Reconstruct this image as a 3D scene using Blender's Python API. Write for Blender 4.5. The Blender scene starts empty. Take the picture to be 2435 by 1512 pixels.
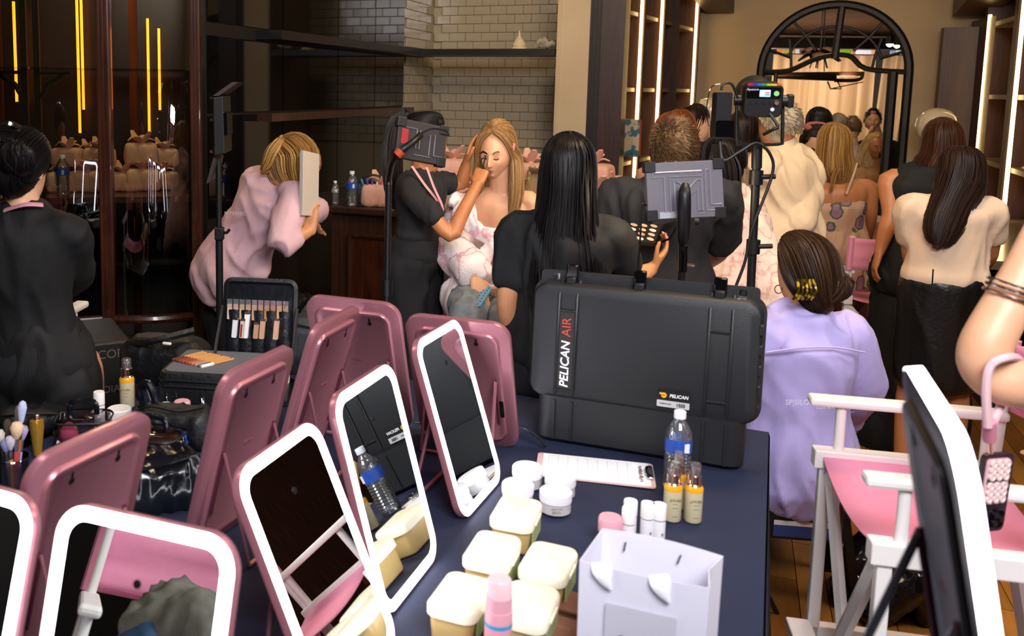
import bpy, bmesh, math, random
import numpy as np
from mathutils import Vector, Matrix, noise, Quaternion
V = Vector
random.seed(7)
D = bpy.data
SC = bpy.context.scene
COL = SC.collection
# ------------------------------------------------------------------ camera
FPX, CZ, RHO, PX, PY, PITCH = 2210.0, 1.75, 0.0117, 856.0, 486.0, 0.1247
_f = V((0, math.cos(PITCH), -math.sin(PITCH)))
_u0 = V((0, math.sin(PITCH), math.cos(PITCH)))
_r = V((1, 0, 0)) * math.cos(RHO) + _u0 * math.sin(RHO)
_u = _u0 * math.cos(RHO) - V((1, 0, 0)) * math.sin(RHO)
cd = D.cameras.new('camera'); cam = D.objects.new('camera', cd); COL.objects.link(cam)
cam.matrix_world = Matrix.Translation((0, 0, CZ)) @ Matrix((_r, _u, -_f)).transposed().to_4x4()
cd.sensor_width = 36; cd.lens = FPX / 2435 * 36
cd.shift_x = (1217.5 - PX) / 2435; cd.shift_y = -(756 - PY) / 2435
cd.clip_start = 0.05; cd.clip_end = 60
cd.dof.use_dof = True; cd.dof.focus_distance = 3.9; cd.dof.aperture_fstop = 4.5
SC.camera = cam
SC.view_settings.view_transform = 'Standard'; SC.view_settings.look = 'None'
SC.view_settings.gamma = 1; SC.view_settings.exposure = 0.35
# ------------------------------------------------------------------ world and large lights
w = D.worlds.new('world'); SC.world = w; w.use_nodes = True
w.node_tree.nodes['Background'].inputs[0].default_value = (1.0, .82, .64, 1)
w.node_tree.nodes['Background'].inputs[1].default_value = .03
def area(name, loc, target, size, power, col, sy=None):
    l = D.lights.new(name, 'AREA'); l.energy = power; l.color = col; l.size = size
    if sy: l.shape = 'RECTANGLE'; l.size_y = sy
    o = D.objects.new(name, l); COL.objects.link(o); o.location = loc
    o.rotation_euler = (V(target) - V(loc)).to_track_quat('-Z', 'Y').to_euler(); return o
WARM = (1.0, .74, .46); NEUT = (.96, .95, 1.0)
area('camera_side_fill', (.7, -.1, 3.3), (.9, 2.6, .7), 1.6, 210, NEUT)  # added overhead light, stands in for window daylight from the camera side
area('ceiling_lamp_left', (-1.5, 2.2, 3.3), (-.5, 3.4, .8), .8, 15, (1, .86, .72))
area('right_side_fill', (2.9, 2.0, 3.32), (2.1, 2.9, 0), .9, 42, (1, .93, .86))  # added fill to brighten the right front, in place of window light
area('ceiling_lamp_middle', (1.5, 3.2, 3.32), (1.5, 4.6, .9), .9, 62, WARM)
area('ceiling_lamp_niche', (.7, 5.6, 3.3), (.9, 7.3, 1.4), .5, 13, WARM)
area('ceiling_lamp_far', (3.4, 6.3, 3.32), (3.9, 7.6, 1.2), 1.0, 20, WARM)
area('far_ceiling_fill', (5.3, 10.6, 1.9), (5.4, 10.8, 3.0), .5, 9, WARM)  # added upward fill for the dark far ceiling, no such fixture
area('cabinet_fill', (-1.15, 4.78, 2.75), (-1.15, 4.8, 1.2), .3, 20, WARM, .1)  # added fill to brighten the gifts inside the cabinet
area('far_room_ceiling_lamp', (4.6, 9.55, 2.6), (4.9, 9.9, 1.4), .3, 7, WARM)
area('street_daylight', (5.6, 13.2, 2.2), (5.2, 9, 1.4), 3.0, 60, (1, .86, .72), 2.2)
# ------------------------------------------------------------------ helpers
def A(u, v, y):
    d = _f + _r * ((u - PX) / FPX) + _u * ((PY - v) / FPX)
    return V((0, 0, CZ)) + d * (y / d.y)
def Z(u, v, z):
    d = _f + _r * ((u - PX) / FPX) + _u * ((PY - v) / FPX)
    return V((0, 0, CZ)) + d * ((z - CZ) / d.z)
def L(h):
    h = h.lstrip('#'); c = [int(h[i:i+2], 16) / 255 for i in (0, 2, 4)]
    return tuple(x / 12.92 if x <= .04045 else ((x + .055) / 1.055) ** 2.4 for x in c) + (1,)
MATS = {}
BAKE = D.scenes.new('bake')          # scratch scene to evaluate modifiers cheaply; removed at the end
def bake(o):
    BAKE.collection.objects.link(o); vl = BAKE.view_layers[0]; vl.update()
    me = D.meshes.new_from_object(o.evaluated_get(vl.depsgraph), depsgraph=vl.depsgraph); D.objects.remove(o); return me
def M(name, col, rough=.5, metal=0, var=None, vs=20, bump=0, bs=200, sheen=0, emit=0, ecol=None, trans=0, ior=1.45, coat=0, stretch=None, alpha=1, sss=0, vmin=.35, vmax=.65, line=0):
    if name in MATS: return MATS[name]
    m = D.materials.new(name); m.use_nodes = True; MATS[name] = m
    nt = m.node_tree; b = nt.nodes['Principled BSDF']; I = b.inputs
    c = L(col) if isinstance(col, str) else col
    I['Base Color'].default_value = c; I['Roughness'].default_value = rough; I['Metallic'].default_value = metal
    I['IOR'].default_value = ior; I['Transmission Weight'].default_value = trans; I['Coat Weight'].default_value = coat
    I['Sheen Weight'].default_value = sheen; I['Alpha'].default_value = alpha
    if sss: I['Subsurface Weight'].default_value = sss; I['Subsurface Radius'].default_value = (.6, .25, .12); I['Subsurface Scale'].default_value = .02
    if emit: I['Emission Color'].default_value = L(ecol) if ecol else c; I['Emission Strength'].default_value = emit
    tc = None
    if var or bump:
        tc = nt.nodes.new('ShaderNodeTexCoord'); src = tc.outputs['Object']
        if stretch:
            mp = nt.nodes.new('ShaderNodeMapping'); mp.inputs['Scale'].default_value = stretch
            nt.links.new(src, mp.inputs[0]); src = mp.outputs[0]
    if var:
        n = nt.nodes.new('ShaderNodeTexNoise'); n.inputs['Scale'].default_value = vs; n.inputs['Detail'].default_value = 4
        nt.links.new(src, n.inputs[0]); r = nt.nodes.new('ShaderNodeValToRGB')
        r.color_ramp.elements[0].color = c; r.color_ramp.elements[0].position = vmin
        r.color_ramp.elements[1].color = L(var); r.color_ramp.elements[1].position = vmax
        if line:
            r.color_ramp.elements[0].position = .5-line*2.2; r.color_ramp.elements[1].position = .5; q = r.color_ramp.elements.new(.5+line*2.2); q.color = c
        nt.links.new(n.outputs[0], r.inputs[0]); nt.links.new(r.outputs[0], I['Base Color'])
    if bump:
        n = nt.nodes.new('ShaderNodeTexNoise'); n.inputs['Scale'].default_value = bs; n.inputs['Detail'].default_value = 3
        nt.links.new(src, n.inputs[0]); bn = nt.nodes.new('ShaderNodeBump'); bn.inputs['Strength'].default_value = bump; bn.inputs['Distance'].default_value = .01
        nt.links.new(n.outputs[0], bn.inputs['Height']); nt.links.new(bn.outputs[0], I['Normal'])
    return m
def glassmat(name, tint, refl=.12, rough=.02, haze=0):
    if name in MATS: return MATS[name]
    m = D.materials.new(name); m.use_nodes = True; MATS[name] = m; nt = m.node_tree; nt.nodes.clear()
    o = nt.nodes.new('ShaderNodeOutputMaterial'); mx = nt.nodes.new('ShaderNodeMixShader')
    t = nt.nodes.new('ShaderNodeBsdfTransparent'); t.inputs[0].default_value = L(tint)
    g = nt.nodes.new('ShaderNodeBsdfGlossy'); g.inputs['Roughness'].default_value = rough
    fr = nt.nodes.new('ShaderNodeFresnel'); fr.inputs[0].default_value = 1.45
    ad = nt.nodes.new('ShaderNodeMath'); ad.operation = 'ADD'; ad.inputs[1].default_value = refl
    nt.links.new(fr.outputs[0], ad.inputs[0]); nt.links.new(ad.outputs[0], mx.inputs[0])
    tb = t.outputs[0]
    if haze:
        m2 = nt.nodes.new('ShaderNodeMixShader'); m2.inputs[0].default_value = haze; df_ = nt.nodes.new('ShaderNodeBsdfDiffuse'); df_.inputs[0].default_value = (.85, .9, .95, 1)
        nt.links.new(tb, m2.inputs[1]); nt.links.new(df_.outputs[0], m2.inputs[2]); tb = m2.outputs[0]
    nt.links.new(tb, mx.inputs[1]); nt.links.new(g.outputs[0], mx.inputs[2]); nt.links.new(mx.outputs[0], o.inputs[0]); return m
def catmull(P, sub):
    if sub <= 1: return list(P)
    out = []; n = len(P)
    for i in range(n - 1):
        p0 = P[max(i-1, 0)]; p1 = P[i]; p2 = P[i+1]; p3 = P[min(i+2, n-1)]
        for k in range(sub):
            t = k / sub
            out.append([.5 * ((2*b) + (-a + c)*t + (2*a - 5*b + 4*c - d)*t*t + (-a + 3*b - 3*c + d)*t**3) for a, b, c, d in zip(p0, p1, p2, p3)])
    out.append(list(P[-1])); return out
def rr(w_, h, r, n=5):
    out = []
    for cx, cy, a0 in ((w_/2-r, h/2-r, 0), (-w_/2+r, h/2-r, 90), (-w_/2+r, -h/2+r, 180), (w_/2-r, -h/2+r, 270)):
        for k in range(n + 1):
            a = math.radians(a0 + 90*k/n); out.append((cx + r*math.cos(a), cy + r*math.sin(a)))
    return out
class G:
    def __init__(s): s.v = []; s.f = []
    def add(s, vs, fs, mt=None):
        o = len(s.v); s.v += [mt @ V(p) if mt else V(p) for p in vs]; s.f += [tuple(i + o for i in f) for f in fs]; return s
    def box(s, c, d, mt=None):
        x, y, z = d[0]/2, d[1]/2, d[2]/2; c = V(c)
        vs = [c + V((i*x, j*y, k*z)) for i in (-1, 1) for j in (-1, 1) for k in (-1, 1)]
        return s.add(vs, [(0,1,3,2), (4,6,7,5), (0,4,5,1), (2,3,7,6), (0,2,6,4), (1,5,7,3)], mt)
    def quadbox(s, p, th):            # 4 corners + thickness vector
        p = [V(q) for q in p]; t = V(th); vs = p + [q + t for q in p]
        return s.add(vs, [(3,2,1,0), (4,5,6,7), (0,1,5,4), (1,2,6,5), (2,3,7,6), (3,0,4,7)])
    def stack(s, outl, mt=None, cap=(1, 1)):
        n = len(outl[0]); vs = [p for o in outl for p in o]; fs = []
        for i in range(len(outl) - 1):
            for k in range(n): fs.append((i*n+k, i*n+(k+1) % n, (i+1)*n+(k+1) % n, (i+1)*n+k))
        if cap[0]: fs.append(tuple(range(n-1, -1, -1)))
        if cap[1]: fs.append(tuple(range((len(outl)-1)*n, len(outl)*n)))
        return s.add(vs, fs, mt)
    def slab(s, w_, h, r, layers, mt=None, n=5, axis='y', cap=(1, 1)):   # rounded rect; layers (depth, inset)
        out = []
        for d, ins in layers:
            o = rr(w_-2*ins, h-2*ins, max(r-ins, .0005), n)
            out.append([(x, d, z) if axis == 'y' else (x, z, d) for x, z in o])
        return s.stack(out, mt, cap)
    def lathe(s, prof, mt=None, n=20, cap=(1, 1)):
        return s.stack([[(r*math.cos(2*math.pi*k/n), r*math.sin(2*math.pi*k/n), z) for k in range(n)] for r, z in prof], mt, cap)
    def tube(s, pts, r, n=6, sub=1, mt=None, flat=1.0):
        P = [list(V(p)) + [(r[i] if isinstance(r, (list, tuple)) else r)] for i, p in enumerate(pts)]
        P = catmull(P, sub); C = [V(p[:3]) for p in P]; out = []; prev = None
        for i, c in enumerate(C):
            t = (C[min(i+1, len(C)-1)] - C[max(i-1, 0)]);
            if t.length < 1e-9: t = V((0, 0, 1))
            t.normalize()
            if prev is None:
                prev = t.orthogonal().normalized()
            side = prev - t * prev.dot(t)
            if side.length < 1e-6: side = t.orthogonal()
            side.normalize(); prev = side; up = t.cross(side)
            out.append([c + (side*math.cos(2*math.pi*k/n) + up*math.sin(2*math.pi*k/n)*flat) * P[i][3] for k in range(n)])
        return s.stack(out, mt)
    def loft(s, rings, n=14, sub=3, caps=True):
        s.stack([[c + sd*(a*math.cos(2*math.pi*k/n)) + f*(b*math.sin(2*math.pi*k/n)) for k in range(n)] for c, a, b, sd, f in frames(rings, sub, caps)]); return s
    def mesh(s, name='m'):
        me = D.meshes.new(name); me.from_pydata([tuple(p) for p in s.v], [], s.f); return me
    def obj(s, name, mat, parent=None, smooth=True, bev=0, angle=40, **kw):
        me = s.mesh(name); return mkobj(name, me, mat, parent, smooth, bev, angle, **kw)
def frames(rings, sub, caps=True):
    P = [list(V(r[0])) + [r[1], r[2]] + list(V(r[3])) for r in rings]
    if caps:
        for e in (0, -1):
            q = P[e]; nb = P[1 if e == 0 else -2]; t = (V(q[:3]) - V(nb[:3])).normalized(); m = min(q[3], q[4])
            for fr, sc in ((.35, .85), (.5, .45)):
                c = V(q[:3]) + t*m*fr*1.2; nw = list(c) + [q[3]*sc, q[4]*sc] + q[5:]
                P = [nw] + P if e == 0 else P + [nw]
    P = catmull(P, sub); C = [V(p[:3]) for p in P]; out = []
    for i, c in enumerate(C):
        t = (C[min(i+1, len(C)-1)] - C[max(i-1, 0)]).normalized(); sd = V(P[i][5:8]); sd = (sd - t*sd.dot(t)).normalized()
        out.append((c, max(P[i][3], .001), max(P[i][4], .001), sd, t.cross(sd)))
    return out
def mkobj(name, me, mat, parent=None, smooth=True, bev=0, angle=40, label=None, cat=None, group=None, kind=None):
    o = D.objects.new(name, me); COL.objects.link(o)
    if mat and not me.materials: me.materials.append(mat)
    if smooth:
        me.polygons.foreach_set('use_smooth', [True]*len(me.polygons))
        try: me.set_sharp_from_angle(angle=math.radians(angle))
        except Exception: pass
    if bev:
        b = o.modifiers.new('bevel', 'BEVEL'); b.width = bev; b.segments = 2; b.limit_method = 'ANGLE'; b.angle_limit = math.radians(40)
    if parent: o.parent = parent
    tag(o, label, cat, group, kind); return o
def tag(o, label=None, cat=None, group=None, kind=None):
    if label: o['label'] = label
    if cat: o['category'] = cat
    if group: o['group'] = group
    if kind: o['kind'] = kind
    return o
def thing(name, label, cat, mt=None, group=None):
    o = D.objects.new(name, None); COL.objects.link(o); o.empty_display_size = .1
    if mt is not None: o.matrix_world = mt if isinstance(mt, Matrix) else Matrix.Translation(mt)
    return tag(o, label, cat, group)
def dup(root, mt, label=None):
    r = root.copy(); COL.objects.link(r); r.matrix_world = mt
    if label: r['label'] = label
    for ch in root.children:
        c = ch.copy(); COL.objects.link(c); c.parent = r
        for g in ch.children:
            d = g.copy(); COL.objects.link(d); d.parent = c
    return r
def struct(name, g, mat, **k): return g.obj(name, mat, smooth=False, kind='structure', **k)
def TM(loc, rz=0, sc=1): return Matrix.Translation(V(loc)) @ Matrix.Rotation(rz, 4, 'Z') @ Matrix.Scale(sc, 4)
def text(name, s, size, mat, parent, mt, ext=.0004, shear=0, align='CENTER', offset=0, space=1):
    c = D.curves.new(name, 'FONT'); c.body = s; c.size = size; c.extrude = ext; c.align_x = align; c.align_y = 'CENTER'; c.shear = shear; c.offset = offset; c.space_character = space
    me = bake(D.objects.new(name, c))
    me.transform(mt); me.materials.clear(); return mkobj(name, me, mat, parent, smooth=False)
def remesh(g, vox, sm=2, fold=0, fs=9, stretch=(1, 1, .45), name='m', seed=0.0):
    me = g.mesh('tmp'); o = D.objects.new('tmp', me)
    md = o.modifiers.new('r', 'REMESH'); md.mode = 'VOXEL'; md.voxel_size = vox
    if sm:
        s2 = o.modifiers.new('s', 'SMOOTH'); s2.factor = .5; s2.iterations = sm*2
    out = bake(o); D.meshes.remove(me)
    out.name = name
    if fold:
        n_ = len(out.vertices); co = np.empty(n_*3, 'f'); no = np.empty(n_*3, 'f'); out.vertices.foreach_get('co', co); out.vertices.foreach_get('normal', no)
        am = np.empty(n_, 'f'); q3 = (co.reshape(-1, 3)*np.array(stretch, 'f')*fs + np.array((seed, seed*2, 0), 'f')).tolist()
        for i, q in enumerate(q3):
            x, y, z = q; w_ = noise.noise(V((x*.5+3, y*.5, z*.5)))*1.1; am_ = .35*noise.noise(V((x*.6, y*.6, z*.6)))
            for c_, s_, o_ in ((.83, .56, 0), (.9, -.43, 17)):
                mk = noise.noise(V((x*.42+o_, y*.42, z*.42+o_))); mk = min(1, max(0, mk*2.2+.45)); n_1 = noise.noise(V(((x*c_+z*s_)*1.5+w_, y*1.2+o_, (z*c_-x*s_)*.38))); rg = 1 - abs(n_1)*3.2; am_ += mk*(rg if rg > 0 else rg*.25)
            am[i] = fold*am_*1.35
        co += (no.reshape(-1, 3)*am[:, None]).reshape(-1); out.vertices.foreach_set('co', co); out.update()
    return out
# ------------------------------------------------------------------ materials
m_wood = M('dark_wood', '#2c1a12', .35, var='#3d2417', vs=3, stretch=(14, 14, 1.2), bump=.08, bs=30, coat=.3)
m_wood2 = M('walnut', '#3a2018', .4, var='#27140e', vs=4, stretch=(20, 20, 1), bump=.12, bs=40)
m_mahog = M('mahogany', '#4a2313', .3, var='#2f150b', vs=3, stretch=(12, 12, 1), coat=.4)
m_cream = M('cream_paint', '#c9b494', .6, var='#bfa988', vs=2)
m_wall = M('wall_paint', '#ab9678', .8, var='#9f8a6c', vs=1.5, bump=.03, bs=120)
m_dark = M('dark_paint', '#15110e', .5)
m_tile = M('glazed_tile', '#b3a791', .13, var='#ada18a', vs=4)
m_grout = M('grout', '#b3a68c', .9)
m_blackglass = M('black_glass', '#060505', .04, ior=1.38)
m_led = M('led_warm', '#ffe0a0', .5, emit=9, ecol='#ffd28a')
m_amber = M('led_amber', '#ffb050', .5, emit=4.5, ecol='#ff8418')
m_black = M('black_plastic', '#0e0e10', .45)
m_blackgloss = M('black_gloss', '#08080a', .12)
m_iron = M('iron', '#1a1d1b', .5, .6)
m_chrome = M('chrome', '#d8d4d0', .12, 1)
m_gold = M('rose_metal', '#e2bfae', .22, 1)
m_glass = glassmat('clear_glass', '#eef4f0', .04)
m_cabglass = glassmat('cabinet_glass', '#c9c2b4', .10, .01)
m_shelfglass = glassmat('shelf_glass', '#cfe0d4', .12, .03)
m_white = M('white_paint', '#ece9e6', .45)
# ------------------------------------------------------------------ room
ax = math.radians(22); aV = V((math.sin(ax), math.cos(ax), 0)); rV = V((math.cos(ax), -math.sin(ax), 0)); UP = V((0, 0, 1))
L1 = V((.325, 7.4, 0)); CEIL = 3.4
def vwall(g, p, q, z0, z1, th):           # vertical slab p->q, thickness vector
    p, q = V((p[0], p[1], 0)), V((q[0], q[1], 0))
    return g.quadbox([p + UP*z0, q + UP*z0, q + UP*z1, p + UP*z1], th)
m_floor = M('floor_base', '#3a2212', .5)
fl = struct('floor', G().box((1.5, 4.5, -.03), (11.5, 16.5, .06)), m_floor)
fnt = D.materials.new('oak_plank'); fnt.use_nodes = True; MATS['oak_plank'] = fnt
nt = fnt.node_tree; b = nt.nodes['Principled BSDF']; b.inputs['Roughness'].default_value = .38
oi = nt.nodes.new('ShaderNodeObjectInfo'); rp = nt.nodes.new('ShaderNodeValToRGB')
rp.color_ramp.elements[0].color = L('#8a5420'); rp.color_ramp.elements[1].color = L('#cf8c3e')
tcn = nt.nodes.new('ShaderNodeTexCoord'); mp = nt.nodes.new('ShaderNodeMapping'); mp.inputs['Scale'].default_value = (26, 2.5, 10)
nz = nt.nodes.new('ShaderNodeTexNoise'); nz.inputs['Scale'].default_value = 3; nz.inputs['Detail'].default_value = 6
mixn = nt.nodes.new('ShaderNodeMixRGB'); mixn.blend_type = 'MULTIPLY'; mixn.inputs[0].default_value = .55
add = nt.nodes.new('ShaderNodeVectorMath'); add.operation = 'ADD'
nt.links.new(oi.outputs['Random'], rp.inputs[0]); nt.links.new(tcn.outputs['Object'], mp.inputs[0]); nt.links.new(mp.outputs[0], add.inputs[0]); nt.links.new(oi.outputs['Location'], add.inputs[1])
nt.links.new(add.outputs[0], nz.inputs[0]); nt.links.new(rp.outputs[0], mixn.inputs[1]); nt.links.new(nz.outputs[0], mixn.inputs[2]); nt.links.new(mixn.outputs[0], b.inputs['Base Color'])
plank_me = G().box((0, 0, .004), (.094, .696, .012)).mesh('plank'); plank_me.materials.append(fnt)
rz = -ax + .05
for i in range(-2, 27):
    off = (i*.31) % .7
    for j in range(-1, 5):
        p = V((1.15, 2.2, 0)) + rV*(i*.097) + aV*(j*.7 + off)
        if p.y < 1.7 or p.y > 5.4: continue
        o = D.objects.new('plank', plank_me); COL.objects.link(o); o.matrix_world = TM(p, -ax); o.parent = fl
struct('ceiling', G().box((1.5, 3.1, CEIL + .05), (11.5, 13.0, .1)), M('ceiling_paint', '#8a765c', .9))
struct('wall_rear', G().box((1.5, -3.1, 1.7), (9, .1, 3.4)), m_wall)
struct('wall_side', G().box((-3.05, 2.5, 1.7), (.1, 11, 3.4)), m_dark)
struct('wall_right', G().box((5.95, 2.5, 1.7), (.1, 11.3, 3.4)), m_wood2)
# no window is built behind the camera; an added overhead light replaces its daylight
# left wall: black glass panels
Lw = L1 - aV*2.94
g = G(); vwall(g, L1, Lw, 0, CEIL, -rV*.12); wl = struct('wall_left', g, m_dark)
for k, (t0, t1) in enumerate(((0, .62), (.63, 1.3), (1.31, 2.1), (2.11, 2.93))):
    for (z0, z1) in ((1.08, 1.60), (1.615, 2.0), (2.07, CEIL - .02)):
        g = G(); vwall(g, L1 - aV*t0, L1 - aV*t1, z0, z1, rV*.008); g.obj('glass_panel', m_blackglass, wl, smooth=False)
NC = L1 + aV*.794                       # niche inner corner
g = G(); vwall(g, L1 - rV*.1, NC + aV*.1 - rV*.1, 0, CEIL, rV*.09); wr = struct('wall_niche_side', g, m_grout)
g = G(); vwall(g, NC + aV*.02 - rV*.1, NC + aV*.02 + rV*1.4, 0, CEIL, aV*.1); wb = struct('wall_back', g, m_grout)
PW, PH = .14, .0735
tile = G().slab(PW-.0035, PH-.0035, .003, [(-.015, 0), (-.0185, .0), (-.020, .0022)], n=1).mesh('tile'); tile.materials.append(m_tile)
def tiles(parent, o0, dirv, outv, n, rows, z0, sh):
    R = Matrix((dirv, -outv, UP)).transposed().to_4x4()
    for j in range(rows):
        for i in range(n):
            o = D.objects.new('tile', tile); COL.objects.link(o)
            p = o0 + dirv*((i + .5 + (.5 if j % 2 else 0))*PW - sh) + UP*(z0 + (j + .5)*PH) + outv*random.uniform(-.001, .001)
            rot = Matrix.Rotation(random.gauss(0, .004), 4, 'X') @ Matrix.Rotation(random.gauss(0, .004), 4, 'Z')
            o.matrix_world = Matrix.Translation(p) @ R @ rot; o.parent = parent
tiles(wb, NC + aV*.012, rV, -aV, 9, 18, 1.27, 0)
tiles(wr, L1 - rV*.018, aV, rV, 5, 18, 1.27, 0)
def AP(u, v, o, n):                       # pixel ray hit with a vertical plane
    d = _f + _r*((u-PX)/FPX) + _u*((PY-v)/FPX); c = V((0, 0, CZ)); return c + d*((V(o)-c).dot(n)/d.dot(n))
# trims: pillar and dark pilaster
def onfront(u): return AP(u, 200, L1, aV)
pa, pb, pc = onfront(1320), onfront(1397), onfront(1480)
g = G(); vwall(g, pa, pb, 0, CEIL, aV*.9); tr = struct('trim_1', g, m_cream)
g = G(); vwall(g, pa + rV*.012 - aV*.006, pa + rV*.03 - aV*.006, 0, CEIL, aV*.01); g.obj('bead', m_cream, tr, smooth=False)
g = G(); vwall(g, pb, pc, 0, CEIL, aV*.3); t2 = struct('trim_2', g, m_wood2)
for k in range(3):
    g = G(); q = pb + rV*(.012 + k*.027); vwall(g, q - aV*.012, q + rV*.016 - aV*.012, 0, CEIL, aV*.02); g.obj('flute', m_dark, t2, smooth=False)
# long black shelf of the niche and wall
zt, zb = A(953, 117, 7.4).z, A(953, 132, 7.4).z
g = G(); p0 = L1 - aV*2.42
g.add([p0 + rV*.16, L1 + rV*.16 - aV*.04, pa - aV*.0 - rV*.01, pa + aV*.42 - rV*.01, L1 + aV*.42, p0], [])
n6 = [V((p.x, p.y, 0)) for p in g.v]; g = G(); g.stack([[p + UP*zb for p in n6], [p + UP*zt for p in n6]])
g.obj('wall_shelf', M('shelf_black', '#120e0b', .35), smooth=False, label='long black shelf across the tiled niche and the black glass wall', cat='shelf')
# lower ledge rail on black wall
g = G(); g.quadbox([p0 + UP*1.56, L1 + UP*1.56, L1 + UP*1.605, p0 + UP*1.605], rV*.1); g.obj('ledge_rail', m_wood, smooth=False, label='dark wooden ledge running along the black glass wall', cat='shelf')
# cone lid and crumpled cloth on shelf
pc_ = AP(1234, 118, L1 + aV*.12, aV); c0 = V((pc_.x, pc_.y, zt))
t = thing('ceramic_lid', 'cream ceramic cone-shaped lid standing on the black shelf', 'ceramic lid', c0)
m_ivory = M('ivory_ceramic', '#d8c7a0', .35)
G().lathe([(.062, 0), (.063, .012), (.052, .02), (.056, .03), (.05, .045), (.03, .075), (.012, .098), (.008, .12), (.004, .142), (.001, .145)], n=24).obj('cone', m_ivory, t)
G().lathe([(.066, 0), (.066, .008), (.06, .012)], n=24).obj('rim', m_ivory, t)
g = G(); pc_ = AP(1298, 118, L1 + aV*.1, aV); c0 = V((pc_.x, pc_.y, zt))
for k in range(7):
    x = random.uniform(-.05, .05); g.tube([c0 + V((x-.03, 0, .015)), c0 + V((x, random.uniform(-.03, .03), random.uniform(.03, .07))), c0 + V((x+.03, 0, .015))], [.014, .022, .012], 8, 3)
mkobj('crumpled_cloth', remesh(g, .006, 1, .003, 60), M('cloth_grey', '#a79a88', .9), label='crumpled grey cloth beside the cream cone lid on the shelf', cat='cloth')
# ------------------------------------------------------------------ far wall with the arch
W0 = V((3.35, 9.2, 0)); wd = V((math.cos(math.radians(25)), -math.sin(math.radians(25)), 0)); wn = V((wd.y, -wd.x, 0))*-1   # wn away from camera
if wn.y < 0: wn = -wn
s0, s1, zs = .478, 1.783, 1.95; cs, R0 = (s0+s1)/2, (s1-s0)/2; NA = 28
front = []
arc = [(cs + R0*math.cos(math.pi*k/NA), zs + R0*math.sin(math.pi*k/NA)) for k in range(NA+1)]
def wp(s, z, d=0): return W0 + wd*s + UP*z + wn*d
g = G(); vs = []; fs = []
for d in (0, .16):
    o = len(vs)
    ring = [(-.6, 0), (s0, 0), (s0, zs)] + [(cs - R0*math.cos(math.pi*k/NA), zs + R0*math.sin(math.pi*k/NA)) for k in range(1, NA)] + [(s1, zs), (s1, 0), (2.75, 0), (2.75, CEIL), (-.6, CEIL)]
    vs += [wp(s, z, d) for s, z in ring]; n = len(ring)
    fs.append(tuple(range(o, o+n)) if d else tuple(range(o+n-1, o-1, -1)))
for k in range(n): fs.append((k, (k+1) % n, n + (k+1) % n, n+k))
g.add(vs, fs); struct('wall_far', g, m_wall)
m_archfr = M('arch_black', '#15100c', .5)
wn1 = thing('window_1', None, None); wn1['kind'] = 'structure'
def bar(pts, r, name, par, mat=m_archfr, sub=1, n=8): return G().tube(pts, r, n, sub).obj(name, mat, par)
RF = R0 - .035
bar([wp(s0+.035, 0, .05), wp(s0+.035, zs, .05)] + [wp(cs - RF*math.cos(math.pi*k/24), zs + RF*math.sin(math.pi*k/24), .05) for k in range(1, 24)] + [wp(s1-.035, zs, .05), wp(s1-.035, 0, .05)], .042, 'arch_frame', wn1)
RI = R0*.62
bar([wp(cs - RI*math.cos(math.pi*k/20)*1.0, zs+.02 + RI*.98*math.sin(math.pi*k/20), .05) for k in range(2, 19)], .014, 'inner_arch_bar', wn1)
for ang, r0_, r1_ in ((50, .25, RF), (128, .25, RF), (18, .6*R0, RF), (160, .6*R0, RF)):
    c_, s_ = math.cos(math.radians(ang)), math.sin(math.radians(ang))
    bar([wp(cs + r0_*c_, zs + r0_*s_, .05), wp(cs + (r0_+r1_)/2*c_ + .02*s_, zs + (r0_+r1_)/2*s_, .05), wp(cs + r1_*c_, zs + r1_*s_, .05)], .014, 'radial_bar', wn1, sub=3)
bar([wp(cs+.01, zs+.12, .05), wp(cs+.04, zs+RF, .05)], .035, 'centre_bar', wn1)
bar([wp(s0+.05, zs, .05), wp(s0+.28, zs+.01, .05), wp(cs-.12, zs+.13, .05), wp(cs+.12, zs+.15, .05), wp(s1-.38, zs+.03, .05), wp(s1-.05, zs, .05)], .024, 'transom_bar', wn1, sub=4)
for s_ in (s0+.17, s1-.16):
    bar([wp(s_, 0, .05), wp(s_, zs, .05)], .02 if s_ < cs else .045, 'jamb_bar', wn1)
for sx, dx in ((s0+.30, .03), (s1-.33, -.06)):
    bar([wp(sx, zs+.02, .05), wp(sx-dx*.3, zs+.15, .05), wp(sx-dx, zs+.3, .05)], .013, 'scroll_bar', wn1, sub=3)
# far room
FX0, FX1 = 2.9, 8.2
FY = 12.4
struct('wall_street', G().box(((FX0+FX1)/2+.3, FY+.35, 2.9), (6.4, .1, 1.2)), m_dark)
struct('wall_far_left', G().quadbox([V((3.7, 9.5, 0)), V((5.0, 12.6, 0)), V((5.0, 12.6, 3.1)), V((3.7, 9.5, 3.1))], (-.1, 0, 0)), m_wood)
struct('ceiling_far', G().quadbox([V((2.9, 9.35, 2.74)), V((8.2, 9.35, 2.74)), V((8.2, 12.75, 2.44)), V((2.9, 12.75, 2.44))], UP*.05), M('far_ceiling', '#8d6f62', .9, var='#6d5248', vs=1.2))
cm = D.materials.new('sheer_curtain'); cm.use_nodes = True; nt = cm.node_tree; nt.nodes.clear()
o_ = nt.nodes.new('ShaderNodeOutputMaterial'); mx = nt.nodes.new('ShaderNodeMixShader'); df = nt.nodes.new('ShaderNodeBsdfDiffuse'); tl = nt.nodes.new('ShaderNodeBsdfTranslucent')
df.inputs[0].default_value = L('#cdb391'); tl.inputs[0].default_value = L('#e2bd92'); mx.inputs[0].default_value = .6
nt.links.new(df.outputs[0], mx.inputs[1]); nt.links.new(tl.outputs[0], mx.inputs[2]); nt.links.new(mx.outputs[0], o_.inputs[0])
zc = A(2000, 131, FY).z
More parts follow.
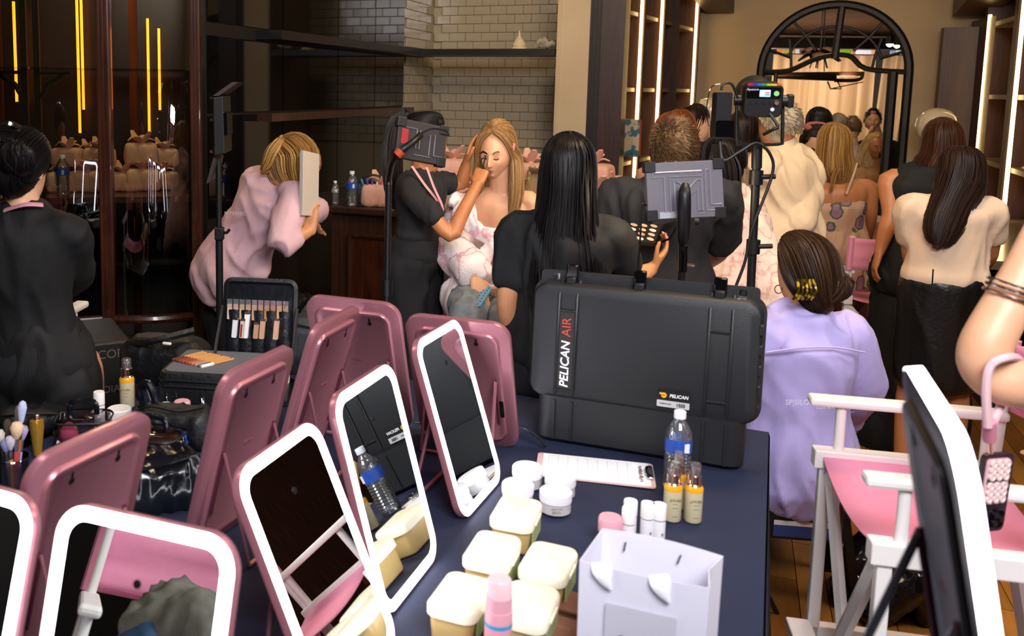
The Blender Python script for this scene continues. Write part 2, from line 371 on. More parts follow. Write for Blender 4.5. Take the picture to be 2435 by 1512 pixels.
for k, (u0, u1, sl) in enumerate(((1835, 2080, 0), (2100, 2175, .12))):
    x0, x1 = A(u0, 200, FY).x, A(u1, 200, FY).x; NX = int(120*(x1-x0)/1.3); g = G(); vs = []; fs = []
    for j in range(9):
        z = zc*(1-j/8)
        for i in range(NX+1):
            f_ = i/NX; ph = f_*(x1-x0)*38 + .8*math.sin(f_*17) + k
            vs.append(V((x0 + f_*(x1-x0) - sl*(j/8)*1.2, FY + (.035+.02*math.sin(f_*9))*math.sin(ph) + .01*math.sin(ph*2.3+j*.3), z)))
    for j in range(8):
        for i in range(NX): q = j*(NX+1)+i; fs.append((q, q+1, q+NX+2, q+NX+1))
    g.add(vs, fs).obj('curtain', cm, label=['wide beige pleated curtain across the far street window', 'narrow beige curtain gathered at the right of the far window'][k], cat='curtain')
w2 = thing('window_2', None, None); w2['kind'] = 'structure'
za, zbm = A(2000, 112, FY+.1).z, A(2000, 128, FY+.1).z
cols = ['#c07830', '#9a8a4a', '#b9aeb0', '#5a4030', '#3f3020', '#7aa010', '#6f980e', '#a86f60', '#d8c8d0', '#cfc4cc', '#c79870', '#3a3030', '#8088a8', '#b8c8b8']
us = [1848, 1862, 1893, 1902, 1935, 1990, 2008, 2026, 2036, 2056, 2073, 2083, 2118, 2132, 2145]
for k, c in enumerate(cols):
    xa, xb = A(us[k], 120, FY+.1).x, A(us[k+1]-1.5, 120, FY+.1).x
    G().quadbox([V((xa, FY+.1, zbm)), V((xb, FY+.1, zbm)), V((xb, FY+.1, za)), V((xa, FY+.1, za))], (0, .01, 0)).obj('pane', M('stained_%d' % k, c, .4, trans=.3, emit=.7), w2, smooth=False)  # panes glow by themselves in place of light coming through from behind
G().box((A(1995, 103, FY).x, FY-.3, A(1995, 104, FY-.3).z), (2.4, .3, .14)).obj('beam', m_dark, w2, smooth=False)
# hanging rack + flower chandelier seen through the arch
yr = 10.2; t = thing('hanging_rack', 'long dark wooden rack with a slot hanging below the arch', 'rack', A(1955, 180, yr))
c0 = t.matrix_world.translation.copy()
def relo(g): g.v = [p - c0 for p in g.v]; return g
m_rack = M('rack_wood', '#4a2d18', .5)
p1, p2 = A(1845, 172, yr), A(2056, 170, yr+.2)
relo(G().quadbox([p1, p2, p2+V((0, 0, -.05)), p1+V((0, 0, -.03))], (0, .35, .0))).obj('top_board', m_rack, t, smooth=False)
relo(G().quadbox([p1+V((0, 0, -.04)), A(1990, 178, yr), A(1990, 193, yr), A(1850, 187, yr)], (0, .03, 0))).obj('side_board', M('rack_dark', '#1c120b', .5), t, smooth=False)
relo(G().tube([A(1985, 191, yr), A(2030, 191, yr), A(2048, 186, yr), A(2050, 177, yr)], .02, 8, 3)).obj('slot_rim', M('rack_dark', '#1c120b', .5), t)
relo(G().tube([A(1968, 194, yr), A(1975, 211, yr), A(2000, 211, yr), A(1992, 194, yr)], .008, 6)).obj('hook', m_archfr, t)
relo(G().tube([A(1980, 210, yr), A(2052, 195, yr)], .006, 6)).obj('stay_rod', m_archfr, t)
relo(G().tube([A(1960, 170, yr+.1), A(1960, 60, yr+.1), V((A(1960, 60, yr+.1).x, yr+.1, 2.66))], .006, 6)).obj('hanger', m_archfr, t)
yr = 10.0; c0 = A(1950, 128, yr); t = thing('flower_chandelier', 'dark flower-shaped chandelier hanging behind the arch', 'chandelier', c0)
for k in range(9):
    a_ = k*2*math.pi/9; d_ = V((math.cos(a_), math.sin(a_), 0))
    G().loft([(d_*.03, .03, .01, d_.cross(UP)), (d_*.12 + UP*(.05 if k % 2 else -.01), .07, .02, d_.cross(UP)), (d_*.2 + UP*(.02 if k % 2 else -.07), .03, .01, d_.cross(UP))], 8, 3).obj('petal', M('petal_dark', '#3d2416', .6), t)
G().tube([(0, 0, 0), (0, 0, 2.68-c0.z)], .008, 6).obj('stem', m_archfr, t)
for k in range(5): G().tube([(.05*math.cos(k*1.3), .05*math.sin(k*1.3), -.02), (.09*math.cos(k*1.3), .09*math.sin(k*1.3), -.15)], .006, 6).obj('pendant', m_archfr, t)
m_spot = M('spot_glow', '#fff0c8', .5, emit=14, ecol='#ffe2a8')
for k, (u, v, y) in enumerate(((1890, 27, 9.8), (1908, 22, 10.3), (2116, 105, 10.8), (2133, 108, 11.0))):
    p = A(u, v, y); t = thing('track_spot', ['larger lit spotlight near the arch top, left of the pair', 'smaller lit spotlight near the arch top, right of the pair', 'left lit spotlight of the pair at the arch right side', 'right lit spotlight of the pair at the arch right side'][k], 'spotlight', p)
    G().lathe([(.012, -.03), (.035, -.01), (.036, .0)], n=14).obj('bulb', m_spot, t)
    G().lathe([(.041, 0), (.04, .09), (.02, .11)], n=14).obj('housing', m_black, t)
    G().tube([(0, 0, .1), (0, 0, max(.11, 2.56-p.z))], .008, 6).obj('stem', m_black, t)
# balloon
pb_ = A(2226, 303, 7.75); t = thing('balloon', 'large pearly white balloon floating beside the far wall', 'balloon', pb_)
m_ball = M('balloon_white', '#c9bda4', .12, coat=.5, sss=.2)
G().lathe([(.001, -.19), (.02, -.175), (.09, -.13), (.14, -.06), (.155, .02), (.14, .09), (.1, .135), (.04, .158), (.001, .162)], n=28).obj('skin', m_ball, t)
G().lathe([(.012, -.205), (.005, -.19), (.01, -.18)], n=10).obj('knot', m_ball, t)
G().tube([(0, 0, -.2), (.02, 0, -.7), (0, 0, -pb_.z)], .002, 5, 4).obj('string', m_white, t)
pb_ = A(1690, 268, 7.7); t = thing('balloon', 'pearly balloon half hidden behind the lamp ballast', 'balloon', pb_)
G().lathe([(.001, -.14), (.07, -.1), (.115, -.03), (.12, .03), (.09, .1), (.03, .125), (.001, .128)], n=24).obj('skin', m_ball, t)
G().tube([(0, 0, -.14), (.02, 0, -.6), (0, 0, -pb_.z)], .002, 5, 4).obj('string', m_white, t)
# ------------------------------------------------------------------ LED shelving, left
m_shelfwood = M('shelf_walnut', '#3a2112', .5, var='#2a170c', vs=4, stretch=(12, 12, 1))
m_litglass = M('lit_shelf_edge', '#6b5433', .4, var='#3a2a18', vs=60, stretch=(1, 1, .05))
B0, B1 = V((pc.x, pc.y, 0)), V((3.347, 9.2, 0)); bd = (B1-B0); bl = bd.length; bd.normalize(); bn = V((bd.y, -bd.x, 0))   # bn points into the room (right)
t = thing('lit_shelving', 'tall walnut shelving with vertical light strips behind the crowd', 'shelving', B0)
def sub(g): g.v = [p - B0 for p in g.v]; return g
def bp(u, z, d=0): return B0 + bd*(u*bl) + UP*z - bn*d
sub(G().quadbox([bp(0, 0, .34), bp(1, 0, .34), bp(1, CEIL-.02, .34), bp(0, CEIL-.02, .34)], bn*-.02)).obj('back_panel', m_shelfwood, t, smooth=False)
for u in (.0, .215, .44, .62, .92):
    sub(G().quadbox([bp(u, 0, .33), bp(u, 0, .02), bp(u, 3.3, .02), bp(u, 3.3, .33)], bd*.05)).obj('divider', m_shelfwood, t, smooth=False)
for u0, u1 in ((.0, .2), (.235, .42), (.46, .6), (.64, .9)):
    for z in (.9, 1.18, 1.745, 2.32, 2.9):
        sub(G().quadbox([bp(u0+.01, z, .33), bp(u1, z, .33), bp(u1, z, .06), bp(u0+.01, z, .06)], UP*.03)).obj('shelf', m_litglass, t, smooth=False)
for u, z0 in ((.2, .75), (.425, 1.0), (.9, 1.0)):
    lst = sub(G().quadbox([bp(u, z0, .03), bp(u+.012, z0, .03), bp(u+.012, 3.1, .03), bp(u, 3.1, .03)], -bn*.015)).obj('light_strip', m_led, t, smooth=False)
sub(G().quadbox([bp(.6, 2.66, .0), bp(1.0, 2.5, .0), bp(1.0, 2.7, .0), bp(.6, 2.9, .0)], bn*.25)).obj('cornice', m_wood2, t, smooth=False)
# ------------------------------------------------------------------ LED shelving, right
def rp(u, y): p = A(u, 300, y); return V((p.x, p.y, 0))
q0, q1 = rp(2318, 7.9), rp(2470, 6.0); qd = (q1-q0); ql = qd.length; qd.normalize(); qn = V((-qd.y, qd.x, 0))
if qn.x < 0: qn = -qn
t = thing('lit_shelving', 'tall dark shelving with light strips along the right wall', 'shelving', q0)
def sub2(g): g.v = [p - q0 for p in g.v]; return g
def qp(u, z, d=0): return q0 + qd*(u*ql) + UP*z + qn*d
sub2(G().quadbox([qp(0, 0, .3), qp(1.6, 0, .3), qp(1.6, 3.3, .3), qp(0, 3.3, .3)], qn*.02)).obj('back_panel', m_shelfwood, t, smooth=False)
for u, w_ in ((.0, .1), (.52, .12), (1.05, .1)):
    sub2(G().quadbox([qp(u, 0, .0), qp(u, 0, .29), qp(u, 3.3, .29), qp(u, 3.3, .0)], qd*w_)).obj('divider', m_wood2, t, smooth=False)
for u0, u1 in ((.06, .5), (.62, 1.03)):
    for z in (1.2, 1.72, 2.3, 2.8):
        sub2(G().quadbox([qp(u0, z, .02), qp(u1, z, .02), qp(u1, z, .28), qp(u0, z, .28)], UP*.035)).obj('shelf', m_litglass, t, smooth=False)
sub2(G().quadbox([qp(-.12, 2.42, .1), qp(1.6, 2.9, .1), qp(1.6, 3.1, .1), qp(-.12, 2.62, .1)], qn*-.3)).obj('cornice', m_wood2, t, smooth=False)
m_led2 = m_led
for u in (.09, .64):
    sub2(G().quadbox([qp(u, .86, -.01), qp(u+.018, .86, -.01), qp(u+.018, 2.4 if u < .3 else 3.1, -.01), qp(u, 2.4 if u < .3 else 3.1, -.01)], qn*.02)).obj('light_strip', m_led2, t, smooth=False)
sub2(G().quadbox([qp(-.1, .0, -.28), qp(-.02, .0, -.28), qp(-.02, 2.32, -.28), qp(-.1, 2.32, -.28)], qn*.3)).obj('end_panel', m_wood2, t, smooth=False)
sub2(G().quadbox([qp(.0, .8, -.55), qp(1.6, .8, -.55), qp(1.6, .8, .29), qp(0, .8, .29)], UP*.05)).obj('stone_counter', M('stone', '#6f624c', .2, var='#5a4e3b', vs=8), t, smooth=False)
sub2(G().quadbox([qp(.0, 0, -.5), qp(1.6, 0, -.5), qp(1.6, .8, -.5), qp(0, .8, -.5)], qn*.02)).obj('counter_front', m_wood, t, smooth=False)
# door leaf in the far right corner
g = G(); d0, d1 = rp(2293, 8.1), rp(2345, 7.55); vwall(g, d0, d1, 0, 2.38, (.02, .06, 0)); struct('door_1', g, m_wood2)
# ------------------------------------------------------------------ display cabinet, left
def cp(u, y): p = A(u, 300, y); return V((p.x, p.y, 0))
c_l, c_m, c_r = cp(-60, 4.38), cp(251, 4.5), cp(467, 4.6); cdp = V((-.12, .62, 0))
t = thing('display_cabinet', 'antique mahogany display cabinet with curved glass doors', 'cabinet', c_m)
def sb(g): g.v = [p - c_m for p in g.v]; return g
for p, w_ in ((c_m, .064), (c_r, .05), (c_l, .06)):
    pst = sb(G().box(p + V((0, 0, 1.65)), (w_, .06, 3.3))).obj('post', m_mahog, t, smooth=False, bev=.006)
    for dx in (-.3, .0, .3):
        sb(G().box(p + V((dx*w_, -.032, 1.65)), (w_*.14, .008, 3.3))).obj('moulding', m_mahog, pst, smooth=False)
for p in (c_r + cdp, c_m + cdp + V((.1, .05, 0)), c_l + cdp): sb(G().box(p + V((0, 0, 1.65)), (.05, .05, 3.3))).obj('rear_post', m_mahog, t, smooth=False)
def arcpts(p, q, bulge, n=14):
    d = q-p; nrm = V((d.y, -d.x, 0)).normalized(); return [p + d*(k/n) + nrm*bulge*math.sin(math.pi*k/n) for k in range(n+1)]
for p, q, bl_ in ((c_m, c_r, .05), (c_l, c_m, .03)):
    P = arcpts(p, q, bl_); g = G(); n = len(P)
    g.add([x + UP*.62 for x in P] + [x + UP*3.28 for x in P], [(k, k+1, n+k+1, n+k) for k in range(n-1)]); sb(g).obj('glass_pane', m_cabglass, t)
    P2 = arcpts(p, q, bl_)
    for z in (.60, .45): sb(G().tube([x + UP*z for x in P2], .022, 8)).obj('curved_rail', m_mahog, t)
    g = G(); g.add([x + UP*.12 for x in P] + [x + UP*.45 for x in P], [(k, k+1, n+k+1, n+k) for k in range(n-1)]); sb(g).obj('lower_panel', m_mahog, t)
    for z, mt_ in ((1.82, m_shelfglass), (1.01, m_shelfglass), (.86, m_shelfglass)):
        g = G(); back = [x + cdp*.8 for x in reversed(P)]; lp = P + back
        g.stack([[x + UP*z for x in lp], [x + UP*(z+.008) for x in lp]]); sb(g).obj('glass_shelf', mt_, t, smooth=False)
g = G(); lp = [c_l + V((0, .06, 0)), c_m + V((0, .06, 0)), c_r + V((0, .06, 0)), c_r + cdp, c_l + cdp]; g.stack([[x + UP*1.17 for x in lp], [x + UP*1.2 for x in lp]]); sb(g).obj('wooden_shelf', m_mahog, t, smooth=False)
g = G(); g.stack([[x + UP*0 for x in lp], [x + UP*.44 for x in lp]]); sb(g).obj('base', m_mahog, t, smooth=False)
sb(G().quadbox([c_l + cdp, c_r + cdp, c_r + cdp + UP*3.28, c_l + cdp + UP*3.28], (0, .02, 0))).obj('back_panel', M('cab_back', '#1a110b', .25), t, smooth=False)
for u, y, z0, z1 in ((42, 4.75, 1.66, 2.16), (190, 4.85, 1.5, 2.25), (200, 4.9, 1.62, 2.25), (355, 4.98, 1.5, 2.1), (381, 5.0, 1.62, 2.05)):
    p = cp(u, y); sb(G().box(p + UP*(z0+z1)/2, (.012, .008, z1-z0))).obj('light_strip', m_amber, t, smooth=False)
for u in (63, 93):
    p = cp(u, 4.52); sb(G().box(p + UP*2.2, (.028, .02, 2.0))).obj('iron_standard', m_iron, t, smooth=False)
    s_ = -1 if u == 63 else 1; p = p + UP*1.8
    sb(G().tube([p + UP*-.12, p + V((s_*.03, 0, -.09)), p + V((s_*.05, 0, -.05)), p + V((s_*.09, 0, -.03)), p + V((s_*.13, 0, 0))], .012, 6, 4)).obj('scroll_bracket', m_iron, t)
    sb(G().tube([p + UP*.005, p + V((s_*.16, 0, .005))], .009, 6)).obj('bracket_arm', m_iron, t)
# ------------------------------------------------------------------ wooden counter with gifts
k0 = Z(757, 487, 1.07); k1 = k0 + rV*1.75; k0.z = k1.z = 0
t = thing('wood_counter', 'dark wooden service counter with panelled front behind the model', 'counter', k0)
def sk(g): g.v = [p - k0 for p in g.v]; return g
sk(G().quadbox([k0 + UP*1.025, k1 + UP*1.025, k1 + aV*.62 + UP*1.025, k0 + aV*.62 + UP*1.025], UP*.045)).obj('worktop', m_wood, t, smooth=False, bev=.01)
sk(G().quadbox([k0 + rV*.07 + aV*.04, k1 + aV*.04, k1 + aV*.04 + UP*1.02, k0 + rV*.07 + aV*.04 + UP*1.02], aV*.5)).obj('carcass', m_wood, t, smooth=False)
for s_ in (.19, .85):
    p = k0 + rV*s_ + aV*.03; sk(G().quadbox([p + UP*.3, p + rV*.5 + UP*.3, p + rV*.5 + UP*.9, p + UP*.9], aV*.012)).obj('panel', m_mahog, t, smooth=False)
    for (a0, a1) in (((0, .3), (.5, .3)), ((0, .9), (.5, .9)), ((0, .3), (0, .9)), ((.5, .3), (.5, .9))):
        sk(G().tube([p + rV*a0[0] + UP*a0[1], p + rV*a1[0] + UP*a1[1]], .014, 6)).obj('moulding', m_wood, t)
m_wrap = M('pink_wrap', '#d9ab98', .75, var='#c9967f', vs=5, bump=.35, bs=22)
def gift_proto():
    t = thing('gift_box', 'pale pink fabric-wrapped gift box with knotted top on the counter', 'gift box', V((0, 0, 0)), 'pale pink wrapped gifts on the counter')
    g = G(); g.slab(.22, .17, .025, [(0, .01), (.02, 0), (.1, .004), (.125, .012), (.135, .04)], axis='z', n=4); mkobj('wrapped_box', remesh(g, .011, 1, .004, 16), m_wrap, t)
    g = G()
    for k in range(6):
        a_ = k*1.05 + .2; d_ = V((math.cos(a_), math.sin(a_), 0))
        g.loft([(d_*.008 + UP*.132, .012, .006, d_.cross(UP)), (d_*.05 + UP*(.16 + .015*(k % 2)), .03, .006, d_.cross(UP)), (d_*.085 + UP*(.15 + .03*(k % 3)), .016, .004, d_.cross(UP))], 8, 3)
    g.lathe([(.001, .118), (.024, .126), (.026, .145), (.012, .158), (.001, .16)], n=12); g.obj('bow', m_wrap, t); return t
gp = gift_proto(); first = True
def gift(p, rz, sc, label=None, group=None):
    global first
    mt = TM(p, rz, sc)
    if first: gp.matrix_world = mt; first = False; o = gp
    else: o = dup(gp, mt)
    if label: o['label'] = label
    if group: o['group'] = group
    return o
zk = 1.071
gs = [(1075, 430, .25, 1.0), (1100, 468, .12, 1.0), (1260, 410, .25, 1.05), (1310, 460, .1, .95), (1415, 470, .12, 1.12), (1440, 440, .35, 1.15), (1345, 440, .3, 1.05), (1175, 440, .36, 1.1), (905, 420, .12, .95)]
GLAB = ['pink wrapped gift on the counter just left of the model', "front pink gift on the counter behind the artist's raised arm", 'pink wrapped gift right of the model, behind the silver frame', 'front pink gift on the counter beside the silver frame', 'front pink wrapped gift at the right end of the counter', 'rear pink wrapped gift at the right end of the counter', 'pink wrapped gift behind the black-haired woman', "rear pink wrapped gift directly behind the model's head", 'single pink wrapped gift beside the black brush organiser']
for i, (u, v, tt, sc) in enumerate(gs):
    q = AP(u, v, k0 + aV*tt, aV); gift((q.x, q.y, zk), -ax + random.uniform(-.4, .4), sc, GLAB[i], 'pale pink wrapped gifts on the counter')
for (u, tt, sc, st), lb in zip(((1075, .25, 1.0, 1), (1260, .27, .95, 1), (1410, .3, 1.0, 1), (1345, .42, 1.0, 1), (1175, .45, 1.0, 1)), ('left of the model', 'right of the model above the silver frame', 'at the right end of the pile', 'behind the black-haired woman', "directly behind the model's head")):
    q = AP(u, 400, k0 + aV*tt, aV); gift((q.x, q.y, zk + .139*1.07), -ax + random.uniform(-.3, .3), sc, 'pink wrapped gift on the upper layer, ' + lb, 'stacked pink gifts behind the model')
for u, zz, sc, y in ((145, 1.2, .75, 4.78), (160, 1.33, .7, 4.8), (205, 1.2, .8, 4.8), (235, 1.33, .7, 4.82), (290, 1.2, .72, 4.85), (335, 1.2, .85, 4.88), (385, 1.2, .7, 4.95), (335, 1.34, .8, 4.9), (215, 1.31, .72, 4.86), (390, 1.32, .7, 5.0)):
    q = cp(u, y); gift((q.x, q.y, zz + .002), random.uniform(-.4, .4), sc, 'pale wrapped gift standing in for one reflected in the display cabinet glass', 'stand-ins for gifts reflected in the display cabinet')  # reflected gifts built as objects behind the glass
# ornate silver frame
p = AP(1280, 430, k0 + aV*.02, aV); fm = Matrix.Translation((p.x, p.y, zk)) @ Matrix.Rotation(-ax-.5, 4, 'Z') @ Matrix.Rotation(-.16, 4, 'X')
t = thing('picture_frame', 'ornate champagne silver picture frame leaning among pink gifts', 'picture frame', fm); m_sil = M('silver_leaf', '#b59d72', .35, .8, bump=.4, bs=60)
for x0, z0, x1, z1 in ((-.09, 0, -.09, .25), (.09, 0, .09, .25), (-.09, .25, .09, .25), (-.09, 0.012, .09, .012)):
    G().tube([(x0, 0, z0), ((x0+x1)/2, 0, (z0+z1)/2), (x1, 0, z1)], .016, 8, 6).obj('rail', m_sil, t)
for k in range(7): G().lathe([(.001, -.012), (.012, 0), (.001, .014)], n=8, mt=Matrix.Translation((-.09+.03*k, -.004, .262))).obj('leaf_bead', m_sil, t)
G().box((0, .008, .13), (.17, .006, .23)).obj('backing', M('frame_back', '#b08a68', .7), t, smooth=False)
# ------------------------------------------------------------------ table and cloth
T = .74
a4 = math.radians(24); ta = V((math.sin(a4), math.cos(a4), 0)); tr_ = V((math.cos(a4), -math.sin(a4), 0))
C0 = V((1.235, 2.685, 0)); TL, TD = 1.9, 2.3
def tp(s, t, z): return C0 - tr_*s - ta*t + UP*z
t = thing('banquet_table', 'long folding table hidden under the navy cloth', 'table', C0)
G().quadbox([tp(.03, .03, .70) - C0, tp(TL-.03, .03, .70) - C0, tp(TL-.03, TD-.03, .70) - C0, tp(.03, TD-.03, .70) - C0], UP*.03).obj('tabletop', m_wood, t, smooth=False)
for s, q in ((.2, .2), (TL-.2, .2), (.2, TD-.2), (TL-.2, TD-.2)): G().tube([tp(s, q, 0) - C0, tp(s, q, .7) - C0], .02, 8).obj('leg', m_black, t)
m_cloth = M('navy_cloth', '#1b2440', .75, var='#171f38', vs=3, bump=.15, bs=400)
g = G(); N = 64; vs = []; fs = []
for j in range(N+1):
    for i in range(N+1):
        s, q = TL*i/N, TD*j/N; z = T - .0015 + .0012*noise.noise(V((s*6, q*6, 0)))
        for cs_ in (.18, .75, 1.3): z += .003*math.exp(-((s-cs_)/.02)**2)
        for cq in (.62, 1.1, 1.7): z += .003*math.exp(-((q-cq)/.02)**2)
        z += .0025*max(0, noise.noise(V((s*9+q*5, q*3, 3))))*(1 if s < .5 else .3)
        vs.append(tp(s, q, min(z, T+.002)))
fs = [(j*(N+1)+i, j*(N+1)+i+1, (j+1)*(N+1)+i+1, (j+1)*(N+1)+i) for j in range(N) for i in range(N)]
g.add(vs, fs)
per = [(i/60*TL, 0, 0, 1) for i in range(60)] + [(TL, i/60*TD, -1, 0) for i in range(60)] + [(TL - i/60*TL, TD, 0, -1) for i in range(60)] + [(0, TD - i/60*TD, 1, 0) for i in range(60)]
rows = []
for k in range(8):
    f_ = k/7; row = []
    for i, (s, q, ns, nq) in enumerate(per):
        wv = f_*(.018*math.sin(i*.55 + .4*math.sin(i*.21)) + .03)
        row.append(tp(s, q, T - .002 - f_*.725) + (tr_*ns + ta*nq)*(.004 + wv))
    rows.append(row)
vs = [p for r_ in rows for p in r_]; n = len(per)
g.add(vs, [(k*n+i, k*n+(i+1) % n, (k+1)*n+(i+1) % n, (k+1)*n+i) for k in range(7) for i in range(n)])
g.obj('tablecloth', m_cloth, angle=50, label='dark navy cloth draped over the long front table', cat='tablecloth')
# ------------------------------------------------------------------ LED mirrors
m_rose = M('rose_gold', '#b27681', .32, .45, coat=.2)
m_ledw = M('led_white', '#ffffff', .5, emit=8, ecol='#f6f3ff')
m_mirror = M('mirror_glass', '#e4eae8', .0, 1)
m_mgrey = M('mirror_grey', '#3c3d44', .35, .3)
MW, MH = .293, .439
def make_mirror(tilt, shell, lip=.004):
    t = thing('led_mirror', 'x', 'mirror', None, 'lighted tabletop mirrors')
    c = Matrix.Translation((0, 0, MH/2)); r = .05
    G().slab(MW, MH, r, [(.0012, .003), (.0, .0012), (.002, 0), (.0155, 0), (.018, .003)], c, 8, cap=(0, 1)).obj('shell', shell, t)
    G().slab(MW-.06, MH-.06, .035, [(.017, 0), (.021, .0), (.026, .004), (.026, .012), (.0235, .016)], c, 8, cap=(0, 1)).obj('back_panel', shell, t)
    g = G(); n = 8
    i1 = 0 if lip > .004 else .0025; o1, o2, o3, o4 = rr(MW-2*i1+.001, MH-2*i1+.001, r-i1, n), rr(MW-.008, MH-.008, r-.004, n), rr(MW-.044, MH-.044, r-.02, n), rr(MW-.044, MH-.044, r-.02, n)
    g.stack([[(x, lip if lip > .004 else .004, z) for x, z in o1], [(x, .0008, z) for x, z in o1], [(x, .0002, z) for x, z in o2], [(x, .0002, z) for x, z in o3], [(x, .003, z) for x, z in o4]], c, (0, 0)); g.obj('light_ring', m_ledw, t)
    G().stack([[(x, .0015, z) for x, z in o4], [(x, .0035, z) for x, z in o4]], c).obj('mirror_pane', m_mirror, t, smooth=False)
    G().lathe([(.006, 0), (.006, .0008)], Matrix.Translation((0, .0012, MH*.80)) @ Matrix.Rotation(math.pi/2, 4, 'X'), 14).obj('touch_button', m_black, t)
    for x in (-.055, .055):
        g = G(); g.lathe([(.006, 0), (.006, .001)], Matrix.Translation((x, .0242, MH*.85)) @ Matrix.Rotation(-math.pi/2, 4, 'X'), 12)
        g.box((x, .0240, MH*.85+.009), (.005, .001, .014)); g.obj('keyhole', m_black, t)
    hz = MH*.58; b_ = .15; fy, fz = b_*math.cos(tilt), b_*math.sin(tilt) + .004
    for sx in (-1, 1):
        g = G(); g.tube([(sx*.1, .027, hz), (sx*.1, fy, fz)], .0055, 6, flat=.6); g.obj('stand_leg', shell, t)
        G().tube([(sx*.1, .0275, hz+.004), (sx*.1, .0275, hz-.15)], .004, 6).obj('leg_slot', M('rose_dark', '#5a2a38', .5, .3), t)
    G().tube([(-.1, fy, fz), (.1, fy, fz)], .0055, 6).obj('stand_foot', shell, t)
    G().slab(.012, .06, .004, [(.0242, 0), (.0248, 0)], Matrix.Translation((-.11, .002, MH*.35)), 3).obj('vent_slots', m_black, t)
    text('mirror_logo', 'NAN', .014, M('logo_plum', '#8a4f60', .4, .3), t, Matrix.Translation((0, .0238, MH*.55)) @ Matrix.Rotation(math.pi, 4, 'Z') @ Matrix.Rotation(math.pi/2, 4, 'X'), .0003)
    return t
def mirror_mt(x, y, yaw, tilt, z=T+.003):
    return Matrix.Translation((x, y, z)) @ Matrix.Rotation(yaw, 4, 'Z') @ Matrix.Rotation(-tilt, 4, 'X')
ML = [(.122, 1.785, 1.133, .281, 'tall lit mirror reflecting the water bottle, its white ring facing right', 0),
      (.317, 2.191, 1.099, .314, 'narrow lit mirror reflecting the case lettering, beside white jars', 0),
      (.026, 1.464, 1.157, .42, 'lit mirror reflecting a white chair and a pink spray bottle', 0),
      (-.332, 1.093, -.387, .276, 'lit mirror in the foreground reflecting a pink chair back', 0),
      (.039, 2.736, 2.739, .344, 'rose gold mirror seen from behind, rearmost, in front of the makeup artist', 0),
      (.33, 2.601, 2.751, .416, 'rose gold mirror seen from behind right beside the black case', 0),
      (-.171, 2.42, 4.303, .274, 'rose gold mirror seen from behind, steeply angled, overlapping the rearmost one', 0),
      (-.316, 2.011, 4.254, .246, 'rose gold mirror back standing in front of the open makeup case', 0),
      (-.556, 1.581, 4.226, .267, 'large rose gold mirror back nearest the lower left corner', 0)]
mprotos = {}
for x, y, yaw, tl, lab, sh in ML:
    o = make_mirror(tl, m_rose); o.matrix_world = mirror_mt(x, y, yaw, tl); o['label'] = lab
yaw, tl = -.47, .28; TRp = Z(91.7, 1188, T + .003 + MH*math.cos(tl)); hx = V((math.cos(yaw), math.sin(yaw), 0)); nx = V((math.sin(yaw), -math.cos(yaw), 0))
bpos = TRp - hx*MW/2 - (UP*math.cos(tl) - nx*math.sin(tl))*MH
o = make_mirror(tl, m_rose); o.matrix_world = mirror_mt(bpos.x, bpos.y, yaw, tl, bpos.z); o['label'] = 'lit mirror cut off by the left edge of the photo'
pn, pf = Z(2322, 1066, 1.455), Z(2178, 846, 1.455); hd = (pf-pn); yaw = math.atan2(hd.y, hd.x); tl = .2
hx = V((math.cos(yaw), math.sin(yaw), 0)); nx = V((math.sin(yaw), -math.cos(yaw), 0)); ctr = (pn+pf)/2 - (UP*math.cos(tl) - nx*math.sin(tl))*MH
o = make_mirror(tl, m_mgrey, .0165); o.matrix_world = mirror_mt(ctr.x, ctr.y, yaw, tl, ctr.z); o['label'] = 'dark grey backed lit mirror seen edge-on at the right'
zt_ = ctr.z - .004; t = thing('side_table', 'tall round side table under the edge-on mirror', 'table', V((ctr.x, ctr.y, 0)) + tr_*.05)
G().lathe([(.17, zt_-.025), (.17, zt_)], n=28).obj('top', m_white, t); G().lathe([(.03, .02), (.03, zt_-.025)], n=14).obj('column', m_white, t); G().lathe([(.12, 0), (.12, .02), (.03, .04)], n=28).obj('base', m_white, t)
# ------------------------------------------------------------------ hard case
m_case = M('case_black', '#1e2023', .45, bump=.12, bs=500)
cb = V((.495, 2.60, T+.004)); cmx = Matrix.Translation(cb) @ Matrix.Rotation(-a4, 4, 'Z')   # local x along case, y away, z up; origin front-left-bottom
t = thing('hard_case', 'open black hard-shell equipment case standing on the navy table', 'case', cmx)
CWd, LH, BH = .60, .335, .135
def cbox(x, y, z): return Matrix.Translation((x, y, z))
g = G(); g.slab(CWd-.04, .36, .04, [(0, .012), (.01, 0), (BH-.01, 0), (BH, .0)], Matrix.Translation((CWd/2, .19, 0)), 6, axis='z'); g.obj('base_shell', m_case, t)
tiltc = .07
lidM = Matrix.Translation((CWd/2, .02, BH-.01)) @ Matrix.Rotation(-tiltc, 4, 'X')
g = G(); g.slab(CWd+.015, LH, .045, [(.075, .0), (.02, 0), (.006, .008), (.0, .028)], lidM @ Matrix.Translation((0, -.01, LH/2)), 8, cap=(0, 1)); lid = g.obj('lid', m_case, t)
g = G(); g.slab(CWd+.03, LH+.02, .05, [(.066, .0), (.078, 0), (.08, .004)], lidM @ Matrix.Translation((0, -.01, LH/2)), 8); g.obj('lid_flange', m_case, t)
g = G(); g.slab(CWd-.01, .07, .012, [(.05, 0), (.07, 0), (.075, .004)], lidM @ Matrix.Translation((0, -.005, LH-.005)), 4); g.obj('top_flange', m_case, t)
yf = -.0108
for x in (-.228, -.178, .175, .232):
    g = G(); g.tube([(x, .03, LH+.005), (x, yf+.012, LH-.018), (x, yf-.002, LH-.035), (x, yf-.002, .03), (x, yf+.015, .004)], .0045, 6, 1, lidM); g.obj('rib', m_case, lid)
